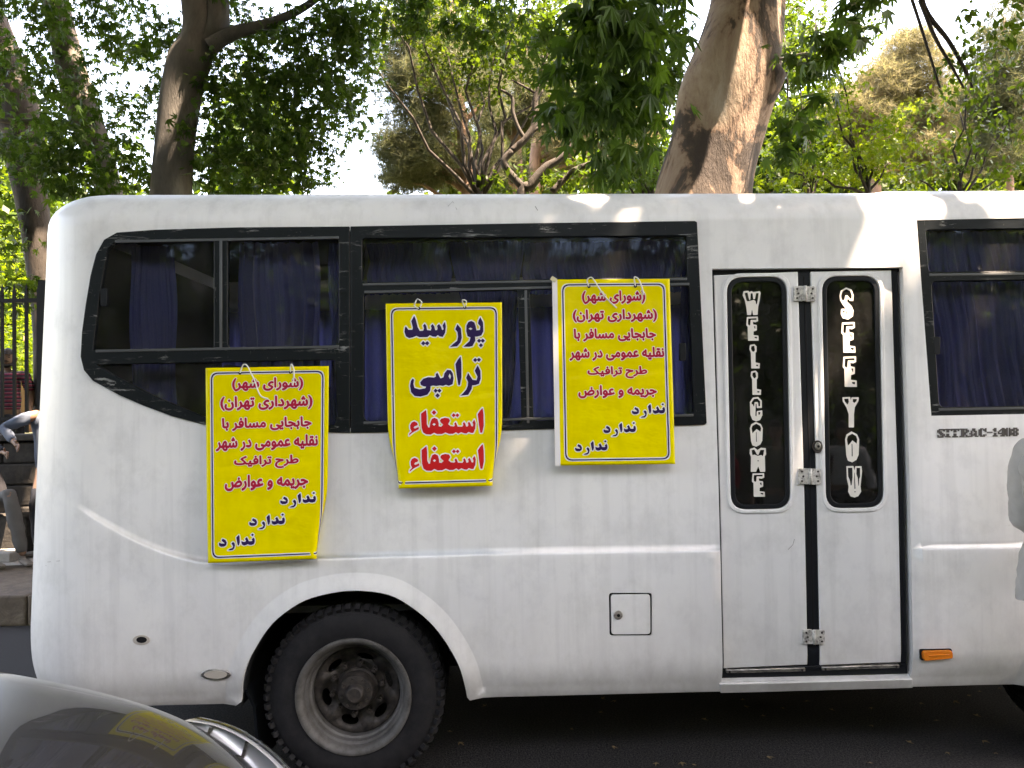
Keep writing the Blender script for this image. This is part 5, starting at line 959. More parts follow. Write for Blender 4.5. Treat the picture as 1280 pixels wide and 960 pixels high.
LF_PINE=M_leaf('pine_needles',(.045,.062,.036),(.10,.105,.06),(.10,.125,.045),(.19,.19,.09),.38,.6)
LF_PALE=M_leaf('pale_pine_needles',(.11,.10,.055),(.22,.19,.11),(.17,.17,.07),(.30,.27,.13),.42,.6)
def bark(name,stops,scale=3,st=(1,1,.35),bs=.6):
    m=mat(name,(.2,.17,.13),.85); n=noise(m,scale,7,.68,st,dist=.5); L(m,ramp(m,n.outputs[0],stops).outputs[0],BS(m).inputs['Base Color'])
    n2=noise(m,34,5,.7,(1,1,.3)); bump(m,n2.outputs[0],bs,.02); return m
BK_PLANE=bark('mottled_plane_bark',[(.44,(.045,.032,.025)),(.495,(.07,.05,.037)),(.508,(.17,.105,.07)),(.525,(.27,.185,.13)),(.60,(.36,.275,.20)),(.68,(.45,.375,.30))],1.15,(1.3,1,.75),.8)
BK_GREY=bark('grey_plane_bark',[(.3,(.060,.055,.048)),(.55,(.11,.10,.088)),(.7,(.16,.15,.13))],4)
BK_DARK2=bark('dark_grey_bark',[(.3,(.07,.058,.048)),(.6,(.14,.12,.10)),(.7,(.2,.18,.15))],4)
BK_DARK=bark('dark_bark',[(.3,(.018,.014,.011)),(.7,(.050,.039,.030))],6)
BK_PINE=bark('reddish_pine_bark',[(.3,(.13,.075,.05)),(.6,(.26,.16,.11)),(.75,(.36,.26,.19))],5)
def star(lobes=5,size=1.0):
    """plane leaf outline in the xy plane, stem at origin, folded a little along the midrib"""
    V=[(0,.0,0)]; A=[-62,-30,0,30,62] if lobes==5 else [-48,0,48]; Ls=[.62,.92,1.08,.92,.62] if lobes==5 else [.75,1.05,.75]
    pts=[(.10,-.02)]
    for i,(a,l) in enumerate(zip(A,Ls)):
        a=R(a); pts.append((l*.62*math.sin(a-.16),l*.62*math.cos(a-.16))); pts.append((l*math.sin(a),l*math.cos(a))); pts.append((l*.62*math.sin(a+.16),l*.62*math.cos(a+.16)))
        if i<len(A)-1:
            b=R((A[i]+A[i+1])/2); pts.append((.40*math.sin(b),.40*math.cos(b)))
    pts=[p for p in pts[1:]]
    V=[(0,.0,0)]+[(x,y,-.35*x*x-.12*y*y) for x,y in pts]
    F=[(0,i,i+1) for i in range(1,len(V)-1)]
    return np.array(V)*size/1.5,np.array(F)
STAR5=star(5); STAR3=star(3)
DIA=(np.array([(0,0,0),(.28,.5,-.05),(0,1,-.12),(-.28,.5,-.05)]),np.array([(0,1,2),(0,2,3)]))
def tuft(n=10,seed=1):
    r=np.random.default_rng(seed); V=[];F=[]
    for i in range(n):
        d=r.normal(size=3); d[2]=abs(d[2])*.5+.1; d/=np.linalg.norm(d); s=np.cross(d,[.3,.8,.1]); s/=np.linalg.norm(s); k=len(V)
        l=.75+.5*r.random(); V+=[-s*.025,s*.025,d*l]; F.append((k,k+1,k+2))
    return np.array(V),np.array(F)
TUFT=tuft(12)
def rotmats(n,tilt=.8,g=rng,down=0.0):
    yaw=g.uniform(0,2*np.pi,n); t=g.normal(0,tilt,n); rl=g.normal(0,tilt*.7,n)
    cy_,sy=np.cos(yaw),np.sin(yaw); ct,st=np.cos(t+down),np.sin(t+down); cr,sr=np.cos(rl),np.sin(rl); z=np.zeros(n); o=np.ones(n)
    Rz=np.stack([np.stack([cy_,-sy,z],-1),np.stack([sy,cy_,z],-1),np.stack([z,z,o],-1)],1)
    Rx=np.stack([np.stack([o,z,z],-1),np.stack([z,ct,-st],-1),np.stack([z,st,ct],-1)],1)
    Ry=np.stack([np.stack([cr,z,sr],-1),np.stack([z,o,z],-1),np.stack([-sr,z,cr],-1)],1)
    return Rz@Rx@Ry
GAPS=[]   # openings in the canopy along the sun's direction: (point, radius)
def leafmesh(name,P,size,tpl,m,parent,tilt=.7,down=-.5,kind='stuff',gk=1.0):
    P=np.asarray(P)
    if GAPS:
        s=np.array(SUN); k=np.ones(len(P),bool)
        for c,r in GAPS:
            d=P-np.array(c); t=d@s; q=np.linalg.norm(d-t[:,None]*s,axis=1); k&=~((q<r*gk)&(t>.3))
        P=P[k]
    n=len(P)
    if n==0: return None
    tv,tf=tpl; Rm=rotmats(n,tilt,rng,down); sz=size*rng.uniform(.65,1.25,n)
    V=np.einsum('nij,kj->nki',Rm,tv)*sz[:,None,None]+P[:,None,:]
    F=tf[None]+np.arange(n)[:,None,None]*len(tv)
    me=bpy.data.meshes.new(name); V=V.reshape(-1,3); F=F.reshape(-1,3)
    me.vertices.add(len(V)); me.vertices.foreach_set('co',V.ravel()); me.loops.add(len(F)*3); me.loops.foreach_set('vertex_index',F.ravel().astype(np.int32))
    me.polygons.add(len(F)); me.polygons.foreach_set('loop_start',np.arange(0,len(F)*3,3,dtype=np.int32)); me.polygons.foreach_set('loop_total',np.full(len(F),3,dtype=np.int32)); me.update(calc_edges=True)
    o=link(name,me,m,parent); 
    if kind: o['kind']=kind
    return o
def clump(c,r,n,shell=.25):
    """points spread in an ellipsoid, in small sprays, so that gaps stay open"""
    c=np.array(c,float); r=np.array(r,float)
    ns=max(3,n//14); d=rng.normal(size=(ns,3)); d/=np.linalg.norm(d,axis=1,keepdims=True); rad=rng.uniform(shell,1,ns)**(1/2.2)
    cs=c+d*rad[:,None]*r
    idx=rng.integers(0,ns,n); sp=min(r)*.17+.05
    return cs[idx]+rng.normal(size=(n,3))*np.array([sp,sp,sp*.6])
def limb(mb,a,b,r0,r1,wob=.12,n=7,seed=0):
    g=random.Random(seed); a=Vector(a);b=Vector(b); P=[]
    for i in range(n+1):
        t=i/n; k=math.sin(math.pi*t)*wob*(b-a).length
        P.append(a+(b-a)*t+Vector((g.uniform(-1,1),g.uniform(-1,1),g.uniform(-.5,1)))*k*.5)
    mb.tube(P,[r0+(r1-r0)*i/n for i in range(n+1)],8); return P
def trunk_px(pts,Y,mb,ground=1.45,n=14,lump=.0,seed=0):
    """pts: (px,py,width_px[,Y]) from low to high"""
    W=[]
    for p in pts:
        y=p[3] if len(p)>3 else Y; q=at(p[0],p[1],y); W.append((q.x,q.y,q.z,p[2]/2*(y-CAMP.y)/FPX))
    if ground is not None:
        a,b=np.array(W[0]),np.array(W[1]); dz=a[2]-ground; d=(a-b); k=min(1.2,dz/max(1e-6,abs(d[2]))); g=a.copy(); g[0]+=d[0]*k*.5; g[2]=ground-.1; g[3]*=1.25
        W=[tuple(g)]+W
    C=catmull(W,5); 
    if n<=10: mb.tube([c[:3] for c in C],[max(c[3],.01) for c in C],n); return C
    v=[];g_=np.random.default_rng(seed); ph=g_.uniform(0,6,6); k=len(C); f=[]
    for i,c in enumerate(C):
        for j in range(n):
            a=2*math.pi*j/n; r=c[3]*(1+lump*(.5*math.sin(2*a+ph[0]+i*.21)+.35*math.sin(3*a+ph[1]-i*.33)+.25*math.sin(5*a+ph[2]+i*.6)))
            v.append((c[0]+r*math.cos(a),c[1]+r*math.sin(a),c[2]))
    for i in range(k-1):
        for j in range(n): f.append((i*n+j,i*n+(j+1)%n,(i+1)*n+(j+1)%n,(i+1)*n+j))
    mb.add(v,f); return C
def sprays(spec,Ydef):
    """spec rows: (px,py,rx_px,ry_px,n[,Y[,depth]]) -> points"""
    out=[]
    for s in spec:
        px,py,rx,ry,n=s[:5]; Y=s[5] if len(s)>5 else Ydef; dp=s[6] if len(s)>6 else .8
        k=(Y-CAMP.y)/FPX; c=at(px,py,Y); out.append(clump(c,(rx*k,dp,ry*k),n))
    return np.vstack(out)
# sun flecks: roof edge by the door and front window, ground below the skirt, poster corner, pavement
def gp(u,v): 
    p=S(u,v); return (p.x,p.y,p.z)
for (x,y,r) in ((762,262,.13),(712,247,.09),(1095,262,.14),(1150,256,.14),(1205,262,.16),(1262,252,.20),(915,249,.12),(1010,250,.09),(1050,246,.1)):
    p=at(x,y,.15 if y<256 else .06); GAPS.append((tuple(p),r))
for (x,y,r,z) in ((1245,953,.05,0),): GAPS.append((tuple(atz(x,y,z)),r))
GAPS.append((tuple(at(822,572,-.07)),.07)); 
for (x,y,r) in ((16,691,.34),): GAPS.append((tuple(atz(x,y,KZ)),r))
for (x,y,Y_,r) in ((20,430,6.3,.25),(950,120,3.1,.30),(940,30,3.1,.34),(905,200,3.05,.16),(1120,300,.0,.10),(1010,655,-.01,.07)): GAPS.append((tuple(at(x,y,Y_)),r))

# big plane tree behind the bus
def tree(name,label,cat='tree',group=None,loc=(0,0,0)): return empty(name,label,cat,loc,group)
t4=tree('plane_tree','huge plane tree with mottled peeling bark rising behind the folding door')
mb=MB(); C=trunk_px([(872,330,128),(882,238,116),(897,170,112),(911,100,120),(928,30,104),(941,-40,92),(955,-140,88),(960,-260,70)],3.55,mb,ground=KZ,n=28,lump=.10,seed=4)
b=at(962,100,3.4); v=[]
mb2=MB(); kx=[b+Vector((-.20,0,.02)),b+Vector((-.05,0,.0)),b+Vector((.05,-.02,-.03)),b+Vector((.075,-.02,-.10))]
mb2.tube([b+Vector((-.20,-.1,.32)),b+Vector((-.08,-.1,.12)),b+Vector((-.005,-.1,-.02)),b+Vector((-.06,-.1,-.16)),b+Vector((-.20,-.1,-.38))],[.05,.10,.12,.10,.05],14)
mb.build('trunk',BK_PLANE,t4,True); mb2.build('burl',BK_PLANE,t4,True)
mb=MB(); q=at(955,78,3.3); limb(mb,q,at(1010,66,2.9),.018,.006,.1,5,3)
TOP=at(960,-260,3.55); 
for i,(dx,dy,dz,r) in enumerate(((-3.2,-4.2,1.6,.16),(1.2,-5.2,1.9,.17),(3.8,-2.2,1.5,.15),(-3.5,.3,2.2,.14),(2.6,2.4,2.6,.14),(-5.5,-3.0,.9,.12),(4.6,-4.6,1.0,.12))):
    limb(mb,TOP+Vector((0,0,-.6)),TOP+Vector((dx,dy,dz)),r,.03,.16,9,i)
mb.build('branches',BK_GREY,t4,True)
# overhead crown that shades the bus (dense, above the frame)
pts=[]
for i in range(560):
    x=rng.uniform(-10.5,9.5); y=rng.uniform(-7.0,6.0); z=rng.uniform(6.4 if y<3 else 7.4,9.8)
    pts.append(clump((x,y,z),(1.0,1.0,.5),100))
leafmesh('crown',np.vstack(pts),.23,STAR5,LF_PLANE,t4,gk=1.6)
n_=84000; PU=np.stack([rng.uniform(-11.5,10.5,n_),rng.uniform(-7.5,5.5,n_),rng.uniform(8.6,11,n_)],1)
leafmesh('sun_block_leaves',PU,.34,DIA,LF_PLANE,t4,tilt=.5,down=-.1,gk=1.6)  # uniform leaf layer added out of view to block sun from the bus
# hanging sprays seen beside the trunk
NEAR=[(745,60,62,46,120,1.6,.35),(790,120,50,42,110,1.7,.35),(725,150,38,40,70,1.9,.3),(785,195,42,30,90,2.1,.35),(770,20,70,30,100,1.5,.4),(825,20,30,24,50,1.8,.3)]
leafmesh('hanging_sprays',sprays(NEAR,1.7),.21,STAR5,LF_PLANE,t4,tilt=.5,down=-1.15)
leafmesh('hanging_sprays',sprays([(1020,60,36,26,80,2.6,.4),(1005,130,22,40,60,2.4,.3),(1060,30,56,24,80,2.6,.4),(1000,200,24,30,30,2.4,.2)],2.5),.20,STAR5,LF_PLANE,t4,tilt=.6,down=-1.0)
leafmesh('hanging_sprays',sprays([(845,40,18,44,160,4.6,.3),(835,120,16,50,160,4.6,.3),(815,60,30,50,200,4.8,.3),(600,20,60,26,330,4.2,.5),(500,16,50,22,260,4.4,.5),(680,60,26,40,160,4.2,.4),(440,40,24,36,200,4.4,.4)],4.5),.14,STAR5,LF_PLANE,t4,tilt=.8,down=-.8)
# separate big leaves nearest the lens
lm_=bpy.data.meshes.new('leaf'); tv,tf=STAR5; lm_.from_pydata([tuple(v) for v in tv],[],[tuple(f) for f in tf]); lm_.materials.append(LF_PLANE)
P=sprays([(770,50,60,40,70,1.2,.2),(780,110,40,40,46,1.3,.2),(735,120,30,30,30,1.3,.2),(800,170,26,26,26,1.4,.2)],1.2)
Rm=rotmats(len(P),.45,rng,-1.2)
for i,p in enumerate(P):
    o=bpy.data.objects.new('leaf',lm_); COL.objects.link(o); o.parent=t4
    s=.25*rng.uniform(.7,1.2); m4=Matrix([[*(Rm[i][r]*s),p[r]] for r in range(3)]+[[0,0,0,1]]); o.matrix_local=m4

# left group
t3=tree('plane_tree','grey smooth plane tree that forks above the rear of the bus')
mb=MB(); trunk_px([(214,330,56),(214,240,50),(220,170,48),(228,110,50),(238,70,52),(248,40,38),(244,0,34),(238,-60,30),(232,-160,26)],4.6,mb,ground=KZ,n=16,lump=.04,seed=2)
trunk_px([(236,88,34),(256,62,34),(270,38,30),(273,0,26),(270,-60,22),(276,-140,16)],4.6,mb,None,12,.03); trunk_px([(262,58,20),(290,42,17),(318,34,14),(345,26,12),(385,6,9),(430,-30,7)],4.5,mb,None,10)
mb.build('trunk',BK_GREY,t3,True)
S3=[(330,150,70,62,420),(300,215,56,26,210),(360,205,40,26,150),(395,120,44,40,200),(345,70,62,34,240),(420,60,52,50,260),(432,135,22,26,70),(300,110,34,30,120),(395,190,24,20,50),(185,95,18,30,60),(192,30,30,24,90),(180,150,14,14,24),(300,20,40,24,120),(256,190,16,44,60),(452,30,30,24,80)]
S3=[(*s[:4],int(s[4]*3.6),*s[5:]) for s in S3]
leafmesh('crown',sprays(S3,5.0),.125,STAR5,LF_PLANE,t3,tilt=.8,down=-.8)
t2=tree('plane_tree','slender grey plane tree leaning over the rear corner of the bus')
mb=MB(); trunk_px([(150,330,34),(136,240,32),(122,190,36),(104,140,40),(90,90,36),(78,40,34),(68,-10,32),(60,-90,28)],5.6,mb,ground=1.45,n=14,lump=.04,seed=6); limb(mb,at(110,160,5.6),at(0,150,5.2),.07,.03,.08,7,2); mb.build('trunk',BK_DARK2,t2,True)
S2=[(60,200,56,30,200,4.6),(110,190,40,40,190,4.6),(140,150,26,26,60,4.8),(150,215,34,16,90,4.8),(90,230,40,16,120,4.6),(30,120,44,40,180,5.0),(110,30,54,34,200,5.2),(20,40,50,44,220,5.0),(150,60,20,22,50,5.2),(90,120,30,26,60,5.0),(165,190,20,14,40,4.9),(130,100,20,20,40,5),(150,20,30,24,70,5.2)]
S2=[(*s[:4],int(s[4]*3.0),*s[5:]) for s in S2]
leafmesh('crown',sprays(S2,4.8),.125,STAR5,LF_PLANE,t2,tilt=.8,down=-.9)
t1=tree('plane_tree','dark leaning trunk left of the bus, beside the iron fence')
mb=MB(); trunk_px([(58,420,30),(50,330,32),(42,270,36),(32,200,44),(26,140,46),(14,90,40),(-10,20,34)],6.4,mb,ground=1.45,n=14,lump=.05,seed=8); trunk_px([(30,175,30),(6,150,26),(-30,130,22),(-80,60,18)],6.3,mb,None,10); mb.build('trunk',BK_DARK,t1,True)
leafmesh('crown',sprays([(20,310,40,40,150,6.0),(12,250,34,40,120,6.2),(40,360,30,18,90,5.6),(10,370,22,20,50,5.8),(0,180,30,40,100,6.6)],6.2),.16,STAR5,LF_MID,t1,tilt=.8,down=-.8)

# twisted dark tree, pines and park trees beyond
tt=tree('twisted_tree','small twisted dark tree with crooked bare limbs above the middle poster')
mb=MB()
trunk_px([(650,262,12),(663,233,13),(682,210,12),(700,198,9),(719,178,8),(719,163,7),(713,147,6),(703,137,6),(701,111,5),(697,88,4)],7.5,mb,1.45,8)
trunk_px([(640,189,9),(658,172,9),(668,154,8),(670,119,7),(682,97,6),(678,70,4)],7.5,mb,None,8); trunk_px([(652,233,10),(630,205,9),(640,189,9)],7.5,mb,None,8)
trunk_px([(658,176,6),(648,160,5),(641,140,5),(640,122,4),(626,112,3)],7.5,mb,None,8); trunk_px([(664,166,5),(676,158,4),(684,154,3)],7.5,mb,None,8); trunk_px([(672,118,4),(655,108,3),(640,100,2)],7.5,mb,None,6); trunk_px([(715,147,5),(728,132,4),(745,120,3),(770,100,2)],7.5,mb,None,6); trunk_px([(690,240,9),(715,215,8),(735,205,6),(760,195,4)],7.5,mb,None,8)
mb.build('trunk',BK_DARK,tt,True)
leafmesh('crown',sprays([(640,225,40,12,220),(700,225,40,14,260),(760,222,40,16,260),(740,190,24,22,130),(620,90,44,34,320,8),(680,70,44,34,300,8),(590,50,44,40,320,8),(715,100,20,24,70,8),(650,30,60,30,300,8)],7.8),.11,DIA,LF_MID,tt,tilt=.8,down=-.4)
def pine(label,trunk,spec,Y,m,size,group='pines in the park behind the bus',tn=1.0):
    spec=[(*s[:4],int(s[4]*1.7)) for s in spec]; p=tree('pine_tree',label,'pine',group); mb=MB(); C=trunk_px(trunk,Y,mb,1.45,12,.05,seed=int(Y*10))
    g=random.Random(int(Y*7))
    for s in spec:
        c=at(s[0],s[1],Y); b=min(C,key=lambda q:abs(q[2]-(c.z-.5))); limb(mb,b[:3],c,.055,.012,.15,6,g.randint(0,999))
    mb.build('trunk',BK_PINE,p,True); leafmesh('crown',sprays(spec,Y),size,TUFT,m,p,tilt=.9,down=0,kind='stuff'); return p
pine('pine with a pale scarred trunk beside the patch of open sky',[(586,262,18),(584,230,17),(580,190,15),(577,150,14),(572,110,13),(568,60,12),(562,0,10)],[(505,70,34,30,420),(520,110,34,28,420),(540,60,34,30,360),(500,190,26,20,280),(530,215,34,20,420),(545,160,24,26,260),(560,90,30,30,260),(605,200,26,24,260),(500,225,22,12,150),(520,30,44,24,300),(610,120,22,30,180),(530,120,60,60,1100),(525,200,50,30,900)],9.5,LF_PINE,.17)
pine('pine with bare reddish trunk behind the twisted tree',[(648,262,14),(647,220,14),(645,170,13),(648,120,12),(655,60,10)],[(660,140,34,30,330),(620,150,26,30,260),(690,120,26,30,260),(640,70,50,30,380),(630,215,30,18,250),(640,130,60,50,900)],11.5,LF_PINE,.19)
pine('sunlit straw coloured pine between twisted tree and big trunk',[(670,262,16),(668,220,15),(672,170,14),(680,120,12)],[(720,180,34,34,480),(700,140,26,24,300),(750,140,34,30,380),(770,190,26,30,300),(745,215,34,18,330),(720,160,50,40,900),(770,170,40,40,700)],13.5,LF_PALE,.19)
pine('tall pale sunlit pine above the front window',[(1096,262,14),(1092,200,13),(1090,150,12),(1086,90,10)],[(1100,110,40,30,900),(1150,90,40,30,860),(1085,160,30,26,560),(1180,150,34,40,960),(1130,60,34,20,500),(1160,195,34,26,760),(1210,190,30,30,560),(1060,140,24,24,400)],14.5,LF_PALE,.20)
pine('dark green pine at the far edge, past the front window',[(1262,262,12),(1260,200,12),(1258,120,10),(1254,50,8)],[(1240,120,30,34,420),(1265,60,26,34,340),(1250,190,34,30,420),(1280,130,20,50,300),(1255,20,30,20,200),(1255,110,40,80,1100)],11.0,LF_PINE,.17)
# bushes and broadleaf trees
def shrub(name,label,spec,Y,m,size,stem,tpl=DIA,group=None,cat='tree',bk=BK_DARK,ground=1.45,w_=.05):
    t=tree(name,label,cat,group); mb=MB(); b=at(stem[0],stem[1],Y)
    mb.tube([(b.x,b.y,ground),(b.x,b.y,b.z)],[w_,w_*.6],8)
    for i,s in enumerate(spec): limb(mb,(b.x,b.y,b.z-.2),at(s[0],s[1],s[5] if len(s)>5 else Y),w_*.4,.01,.12,5,i)
    mb.build('trunk',bk,t,True); leafmesh('crown',sprays(spec,Y),size,tpl,m,t,tilt=.8,down=-.5); return t
shrub('lime_tree','bright yellow-green sunlit young tree right of the big plane trunk',[(1090,175,34,26,420),(1075,205,40,18,420),(1110,205,30,18,300),(1060,160,20,20,140),(1040,120,26,30,260),(1050,90,24,20,160),(985,215,40,16,260)],6.2,LF_LIME,.12,(1085,225),STAR3)
shrub('broadleaf_tree','mid green leafy tree close behind the big plane trunk',[(1000,170,40,40,420),(1030,215,40,20,300),(1000,100,40,30,280),(1050,50,40,30,300),(980,40,30,30,240),(1020,10,50,20,240)],7.4,LF_MID,.13,(1010,235),STAR3)
shrub('acacia_tree','feathery green tree hanging in front of the pale pine',[(1215,90,34,20,180),(1200,140,24,30,160),(1225,180,34,22,230),(1180,200,34,20,200),(1260,150,20,40,160),(1150,225,34,10,160),(1245,225,34,12,200)],6.6,LF_MID,.09,(1200,240),DIA)
shrub('broadleaf_tree','dark green leafy tree filling the space left of the big trunk',[(800,210,34,22,300),(830,120,26,40,260),(770,160,30,30,220),(780,230,50,12,260),(845,215,16,22,120)],5.4,LF_PLANE,.14,(815,240),STAR3)
shrub('oak_tree','high sunlit green canopy between the forked tree and the hanging leaves',[(*s[:4],int(s[4]*1.9),*s[5:]) for s in [(520,20,50,24,420,7.5),(590,20,50,30,460,7.8),(560,70,40,26,260,8),(480,15,34,20,240,7.4),(650,15,50,24,420,8),(700,40,40,40,360,8),(690,90,30,24,160,8.4),(460,70,16,20,60,7),(620,60,40,24,260,8.2),(545,95,30,20,160,8.4),(600,110,30,16,130,8.6)]],7.8,LF_OAK,.11,(600,235),STAR3,w_=.08)
# twigs reaching down right of the door
mb=MB(); 
tw=tree('bare_twig_tree','thin dark branches arching across the pale pine','tree')
trunk_px([(1140,-60,9),(1155,8,7),(1185,50,6),(1205,85,5),(1216,110,3)],5.2,mb,None,6); trunk_px([(1150,0,6),(1168,45,5),(1185,75,4),(1205,110,3)],5.2,mb,None,6); trunk_px([(1120,-60,6),(1150,30,4),(1175,110,3)],5.4,mb,None,6)
a=at(1300,240,5.4); mb.tube([(a.x,a.y,KZ),(a.x,a.y,a.z),(a.x+.1,a.y,a.z+2.2),tuple(at(1140,-60,5.2))],[.10,.09,.06,.03],8); mb.build('trunk',BK_DARK,tw,True)
leafmesh('crown',sprays([(1215,70,20,16,90,5.0),(1195,110,12,16,40,5.2),(1250,60,30,24,160,5.0),(1240,10,30,14,100,5)],5.2),.10,DIA,LF_MID,tw)
tp=at(1230,-150,5.3); leafmesh('crown',np.vstack([clump((tp.x+dx,5.6+dy,tp.z+dz),(1.1,.9,.6),420) for dx,dy,dz in ((0,0,0),(1.2,.5,.2),(-1.3,.4,.3),(.3,-.6,.8),(1.6,-.4,-.5))]),.12,DIA,LF_MID,tw)
# park trees further off closing the view
far=[(-60,300,90,120,900,12,'sunlit hedge tree behind the iron fence'),(30,420,60,50,900,9.5,'bright bushy hedge directly behind the fence bars'),(120,300,70,60,500,13,'pale green tree behind the rear corner of the bus'),(610,200,80,40,900,19,'distant tree behind the reddish pine trunks'),(760,150,80,80,1100,20,'distant tree behind the hanging leaves'),(1000,170,90,60,1100,19,'distant tree right of the mottled trunk'),(1110,170,80,50,800,21,'distant tree behind the bright young tree'),(1230,170,80,80,1000,20,'distant tree behind the dark edge pine'),(1350,150,80,100,700,18,'distant tree past the front of the bus'),(-200,200,100,160,900,14,'tall tree far left past the fence'),(960,60,60,50,500,20,'tall distant crown above the lime tree'),(700,40,80,50,700,21,'tall distant crown above the twisted tree'),(570,40,60,40,500,20,'tall distant crown over the pine')]
for i,(px,py,rx,ry,n,Y,lab) in enumerate(far):
    n=int(n*2.6)
    shrub('park_tree',lab,[(px,py,rx,ry,n,Y,1.5),(px+rx*.4,py+ry*.5,rx*.6,ry*.5,n//3,Y-.6,1.2),(px-rx*.5,py+ry*.4,rx*.5,ry*.6,n//3,Y-.4,1.2)],Y,(LF_LIME,LF_MID,LF_MID)[i%3] if i not in (0,1) else LF_LIME,.27 if Y>15 else .14,(px,py+20),DIA if Y>15 else STAR3,'park trees beyond the fence',bk=BK_PINE,w_=.12)

n_=70; PU=np.stack([rng.uniform(-1.2,3.0,n_),rng.uniform(-.1,1.6,n_),np.full(n_,.012)],1); g_=GAPS; GAPS=[]; DRY=mat('dry_leaf_litter',(.16,.11,.05),.8); lt=leafmesh('leaf_litter',PU,.05,STAR3,DRY,None,tilt=.12,down=0); GAPS=g_
# woodland closing the park, one mass (nobody could count it)
n_=70000; PX=rng.uniform(-26,34,n_); PU=np.stack([PX,rng.uniform(24,30,n_),1.6+rng.uniform(0,1,n_)**.8*(9.5+2.2*np.sin(PX*.55)+1.4*np.sin(PX*1.3+1))],1)
c_=[at(x,150,27).x for x in (362,500)]; k_=~((PU[:,0]>c_[0])&(PU[:,0]<c_[1])&(PU[:,2]>2.5)); PU=PU[k_]
wd=leafmesh('woodland',PU,.55,DIA,[LF_MID],None,kind='stuff')
n_=30000; PX=rng.uniform(-22,-4,n_); PU=np.stack([PX,rng.uniform(16,20,n_),1.6+rng.uniform(0,1,n_)*(5.5+.8*np.sin(PX*1.1))],1); PU=PU[PU[:,0]<at(345,150,18).x]
leafmesh('woodland',PU,.32,DIA,[LF_OAK],None,kind='stuff')
n_=44000; PX=rng.uniform(-2,24,n_); PU=np.stack([PX,rng.uniform(16,19,n_),1.6+rng.uniform(0,1,n_)*(7.0+1.5*np.sin(PX*.9))],1); PU=PU[PU[:,0]>at(520,150,18).x]
leafmesh('woodland',PU,.30,DIA,[LF_OAK],None,kind='stuff')

# ------------------------------------------------------------------ far side of the street (mirrored in the glass)
BRK=mat('pale_facade_stone',(.2,.19,.17),.8); _n=noise(BRK,3,6,.7); L(BRK,ramp(BRK,_n.outputs[0],[(.3,(.13,.12,.11)),(.7,(.22,.20,.18))]).outputs[0],BS(BRK).inputs['Base Color'])
SKYG=mat('bluish_facade_glass',(.30,.38,.50),.08,.75)
FPV=mat('grey_far_pavement',(.11,.105,.10),.85); sheet('far_pavement',-80,80,-18,-14.05,.12,FPV)
def building(label,x0,x1,nfl,y=-19):
    b=empty('building',label,'building',((x0+x1)/2,y,0)); mb=MB(); H=nfl*3.3+.6; wd=x1-x0
    n=int(wd/2.4); cw=wd/n
    mb.box((0,-5.2,H/2),(wd,9.6,H)); 
    for f in range(nfl+1): mb.box((0,-.2,f*3.3+.35),(wd+.1,.5,.9 if f else 1.0))
    for i in range(n+1): mb.box((-wd/2+i*cw,-.17,H/2),(.42,.46,H))
    mb.build('wall',BRK,b)
    for f in range(nfl):
        for i in range(n):
            x=-wd/2+(i+.5)*cw; z=f*3.3+.8+1.2
            m_=MB(); m_.box((x,-.34,z),(cw-.5,.04,2.3)); wdw=m_.build('window',SKYG,b)
            m_=MB(); m_.box((x,-.30,z),(.07,.06,2.3)); m_.box((x,-.30,z+.35),(cw-.5,.06,.07)); m_.build('frame',IRON,wdw)
    return b
building('pale stone office block across the street',-34,-12,4); building('taller pale office block across the street',12,32,5); building('unseen low office block added between the two taller ones to block sky reflections',-11.9,11.9,3,-20.5)  # middle block is added to keep bright sky out of the window reflections
for i,(x,y,h) in enumerate(((-8.0,-13.5,9.5),(-3,-14,10.5),(2.4,-13.6,10),(7.6,-13.8,9.4),(-14,-14.6,7.2),(14.5,-14.5,7),(5.0,-12.6,8.6),(-5.4,-12.8,8.8),(11,-13,8.4),(-11,-13,8.2))):
    t=tree('street_tree','street tree across the road, number %d along'%i if 0 else ['round street tree opposite the rear wheel','tall street tree opposite the middle poster','broad street tree opposite the folding door','street tree opposite the front window','short street tree before the office block','short street tree before the taller office block','leafy street tree filling the gap opposite the doors','leafy street tree opposite the rear window','far street tree past the front of the bus','far street tree past the rear of the bus'][i],'tree','street trees across the road',(x,y,0))
    mb=MB(); mb.tube([(0,0,0),(.05,0,1.6),(0,.05,3.2)],[.16,.13,.10],8)
    for k in range(5): limb(mb,(0,0,3),(rng.uniform(-1.5,1.5),rng.uniform(-1.2,1.2),3.6+rng.uniform(.4,h-4.4)),.06,.02,.1,5,k)
    mb.build('trunk',BK_GREY,t,True)
    P=np.vstack([clump((rng.uniform(-2.5,2.5),rng.uniform(-1.6,1.6),rng.uniform(2.6,h)),(1.4,1.3,1.0),420) for k in range(22)])
    g_=GAPS; GAPS=[]; leafmesh('crown',P,.24,DIA,LF_PLANE,t); GAPS=g_

hd=tree('hedge','unseen dark hedge added across the street to darken the glass reflections','hedge'); mb=MB(); mb.box((0,-15.4,.5),(50,.2,1.0)); mb.build('stems',BK_DARK,hd)  # hedge added out of view so the door glass mirrors something dark
n_=26000; PU=np.stack([rng.uniform(-25,25,n_),rng.uniform(-16.2,-14.8,n_),rng.uniform(.1,3.0,n_)],1); g_=GAPS; GAPS=[]; leafmesh('foliage',PU,.22,DIA,LF_PLANE,hd); GAPS=g_

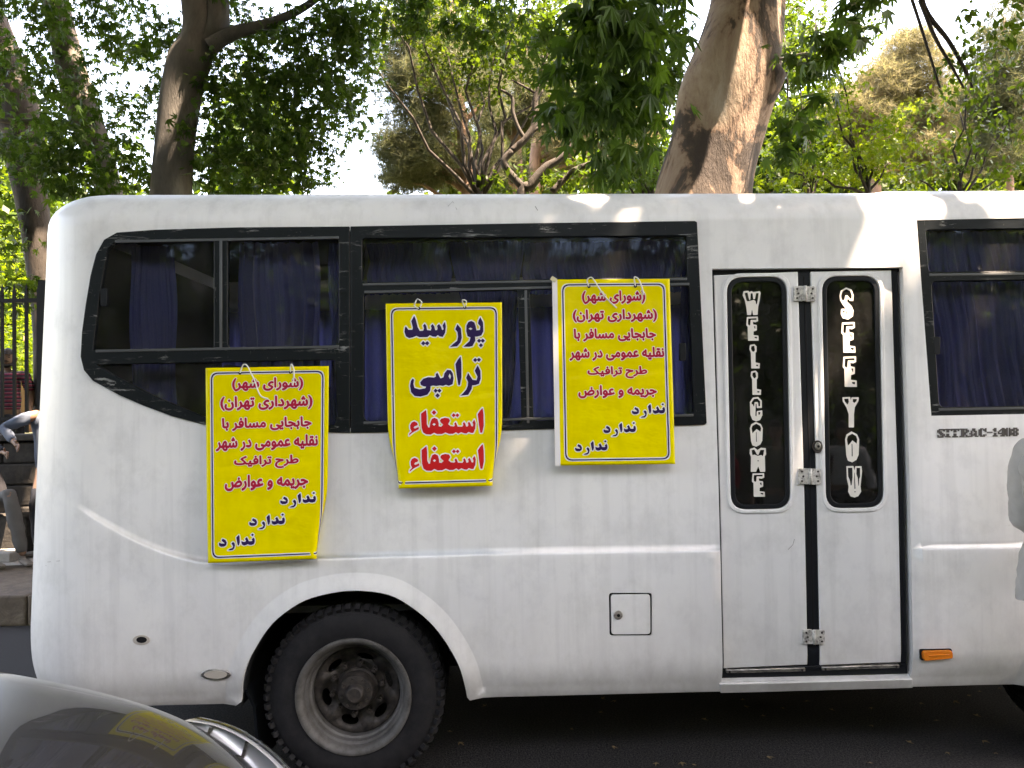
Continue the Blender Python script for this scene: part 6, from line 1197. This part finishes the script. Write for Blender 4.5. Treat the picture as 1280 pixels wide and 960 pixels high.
# ------------------------------------------------------------------ parked car in the near corner
CARP=mat('grey_car_paint',(.05,.05,.05),.25,0); BS(CARP).inputs['Coat Weight'].default_value=1.0; BS(CARP).inputs['Coat Roughness'].default_value=.015; BS(CARP).inputs['Coat IOR'].default_value=1.42
_n=noise(CARP,900,2,.5); L(CARP,ramp(CARP,_n.outputs[0],[(.4,(.022,.021,.021)),(.65,(.036,.034,.034))]).outputs[0],BS(CARP).inputs['Base Color'])
HEADL=M_glass('headlamp_cover',(.85,.88,.9),1.0); REFL=mat('headlamp_reflector',(.72,.73,.75),.3,.35)
def car():
    root=empty('parked_car','dark silver car whose glossy bonnet mirrors the yellow posters','car',(CX,CYY,0),rz=CRZ)
    # stations from nose (x=0) backward: (x, half width, z of bonnet centre, z of fender ridge, z of side)
    st=[(0.0,.48,.56,.55,.50),(-.05,.60,.64,.63,.56),(-.14,.70,.71,.70,.61),(-.28,.77,.775,.77,.67),(-.5,.81,.835,.83,.73),(-.8,.835,.885,.88,.78),(-1.15,.85,.93,.925,.82),(-1.45,.855,.965,.955,.85)]
    V=[];ang=[]
    sec=[(0,1.0,0),(.30,1,.0),(.62,.992,.0),(.74,.985,.006),(.86,.955,.0),(.94,.90,0),(.985,.80,0),(1.0,.62,0),(.995,.35,0),(.96,.18,0)]
    n=0
    for x,hw,zc,zf,zs in st:
        row=[]
        for s,h,e in sec: row.append((x-.0*s,s*hw,zc*h+e+.135*min(1,.55-x)+ (0.012*(1-s*s))*1.0))
        full=[(x_+.06*(1-(abs(y_)/hw)**2)*math.exp(x_*3),-y_,z_) for x_,y_,z_ in row[::-1]]+[(x_+.06*(1-(abs(y_)/hw)**2)*math.exp(x_*3),y_,z_) for x_,y_,z_ in row[1:]]
        V.append(full)
    k=len(V[0]); vs=[p for r in V for p in r]; F=[(i*k+j,(i+1)*k+j,(i+1)*k+j+1,i*k+j+1) for i in range(len(V)-1) for j in range(k-1)]
    o=meshpy('bonnet',vs,F,CARP,root,True); ss=o.modifiers.new('sub','SUBSURF'); ss.levels=3; ss.render_levels=3
    mb=MB(); 
    # nose / bumper
    nv=[];zz=[.18,.26,.40,.54,.66]
    for z in zz:
        for a in np.linspace(-1,1,13):
            e=1-abs(a)**3.2; nv.append((-.12+.22*e*(1 if z<.5 else .8)-(.02 if z<.2 else 0),a*.80*(.95 if z>.5 else 1),z))
    F=[(i*13+j,i*13+j+1,(i+1)*13+j+1,(i+1)*13+j) for i in range(4) for j in range(12)]; o=meshpy('front_bumper',nv,F,CARP,root,True)
    # cabin and tail
    mb=MB(); 
    prof=[(-1.42,.96,.80),(-2.10,1.40,.64),(-2.6,1.46,.62),(-3.2,1.42,.62),(-3.75,1.08,.72),(-3.9,.95,.76)]
    v=[];f=[]
    for x,z,hw in prof: v+=[(x,-hw-.04*0,z),(x,hw,z)]
    for i in range(len(prof)-1): f.append((2*i,2*i+2,2*i+3,2*i+1))
    v0=len(v); base=[(-1.42,.93),( -3.9,.93)]
    for x,z,hw in prof: v+=[(x,-.82,.93),(x,.82,.93)]
    for i in range(len(prof)-1):
        for s in (0,1):
            q=(2*i+s,2*i+2+s,v0+2*i+2+s,v0+2*i+s); f.append(q if s==0 else q[::-1])
    meshpy('cabin_glass',v,f,DGLASS,root)
    mb.box((-2.75,0,1.455),(1.1,1.22,.03)); 
    body=[(-1.40,.93),(-3.95,.93),(-4.15,.80),(-4.2,.3),(-1.40,.3)]
    V2=[(x,-.85,z) for x,z in body]+[(x,.85,z) for x,z in body]; k=len(body)
    mb.add(V2,[tuple(range(k)),tuple(range(2*k-1,k-1,-1))]+[(i,i+k,(i+1)%k+k,(i+1)%k) for i in range(k)])
    mb.build('rear_body',CARP,root,bevel=.03)
    for x in (-.78,-3.3):
        for s in (-1,1):
            mb=MB(); mb.lathe([(0,.20),(-.02,.28),(.0,.31),(.16,.31),(.18,.28),(.18,.2)],40); w1=mb.build('wheel',TYRE,root,True); w1.location=(x,s*.80-(.0 if s<0 else .0),.31); w1.rotation_euler=(0,0,0 if s<0 else math.pi)
            mb=MB(); mb.lathe([(.01,.20),(-.008,.19),(.03,.17),(.04,.05),(.0,.04),(.0,0)],30); mb.build('rim',STEEL,w1,True)
    # headlamps wrapped round the front corners
    for s in (-1,1):
        Q=catmull([(-.42,.725,.872,.008),(-.33,.735,.856,.025),(-.22,.715,.822,.045),(-.10,.655,.772,.06),(.01,.555,.705,.065),(.06,.44,.65,.05)],5); V=[];F=[]
        for x,y,z,hh in Q:
            for k in range(7):
                a=math.pi*(k/6); r_=.028*math.sin(a); V.append((x+r_*.7,s*(y+r_+.012*k/6),z+.012-hh*2*(1-math.cos(a))/2))
        for i in range(len(Q)-1):
            for j in range(6): F.append((i*7+j,i*7+7+j,i*7+8+j,i*7+1+j))
        hl=meshpy('headlamp',V,F,HEADL,root,True)
        V2=[(x-.012,y-s*.012,z) for x,y,z in V]; meshpy('reflector',V2,F,REFL,hl,True)
        for i in range(3,len(Q)-3,5):
            x,y,z,hh=Q[i]; mb=MB(); mb.box((x+.004,s*(y+.008),z-hh),(.010,.010,hh*1.7),Matrix.Rotation(R(18),3,'Y')); mb.build('lamp_rib',CHROME,hl,bevel=.003)
    return root
CX,CYY,CRZ=-.58,-2.17,R(-8)
car()

# ------------------------------------------------------------------ people
SKIN=mat('brown_skin',(.22,.12,.075),.55); BS(SKIN).inputs['Subsurface Weight'].default_value=.08; HAIR=mat('black_hair',(.012,.010,.009),.6); SHOE=mat('dusty_shoe_leather',(.14,.12,.10),.6)
def cloth(name,c,sc=220):
    m=mat(name,c,.85); n=noise(m,sc,2); bump(m,n.outputs[0],.15,.001); n2=noise(m,6,4,.6); bump_=None; L(m,mixc(m,1,c,ramp(m,n2.outputs[0],[(.3,g3(.8)),(.7,g3(1.08))]).outputs[0],'MULTIPLY'),BS(m).inputs['Base Color']); return m
BLUEG=cloth('blue_grey_shirt_cloth',(.09,.115,.16)); GREYT=cloth('grey_trouser_cloth',(.11,.105,.10)); DARKT=cloth('dark_trouser_cloth',(.025,.027,.035)); LGREY=cloth('light_grey_shirt_cloth',(.46,.45,.44)); DKTOP=cloth('dark_jumper_cloth',(.03,.03,.035))
def M_stripe():
    m=mat('red_striped_polo_cloth',(.2,.02,.04),.85); tc=N(m,'ShaderNodeTexCoord'); sp=N(m,'ShaderNodeSeparateXYZ'); L(m,tc.outputs['Object'],sp.inputs[0])
    a=N(m,'ShaderNodeMath',operation='MULTIPLY'); a.inputs[1].default_value=1/.047; L(m,sp.outputs[2],a.inputs[0]); f=N(m,'ShaderNodeMath',operation='FRACT'); L(m,a.outputs[0],f.inputs[0])
    r=ramp(m,f.outputs[0],[(.0,(.20,.018,.05)),(.36,(.20,.018,.05)),(.38,(.42,.20,.25)),(.46,(.42,.20,.25)),(.48,(.03,.02,.035)),(.90,(.03,.02,.035)),(.92,(.2,.018,.05))]); r.color_ramp.interpolation='CONSTANT'
    L(m,r.outputs[0],BS(m).inputs['Base Color']); return m
STRP=M_stripe()
FOLD=bpy.data.textures.new('cloth_folds','CLOUDS'); FOLD.noise_scale=.09; FOLD.noise_depth=3
def wrinkle(o,k=.035):
    d=o.modifiers.new('folds','DISPLACE'); d.texture=FOLD; d.strength=k; d.mid_level=.5; d.texture_coords='LOCAL'
def skin(name,nodes,edges,m,parent,sub=2,root=0):
    """one continuous surface grown round a skeleton; nodes: name->(point, rx, ry)"""
    ks=list(nodes); ix={k:i for i,k in enumerate(ks)}
    me=bpy.data.meshes.new(name); me.from_pydata([tuple(nodes[k][0]) for k in ks],[(ix[a],ix[b]) for a,b in edges],[])
    o=link(name,me,m,parent); mod=o.modifiers.new('skin','SKIN'); mod.use_smooth_shade=True; mod.branch_smoothing=.6
    sv=me.skin_vertices[0].data
    for k,i in ix.items():
        r=nodes[k][1:]; sv[i].radius=(r[0],r[-1]); sv[i].use_root=(i==root)
    s=o.modifiers.new('sub','SUBSURF'); s.levels=sub; s.render_levels=sub
    if name in ('shirt','trousers'): wrinkle(o)
    return o
def mid(a,b,t): return Vector(a)*(1-t)+Vector(b)*t
def head(root,c,face,rad=.105,beard=True,m=None,nm='head'):
    """skull, jaw, nose, ears, eyes and hair; face = unit direction the person looks"""
    f=Vector(face).normalized(); up=Vector((0,0,1)); r=f.cross(up).normalized(); up=r.cross(f)
    Mx=Matrix((r,f,up)).transposed()
    V=[];n=20;k=16
    for i in range(k+1):
        p=math.pi*i/k
        for j in range(n):
            a=2*math.pi*j/n; x=math.sin(p)*math.cos(a); y=math.sin(p)*math.sin(a); z=math.cos(p)
            X=x*.078; Y=y*.096; Z=z*.118
            if z<0: X*=1+.28*z; Y=Y*(1+.18*z)+.018*(-z)*(1 if y>0 else .2)
            if y>.55 and -.25<z<.2: Y-=.006*math.exp(-((abs(x)-.35)/.16)**2)*1.2     # sockets
            if abs(x)<.22 and y>.5 and -.32<z<.12: Y+=.022*(1-abs(x)/.22)*(1-(z+.32)/.44)*.9+.004   # nose
            if abs(x)<.4 and y>.5 and -.62<z<-.42: Y+=.005*math.cos((z+.52)*15)                # lips
            if y>.5 and z<-.75: Y+=.008
            V.append(Vector(c)+Mx@Vector((X,Y,Z)))
    F=[(i*n+j,(i+1)*n+j,(i+1)*n+(j+1)%n,i*n+(j+1)%n) for i in range(k) for j in range(n)]
    h=meshpy(nm,V,F,SKIN,root,True)
    for s in (-1,1):
        mb=MB(); e=Vector(c)+Mx@Vector((s*.078,-.005,-.01)); mb.tube([e+Mx@Vector((0,0,.03)),e+Mx@Vector((s*.012,-.006,.012)),e+Mx@Vector((s*.012,-.006,-.012)),e+Mx@Vector((0,.004,-.03))],[.006,.012,.012,.006],8); mb.build('ear',SKIN,h,True)
        mb=MB(); e=Vector(c)+Mx@Vector((s*.031,.082,.008)); mb.tube([e+Mx@Vector((-.013,0,0)),e,e+Mx@Vector((.013,0,0))],[.002,.008,.002],8); mb.build('eye',HAIR,h,True)
        mb=MB(); e=Vector(c)+Mx@Vector((s*.031,.088,.026)); mb.tube([e+Mx@Vector((-.018,-.006*0,-.002)),e,e+Mx@Vector((.018,-.004,-.002))],[.003,.005,.003],6); mb.build('eyebrow',HAIR,h,True)
    HV=[];HF=[]
    for i in range(9):
        p=math.pi*.60*i/8
        for j in range(n):
            a=2*math.pi*j/n; x=math.sin(p)*math.cos(a); y=math.sin(p)*math.sin(a); z=math.cos(p); lim=.36 if y>.35 else -.45
            zz=max(z,lim); q=Vector((x*.086,y*.104-.004,zz*.128)); HV.append(Vector(c)+Mx@q)
    HF=[(i*n+j,(i+1)*n+j,(i+1)*n+(j+1)%n,i*n+(j+1)%n) for i in range(8) for j in range(n)]
    meshpy('hair',HV,HF,HAIR,h,True)
    if beard:
        mb=MB(); b=[Vector(c)+Mx@Vector((x,y,z)) for x,y,z in ((-.066,.02,-.045),(-.052,.06,-.082),(-.02,.088,-.102),(.02,.088,-.102),(.052,.06,-.082),(.066,.02,-.045))]; mb.tube(b,[.012,.02,.024,.024,.02,.012],8)
        b=[Vector(c)+Mx@Vector((x,.100,-.038-.2*abs(x))) for x in (-.03,-.015,0,.015,.03)]; mb.tube(b,[.004,.006,.006,.006,.004],6); mb.build('beard',HAIR,h,True)
    return h
def hand_nodes(N_,E_,w_,wrist,d,side,curl=.5,pre='h'):
    """palm, four fingers and thumb: d = hand direction, side = towards the thumb, third axis = palm normal"""
    d=Vector(d).normalized(); s=Vector(side); s=(s-d*s.dot(d)).normalized(); nrm=d.cross(s).normalized()
    w0=Vector(wrist); pm=w0+d*.045; N_[pre+'p']=(pm,.030,.016); E_.append((w_,pre+'p'))
    for k,(off,l) in enumerate(((.028,.066),(.009,.076),(-.010,.070),(-.028,.054))):
        b=w0+d*.088+s*off; N_[pre+'k%d'%k]=(b,.0105,.0095); E_.append((pre+'p',pre+'k%d'%k))
        q=b; dd=d; 
        for j in range(3):
            an=curl*(.35+.35*j); dd=(d*math.cos(an)+nrm*math.sin(an)).normalized(); q=q+dd*l*(.42,.32,.26)[j]; N_[pre+'f%d%d'%(k,j)]=(q,.0088-.0008*j,.0085-.0008*j); E_.append((pre+('k%d'%k if j==0 else 'f%d%d'%(k,j-1)),pre+'f%d%d'%(k,j)))
    a=w0+d*.03+s*.034+nrm*.008; b=a+(d*.7+s*.6+nrm*.3).normalized()*.034; c_=b+(d*.9+s*.25+nrm*.3).normalized()*.028
    N_[pre+'t0']=(a,.012,.011); N_[pre+'t1']=(b,.0105,.010); N_[pre+'t2']=(c_,.0085,.008); E_+= [(pre+'p',pre+'t0'),(pre+'t0',pre+'t1'),(pre+'t1',pre+'t2')]
def loft_shirt(root,P,rings,sl,m):
    mb=MB(); n=28; V=[]; g=random.Random(5)
    C=catmull(rings,4)
    for i,(h,a,b,off) in enumerate(C):
        for j in range(n):
            t=2*math.pi*j/n; k=1+.035*math.sin(3*t+h*9)*math.sin(h*14+t)+.02*math.sin(7*t-h*22); V.append(P(a*k*math.cos(t),b*k*math.sin(t)+off,h+.012*math.sin(4*t+1)*(1 if i==0 else 0))-root.location)
    mb.add(V,[(i*n+j,i*n+(j+1)%n,(i+1)*n+(j+1)%n,(i+1)*n+j) for i in range(len(C)-1) for j in range(n)])
    for pts in sl:
        q=catmull([tuple(P(*p[:3])-root.location)+(p[3],) for p in pts],5); mb.tube([c[:3] for c in q],[c[3]*(1+.05*math.sin(i*1.9)) for i,c in enumerate(q)],16)
    o=mb.build('shirt',m,root,True); s=o.modifiers.new('sub','SUBSURF'); s.levels=1; s.render_levels=1; wrinkle(o,.03); return o
def person(label,J,face,shirt,trous,short=False,beard=True,curl=.6,grp=None,thumb=((0,-1,0),(0,-1,0)),hips=.15,loose=0):
    """J: joints pelvis, chest, neck, head, shoulder/elbow/wrist L R, hip/knee/ankle/toe L R (world)"""
    J={k:Vector(v) for k,v in J.items()}
    root=empty('person',label,'person',(J['pelvis'].x,J['pelvis'].y,min(J['anL'].z,J['anR'].z)-.08),grp); o=Vector(root.location); J={k:v-o for k,v in J.items()}
    Nn={}; E=[]
    def nd(k,p,*r): Nn[k]=(Vector(p),*r)
    nd('pel',J['pelvis'],hips-.01,.10); nd('wai',mid(J['pelvis'],J['chest'],.45),.125,.09); nd('che',J['chest'],.15,.105); nd('nb',mid(J['chest'],J['neck'],.72),.085,.07); nd('nk',J['neck'],.056,.056); nd('hd',mid(J['neck'],J['head'],.55),.055,.055)
    E+=[('pel','wai'),('wai','che'),('che','nb'),('nb','nk'),('nk','hd')]
    for s in 'LR':
        nd('sh'+s,J['sh'+s],.060,.060); nd('ua'+s,mid(J['sh'+s],J['el'+s],.5),.047,.047); nd('el'+s,J['el'+s],.040,.040); nd('fa'+s,mid(J['el'+s],J['wr'+s],.35),.040,.038); nd('wr'+s,J['wr'+s],.028,.022)
        E+=[('nb','sh'+s),('sh'+s,'ua'+s),('ua'+s,'el'+s),('el'+s,'fa'+s),('fa'+s,'wr'+s)]
        hand_nodes(Nn,E,'wr'+s,J['wr'+s],J['wr'+s]-J['el'+s],thumb[0 if s=='L' else 1],curl,'h'+s)
        nd('hp'+s,J['hp'+s],.088,.088); nd('th'+s,mid(J['hp'+s],J['kn'+s],.5),.073,.073); nd('kn'+s,J['kn'+s],.055,.055); nd('ca'+s,mid(J['kn'+s],J['an'+s],.35),.053,.053); nd('an'+s,J['an'+s],.036,.036)
        E+=[('pel','hp'+s),('hp'+s,'th'+s),('th'+s,'kn'+s),('kn'+s,'ca'+s),('ca'+s,'an'+s)]
    skin('body',Nn,E,SKIN,root)
    head(root,J['head'],face,beard=beard)
    T={};TE=[]
    T['pel']=(J['pelvis']+Vector((0,0,-.02)),hips+.012,.118); T['wai']=(Nn['wai'][0],.145,.11); T['che']=(Nn['che'][0],.168,.125); T['nb']=(Nn['nb'][0],.10,.085); T['co']=(mid(J['chest'],J['neck'],.92),.066,.066)
    TE+=[('pel','wai'),('wai','che'),('che','nb'),('nb','co')]
    for s in 'LR':
        T['sh'+s]=(J['sh'+s],.074,.074); T['ua'+s]=(mid(J['sh'+s],J['el'+s],.55),.064,.064); TE+=[('nb','sh'+s),('sh'+s,'ua'+s)]
        if short: T['e1'+s]=(mid(J['sh'+s],J['el'+s],.78),.062,.062); TE+=[('ua'+s,'e1'+s)]
        else:
            T['el'+s]=(J['el'+s],.055,.055); T['fa'+s]=(mid(J['el'+s],J['wr'+s],.4),.052,.052); T['wr'+s]=(mid(J['el'+s],J['wr'+s],.93),.038,.036); TE+=[('ua'+s,'el'+s),('el'+s,'fa'+s),('fa'+s,'wr'+s)]
    if not loose: skin('shirt',T,TE,shirt,root)
    Q={};QE=[]; Q['pel']=(J['pelvis'],hips+.004,.112); Q['bt']=(mid(J['pelvis'],J['chest'],.18),hips-.005,.108); QE+=[('bt','pel')]
    for s in 'LR':
        Q['hp'+s]=(J['hp'+s],.102,.102); Q['th'+s]=(mid(J['hp'+s],J['kn'+s],.5),.088,.088); Q['kn'+s]=(J['kn'+s],.068,.068); Q['ca'+s]=(mid(J['kn'+s],J['an'+s],.45),.072,.070); Q['an'+s]=(mid(J['kn'+s],J['an'+s],.97),.064,.062)
        QE+=[('pel','hp'+s),('hp'+s,'th'+s),('th'+s,'kn'+s),('kn'+s,'ca'+s),('ca'+s,'an'+s)]
    skin('trousers',Q,QE,trous,root)
    for s in 'LR':
        a=J['an'+s]; t=J['to'+s]; d=(t-a); d.z=0; d.normalize(); hz=a.z-.045
        S_={'a':(Vector((a.x,a.y,a.z)),.042,.042),'b':(Vector((a.x,a.y,hz))-d*.03,.040,.034),'c':(Vector((a.x,a.y,hz))+d*.07,.044,.034),'d':(Vector((t.x,t.y,t.z)),.042,.026)}
        skin('shoe',S_,[('a','b'),('b','c'),('c','d')],SHOE,root,2)
    return root
# A: standing behind the fence
ax=at(12,445,6.15)
def stand(x,y,z0,h=1.74,fx=0,fy=-1):
    s=h/1.74; f=Vector((fx,fy,0)).normalized(); r=Vector((-f.y,f.x,0)); P=lambda a,b,c: Vector((x,y,z0))+r*a*s+f*b*s+Vector((0,0,c*s))
    J=dict(pelvis=P(0,0,.96),chest=P(0,.0,1.28),neck=P(0,.0,1.49),head=P(0,.03,1.63),shL=P(.185,0,1.42),shR=P(-.185,0,1.42),elL=P(.25,-.03,1.14),elR=P(-.25,-.03,1.14),wrL=P(.25,.08,.90),wrR=P(-.25,.08,.90),hpL=P(.09,0,.90),hpR=P(-.09,0,.90),knL=P(.10,.02,.50),knR=P(-.10,.02,.50),anL=P(.10,0,.09),anR=P(-.10,0,.09),toL=P(.12,.17,.035),toR=P(-.12,.17,.035))
    return J,P
zA=1.45
hA=at(11,448,6.2)
J,P=stand(hA.x,6.2,hA.z-1.63,1.74,.25,-1)
person('bearded man in a dark red striped polo standing behind the fence bars',J,(.35,-1,.0),STRP,DARKT,True,True)
plinth=MB(); plinth.box((hA.x,6.25,(hA.z-1.63+1.45)/2),(1.4,.7,max(.05,hA.z-1.63-1.45))); 
if hA.z-1.63>1.50: tag(plinth.build('stone_plinth',WALLS,None,bevel=.02),'low stone plinth behind the fence under the man in stripes','plinth')
# B: leaning man in blue-grey shirt, mostly hidden by the bus
kB=lambda px,py,Y=4.75: at(px,py,Y)
zB=KZ
J=dict(pelvis=kB(60,596),chest=kB(58,540),neck=kB(56,508),head=kB(66,488,4.7),shL=kB(40,520,4.60),shR=kB(66,521,4.95),elL=kB(4,535,4.5),elR=kB(60,556,4.9),wrL=kB(18,553,4.35),wrR=kB(62,580,4.6),hpL=kB(50,602,4.66),hpR=kB(66,602,4.88),knL=kB(46,640,4.6),knR=kB(66,642,4.85))
for s,x in (('L',50),('R',72)):
    p=kB(x,660,4.72 if s=='L' else 4.95); J['an'+s]=Vector((p.x,p.y,KZ+.09)); J['to'+s]=J['an'+s]+Vector((-.15,-.04,-.055))
person('man in a blue-grey shirt leaning forward with one arm out beside the bus',J,(-1,-.3,-.25),BLUEG,DARKT,False,False,thumb=((0,0,1),(0,0,1)))
# C: seated man whose stretched leg shows
c0=at(-26,606,4.55)
J=dict(pelvis=(c0.x-.02,4.92,.80),chest=(c0.x-.10,4.85,1.15),neck=(c0.x-.08,4.80,1.38),head=(c0.x-.02,4.74,1.50),shL=(c0.x+.04,4.66,1.30),shR=(c0.x-.24,4.95,1.30),elL=at(-6,560,4.45),elR=(c0.x-.32,4.75,1.02),wrL=at(5,566,4.30),wrR=(c0.x-.05,4.5,.98),
 hpL=(c0.x+.04,4.80,.78),hpR=(c0.x-.12,4.95,.78),knL=at(12,617,4.32),knR=at(-20,625,4.3),anL=at(29,676,4.30),anR=at(-10,680,4.2),toL=at(38,688,4.14),toR=at(4,690,4.05))
J['anL'].z=KZ+.09; J['toL'].z=KZ+.035; J['anR'].z=KZ+.09; J['toR'].z=KZ+.035
person('seated man in grey trousers with one leg stretched out, on the stone bench',J,(.9,-.3,-.1),DKTOP,GREYT,False,True,thumb=((0,0,1),(0,0,1)))
# D: bystander by the front of the bus
q=at(1258,640,-.5)
J,P=stand(q.x+.325,-.5,0,1.85,.9,.35)
J['elR']=P(-.24,.02,1.14); J['wrR']=P(-.20,.22,1.04); J['elL']=P(.24,.02,1.14); J['wrL']=P(.20,.24,1.04)
pd=person('bystander in a loose light grey shirt at the front end of the bus',J,(.9,.35,0),LGREY,DARKT,False,False,loose=1)
loft_shirt(pd,P,[(.86,.23,.185,-.03),(.93,.225,.18,-.03),(1.05,.21,.162,-.02),(1.18,.205,.148,-.005),(1.30,.215,.150,-.015),(1.40,.215,.145,-.02),(1.46,.175,.115,-.012),(1.50,.10,.08,0),(1.535,.066,.066,.005)],
 [[(s*.15,0,1.44,.075),(s*.20,0,1.40,.078),(s*.235,.0,1.27,.068),(s*.245,.02,1.14,.06),(s*.22,.14,1.08,.055),(s*.20,.22,1.045,.045)] for s in (-1,1)],LGREY)

# three onlookers across the lane, mirrored faintly in the door glass
REDC=cloth('red_jacket_cloth',(.30,.02,.025)); GRNC=cloth('olive_jacket_cloth',(.08,.08,.05))
for (x,y,hh,lab,sh,tr) in ((2.35,-5.0,1.70,'onlooker in a red jacket standing behind the viewpoint',REDC,DARKT),(2.95,-4.7,1.76,'onlooker in an olive jacket standing behind the viewpoint',GRNC,GREYT),(3.9,-5.2,1.74,'onlooker in a white shirt standing behind the viewpoint',LGREY,DARKT)):
    J,P=stand(x,y,0,hh,-.3,1); person(lab,J,(-.3,1,0),sh,tr,False,False,grp='onlookers in the lane')
